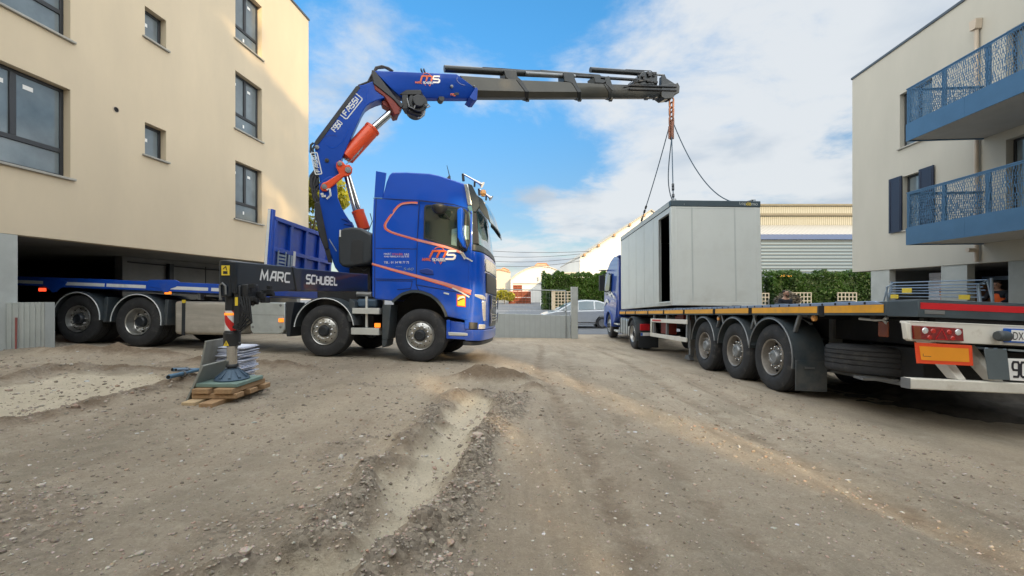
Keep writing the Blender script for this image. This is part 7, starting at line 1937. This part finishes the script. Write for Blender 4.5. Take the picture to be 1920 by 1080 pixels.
# ================================================================== blocking under the outrigger
gb0 = gz(-3.07, 4.65)
GRP = 'timbers under the outrigger pad'
def timber(c, s, yaw, matr, label):
    M = Matrix.Translation(c) @ Matrix.Rotation(yaw, 4, 'Z'); b = MB(M); b.box((0, 0, 0), s)
    o = b.build('timber', MT[matr], bevel=.006); tag(o, label, 'timber', GRP); return o
h = .052
timber((-3.245, 4.72, gb0 + h / 2), (.135, .92, h), .02, 'timber_pale', 'weathered pale timber, left one of the bottom pair reaching towards the viewer')
timber((-3.03, 4.71, gb0 + h / 2), (.135, .98, h), -.01, 'timber', 'longer brown timber, right one of the bottom pair reaching past the pad')
timber((-3.07, 4.46, gb0 + h * 1.5 + .002), (.46, .13, h), .01, 'timber', 'cross timber in the middle layer nearest the viewer')
timber((-3.06, 4.68, gb0 + h * 1.5 + .002), (.47, .13, h), -.02, 'timber', 'cross timber in the middle layer below the foot')
timber((-3.05, 4.90, gb0 + h * 1.5 + .002), (.48, .13, h), .015, 'timber', 'cross timber in the middle layer farthest behind')
timber((-3.20, 4.66, gb0 + h * 2.5 + .004), (.17, .58, h), .01, 'timber', 'top layer timber at the left under the green pad')
timber((-2.96, 4.66, gb0 + h * 2.5 + .004), (.19, .58, h), -.015, 'timber', 'top layer timber at the right under the green pad')
b = MB(Matrix.Translation((-3.07, 4.66, gb0 + h * 3 + .006 + .021)) @ Matrix.Rotation(-.02, 4, 'Z')); b.box((0, 0, 0), (.44, .46, .042))
tag(b.build('outrigger_pad', MT['pad_green'], bevel=.008), 'grey green plastic pad under the blue outrigger foot', 'outrigger pad')
def leaning(x, y, w, hgt, lean, yaw, label, z0=None):
    z0 = gz(x, y) if z0 is None else z0
    M = Matrix.Translation((x, y, z0)) @ Matrix.Rotation(yaw, 4, 'Z') @ Matrix.Rotation(lean, 4, 'Y')
    b = MB(M); b.box((0, w / 2, hgt / 2), (.022, w, hgt)); o = b.build('leaning_pad', MT['board_grey'], bevel=.004); tag(o, label, 'pad', 'spare pads leaning by the outrigger'); return o
leaning(-3.375, 4.42, .50, .40, .42, .05, 'grey spare pad leaning against the timbers, nearer and lower one')
leaning(-3.72, 5.02, .50, .58, .20, .02, 'grey spare pad standing behind the nearer leaning one')
r_ = random.Random(9)
b = MB(); zc = gz(-3.56, 5.42); z = zc
while z < zc + .49:
    t = r_.uniform(.006, .014); o = r_.uniform(-.035, .035); b.box((-3.56 + o, 5.42 + r_.uniform(-.03, .03), z + t / 2), (.44, .34, t), Matrix.Rotation(r_.uniform(-.05, .05), 3, 'Z') @ Matrix.Rotation(r_.uniform(-.06, .03), 3, 'Y')); z += t + r_.uniform(.004, .012)
tag(b.build('paper_bundle', MT['sheet_white']), 'ragged bundle of white folded sheets behind the outrigger ram', 'bundle')
for i, (a, c_, L_, lab) in enumerate((((317, 713.5), (372, 705), .021, 'thin blue steel prop, rearmost of the four lying'), ((323, 714.5), (370, 708), .024, 'blue steel prop with a dark open end lying second'), ((315.5, 726), (362, 713), .026, 'blue steel prop lying nearest the viewer'), ((330, 718), (368, 710), .02, 'pale worn steel prop lying between the blue ones'))):
    A, Bq = on_ground(*a), on_ground(*c_); tt = np.linspace(0, 1.4, 12); d = relief(A.x + (Bq.x - A.x) * tt, A.y + (Bq.y - A.y) * tt)[0]; A.z += d[:7].max() + L_ + .012 + .03 * (i % 2); Bq.z += d[5:].max() + L_ + .012
    t = empty('steel_prop', Matrix.Translation(A), lab, 'steel prop', 'steel props lying by the outrigger')
    b = MB(); b.tube([A, A.lerp(Bq, .55)], L_, 12); b.tube([A.lerp(Bq, .5), Bq + (Bq - A) * .4], L_ * .72, 12); b.build('tube', MT['prop_blue'] if i != 3 else MT['galv'], t)
    b = MB(); b.cyl(A.lerp(Bq, .53), A.lerp(Bq, .58), L_ * 1.5, 12); b.build('collar', MT['steel_grey'], t)
    b = MB(); b.cyl(A + (A - Bq).normalized() * .001, A + (A - Bq).normalized() * .003, L_ * .8, 12); b.build('tube_end', MT['hole_dark'], t)
# ribbed concrete barrier before the left block
BA, BBq = Vector((-9.3, 7.42, 0)), Vector((-8.46, 7.72, 0)); du = (BBq - BA); L_ = du.length; du.normalize(); dn = Vector((du.y, -du.x, 0))
b = MB(); zt_b = -.165; x = 0; prof = []
r_ = random.Random(4)
while x < L_:
    w_ = r_.choice((.05, .06, .12)); prof += [(x, 0), (min(x + w_, L_), 0), (min(x + w_ + .006, L_), -.014), (min(x + w_ + .02, L_), -.014)]; x += w_ + .026
prof = [p for p in prof if p[0] <= L_] + [(L_, 0)]
front = [BA + du * p[0] + dn * p[1] for p in prof]
poly = front + [BBq - dn * .28, BA - dn * .28]
b.prism([(p.x, p.y, -1.35) for p in poly], (0, 0, zt_b + 1.35)); tag(b.build('barrier_block', MT['concrete'], smooth=20, bevel=0), 'ribbed grey concrete block standing before the pier of the warm block', 'concrete block')
c = BA + du * (L_ * .58); b = MB(); b.prism([c + dn * .012 + Vector((-.012, 0, gz(c.x, c.y) + .02)), c + dn * .012 + Vector((.010, 0, gz(c.x, c.y) + .02)), c + dn * .012 + Vector((.022, 0, -.43)), c + dn * .012 + Vector((-.012, 0, -.43))], dn * .02)
tag(b.build('marker_stake', MT['stake_red'], bevel=.003), 'thin dull red stake against the ribbed concrete block', 'stake')
# heap of dark soil behind the trailer's tail
xs_ = np.linspace(0, 1, 70); ys_ = np.linspace(0, 1, 50); XM, YM = np.meshgrid(4.6 + 4.6 * xs_, 4.5 + 3.6 * ys_)
u_, v_ = np.meshgrid(xs_, ys_)
H = .62 * np.clip(np.sin(PI * v_), 0, 1) ** .8 * np.clip(u_ * 1.6, 0, 1) * (.75 + .9 * fbm(XM * 1.6, YM * 1.6, 4, 77)) + .16 * fbm(XM * 5, YM * 5, 4, 78) - .06
dz_ = relief(XM, YM)[0]
Vm = np.stack([XM, YM, ground_z(XM, YM) + dz_ + H * np.clip(np.minimum(np.minimum(u_, 1 - u_), np.minimum(v_, 1 - v_)) * 9, 0, 1) - .03], -1).reshape(-1, 3)
ii = np.arange(70 * 50).reshape(50, 70); Fm = np.stack([ii[:-1, :-1], ii[:-1, 1:], ii[1:, 1:], ii[1:, :-1]], -1).reshape(-1, 4)
tag(np_mesh('soil_heap', Vm, Fm, MT['earth_mound'], smooth=True), 'dark lumpy heap of soil beyond the trailer tail', kind='structure')

# ================================================================== people
def skin_mesh(name, joints, edges, matr, parent, sub=2):
    """continuous body grown round a skeleton: joints = [(x, y, z, radius or (rx, ry))]"""
    me = bpy.data.meshes.new(name); me.from_pydata([j[:3] for j in joints], edges, [])
    o = bpy.data.objects.new(name, me); COL.objects.link(o)
    o.modifiers.new('skin', 'SKIN'); s = o.modifiers.new('sub', 'SUBSURF'); s.levels = sub; s.render_levels = sub
    lay = me.skin_vertices[0].data if me.skin_vertices else None
    if lay is None:
        bmx = bmesh.new(); bmx.from_mesh(me); bmx.verts.layers.skin.verify(); bmx.to_mesh(me); bmx.free(); lay = me.skin_vertices[0].data
    for v, j in zip(lay, joints):
        r = j[3]; v.radius = r if isinstance(r, tuple) else (r, r)
    lay[0].use_root = True
    dg = bpy.context.evaluated_depsgraph_get(); m2 = bpy.data.meshes.new_from_object(o.evaluated_get(dg))
    bpy.data.objects.remove(o)
    Mi = wmat(parent).inverted() if parent is not None else Matrix.Identity(4)
    m2.transform(Mi); m2.name = name; m2.materials.clear(); m2.materials.append(matr)
    for p in m2.polygons: p.use_smooth = True
    ob = bpy.data.objects.new(name, m2); COL.objects.link(ob); ob.parent = parent
    return ob
def person(x, y, zg, hgt, yaw, pose, label, top, cat='person'):
    s = hgt / 1.78
    root = empty('person', Matrix.Translation((x, y, zg)), label, cat)
    R = Matrix.Rotation(yaw, 4, 'Z')
    def P(a, b_, c_): return tuple(Vector((x, y, zg)) + (R @ Vector((a, b_, c_))) * s)
    lean = pose.get('lean', 0.0)
    def T(a, b_, c_):         # upper body, leaning forward about the hips (forward = -y)
        cz = c_ - .95; ca2, sa2 = math.cos(lean), math.sin(lean)
        return P(a, b_ * ca2 - cz * sa2, .95 + cz * ca2 + b_ * sa2)
    r = lambda v: v * s
    # body with face: head, neck, trunk, arms and legs in one surface
    J = [(*T(0, 0, .98), (r(.15), r(.11))), (*T(0, 0, 1.15), (r(.14), r(.10))), (*T(0, 0, 1.33), (r(.165), r(.11))), (*T(0, .01, 1.45), (r(.10), r(.085))), (*T(0, 0, 1.53), r(.055)), (*T(0, -.012, 1.60), (r(.062), r(.07))), (*T(0, -.015, 1.66), (r(.073), r(.09))), (*T(0, -.005, 1.73), (r(.070), r(.085)))]
    E = [(i, i + 1) for i in range(7)]
    def chain(pts, start):
        prev = start
        for q in pts: J.append(q); E.append((prev, len(J) - 1)); prev = len(J) - 1
        return prev
    for sd in (-1, 1):
        el, ha = pose['arms'][0 if sd < 0 else 1]
        wr = chain([(*T(.18 * sd, .01, 1.43), r(.062)), (*T(*el), r(.045)), (*T(*ha), r(.030))], 3)
        d = (Vector(ha) - Vector(el)).normalized(); side = d.cross(Vector((0, 0, 1))); side = side.normalized() if side.length > .1 else Vector((1, 0, 0)); up = side.cross(d)
        pal = chain([(*T(*(Vector(ha) + d * .05)), (r(.034), r(.018))), (*T(*(Vector(ha) + d * .09)), (r(.036), r(.017)))], wr)
        for k, ln in enumerate((.06, .075, .07, .052)):
            o2 = side * ((k - 1.5) * .019); c0 = Vector(ha) + d * .10
            chain([(*T(*(c0 + o2 + d * ln * .5 - up * .006)), r(.0085)), (*T(*(c0 + o2 + d * ln - up * .022)), r(.007))], pal)
        chain([(*T(*(Vector(ha) + d * .05 + side * .042 * sd)), r(.010)), (*T(*(Vector(ha) + d * .09 + side * .055 * sd)), r(.008))], wr)
        kn, an = pose['legs'][0 if sd < 0 else 1]
        chain([(*P(.09 * sd, 0, .88), r(.085)), (*P(*kn), r(.058)), (*P(*an), r(.04)), (*P(an[0] + .01 * sd, an[1] - .10, .045), (r(.042), r(.03))), (*P(an[0] + .015 * sd, an[1] - .17, .035), (r(.035), r(.022)))], 0)
    body = skin_mesh('body', J, E, MT['skin'], root)
    # face
    b = MB()
    for sx in (-1, 1):
        c = Vector(T(.032 * sx, -.098, 1.672)); b.lathe([(.0, -.008 * s), (.010 * s, -.004 * s), (.012 * s, .004 * s)], c, R.to_3x3() @ Vector((0, 1, 0)), 10)
    b.build('eye', MT['letter_black'], root)
    b = MB(); b.prism([T(-.012, -.10, 1.625), T(.012, -.10, 1.625), T(.006, -.108, 1.665), T(-.006, -.108, 1.665)], R.to_3x3() @ Vector((0, -.018 * s, -.006 * s))); b.build('nose', MT['skin'], root, bevel=.004)
    b = MB()
    for sx in (-1, 1): b.lathe([(.0, -.012 * s), (.022 * s, -.006 * s), (.026 * s, .006 * s), (.0, .012 * s)], T(.078 * sx, .0, 1.655), R.to_3x3() @ Vector((1, 0, 0)), 12)
    b.build('ear', MT['skin'], root)
    b = MB(); b.ribbon([T(-.026, -.103, 1.592), T(0, -.108, 1.590), T(.026, -.103, 1.592)], .010 * s, R.to_3x3() @ Vector((0, -1, 0)), .004); b.build('mouth', MT['red_dark'], root)
    # hair: cap, and beard where the photo has one
    hs = [(*T(0, .0, 1.745), (r(.082), r(.098))), (*T(0, .025, 1.70), (r(.080), r(.088))), (*T(0, .035, 1.64), (r(.064), r(.064)))]
    skin_mesh('hair', hs, [(0, 1), (1, 2)], MT['hair'], root)
    if pose.get('beard'):
        skin_mesh('beard', [(*T(-.058, -.045, 1.615), r(.022)), (*T(-.035, -.085, 1.578), r(.024)), (*T(0, -.098, 1.565), r(.026)), (*T(.035, -.085, 1.578), r(.024)), (*T(.058, -.045, 1.615), r(.022))], [(0, 1), (1, 2), (2, 3), (3, 4)], MT['hair'], root)
    # jacket follows trunk and arms to the cuffs; trousers follow the legs
    g = .016
    JJ = [(*T(0, 0, .93), (r(.165 + g), r(.125 + g))), (*T(0, 0, 1.15), (r(.15 + g), r(.108 + g))), (*T(0, 0, 1.33), (r(.172 + g), r(.115 + g))), (*T(0, .01, 1.45), (r(.112 + g), r(.09 + g))), (*T(0, .005, 1.505), r(.068))]
    EE = [(0, 1), (1, 2), (2, 3), (3, 4)]
    for sd in (-1, 1):
        el, ha = pose['arms'][0 if sd < 0 else 1]
        for q in ((*T(.185 * sd, .01, 1.43), r(.075)), (*T(*el), r(.058)), (*T(*(Vector(el).lerp(Vector(ha), .92))), r(.042))):
            JJ.append(q)
        n = len(JJ); EE += [(3, n - 3), (n - 3, n - 2), (n - 2, n - 1)]
    skin_mesh('jacket', JJ, EE, MT[top], root)
    if pose.get('vest'):
        skin_mesh('vest', [(*T(0, 0, 1.0), (r(.185), r(.142))), (*T(0, 0, 1.18), (r(.178), r(.134))), (*T(0, 0, 1.34), (r(.198), r(.14))), (*T(0, .01, 1.46), (r(.128), r(.112)))], [(0, 1), (1, 2), (2, 3)], MT['vest_orange'], root)
    TJ = [(*P(0, 0, .95), (r(.158), r(.12)))]; TE = []
    for sd in (-1, 1):
        kn, an = pose['legs'][0 if sd < 0 else 1]
        for q in ((*P(.092 * sd, 0, .86), r(.098)), (*P(*kn), r(.072)), (*P(*an), r(.062))): TJ.append(q)
        n = len(TJ); TE += [(0, n - 3), (n - 3, n - 2), (n - 2, n - 1)]
    skin_mesh('trousers', TJ, TE, MT['trousers_dark'], root)
    for sd in (0, 1):
        an = pose['legs'][sd][1]; skin_mesh('shoe', [(*P(an[0], an[1] + .03, .055), (r(.05), r(.05))), (*P(an[0], an[1] - .10, .045), (r(.05), r(.04))), (*P(an[0], an[1] - .19, .035), (r(.042), r(.03)))], [(0, 1), (1, 2)], MT['shoe'], root)
    return root
stand = {'arms': [((-.25, .03, 1.17), (-.24, -.08, .95)), ((.25, .03, 1.17), (.24, -.08, .95))], 'legs': [((-.10, -.01, .50), (-.11, .02, .08)), ((.10, -.01, .50), (.12, .0, .08))], 'beard': True}
mY = 13.6; mX = (1473 - 960) / 800 * mY
person(mX, mY, -1.62, 1.74, .25, stand, 'man in a dark jacket with short dark hair and beard, standing behind the trailer', 'jacket_navy')
work = {'arms': [((-.26, -.12, 1.25), (-.20, -.40, 1.22)), ((.26, -.10, 1.25), (.22, -.40, 1.20))], 'legs': [((-.11, -.02, .50), (-.13, .04, .08)), ((.11, -.04, .50), (.13, -.02, .08))], 'lean': .18, 'vest': True}
wY = 11.6; person((1876 - 960) / 800 * wY, wY, -1.355, 1.72, -1.35, work, 'worker in an orange vest bending forward under the pale block', 'jacket_navy')
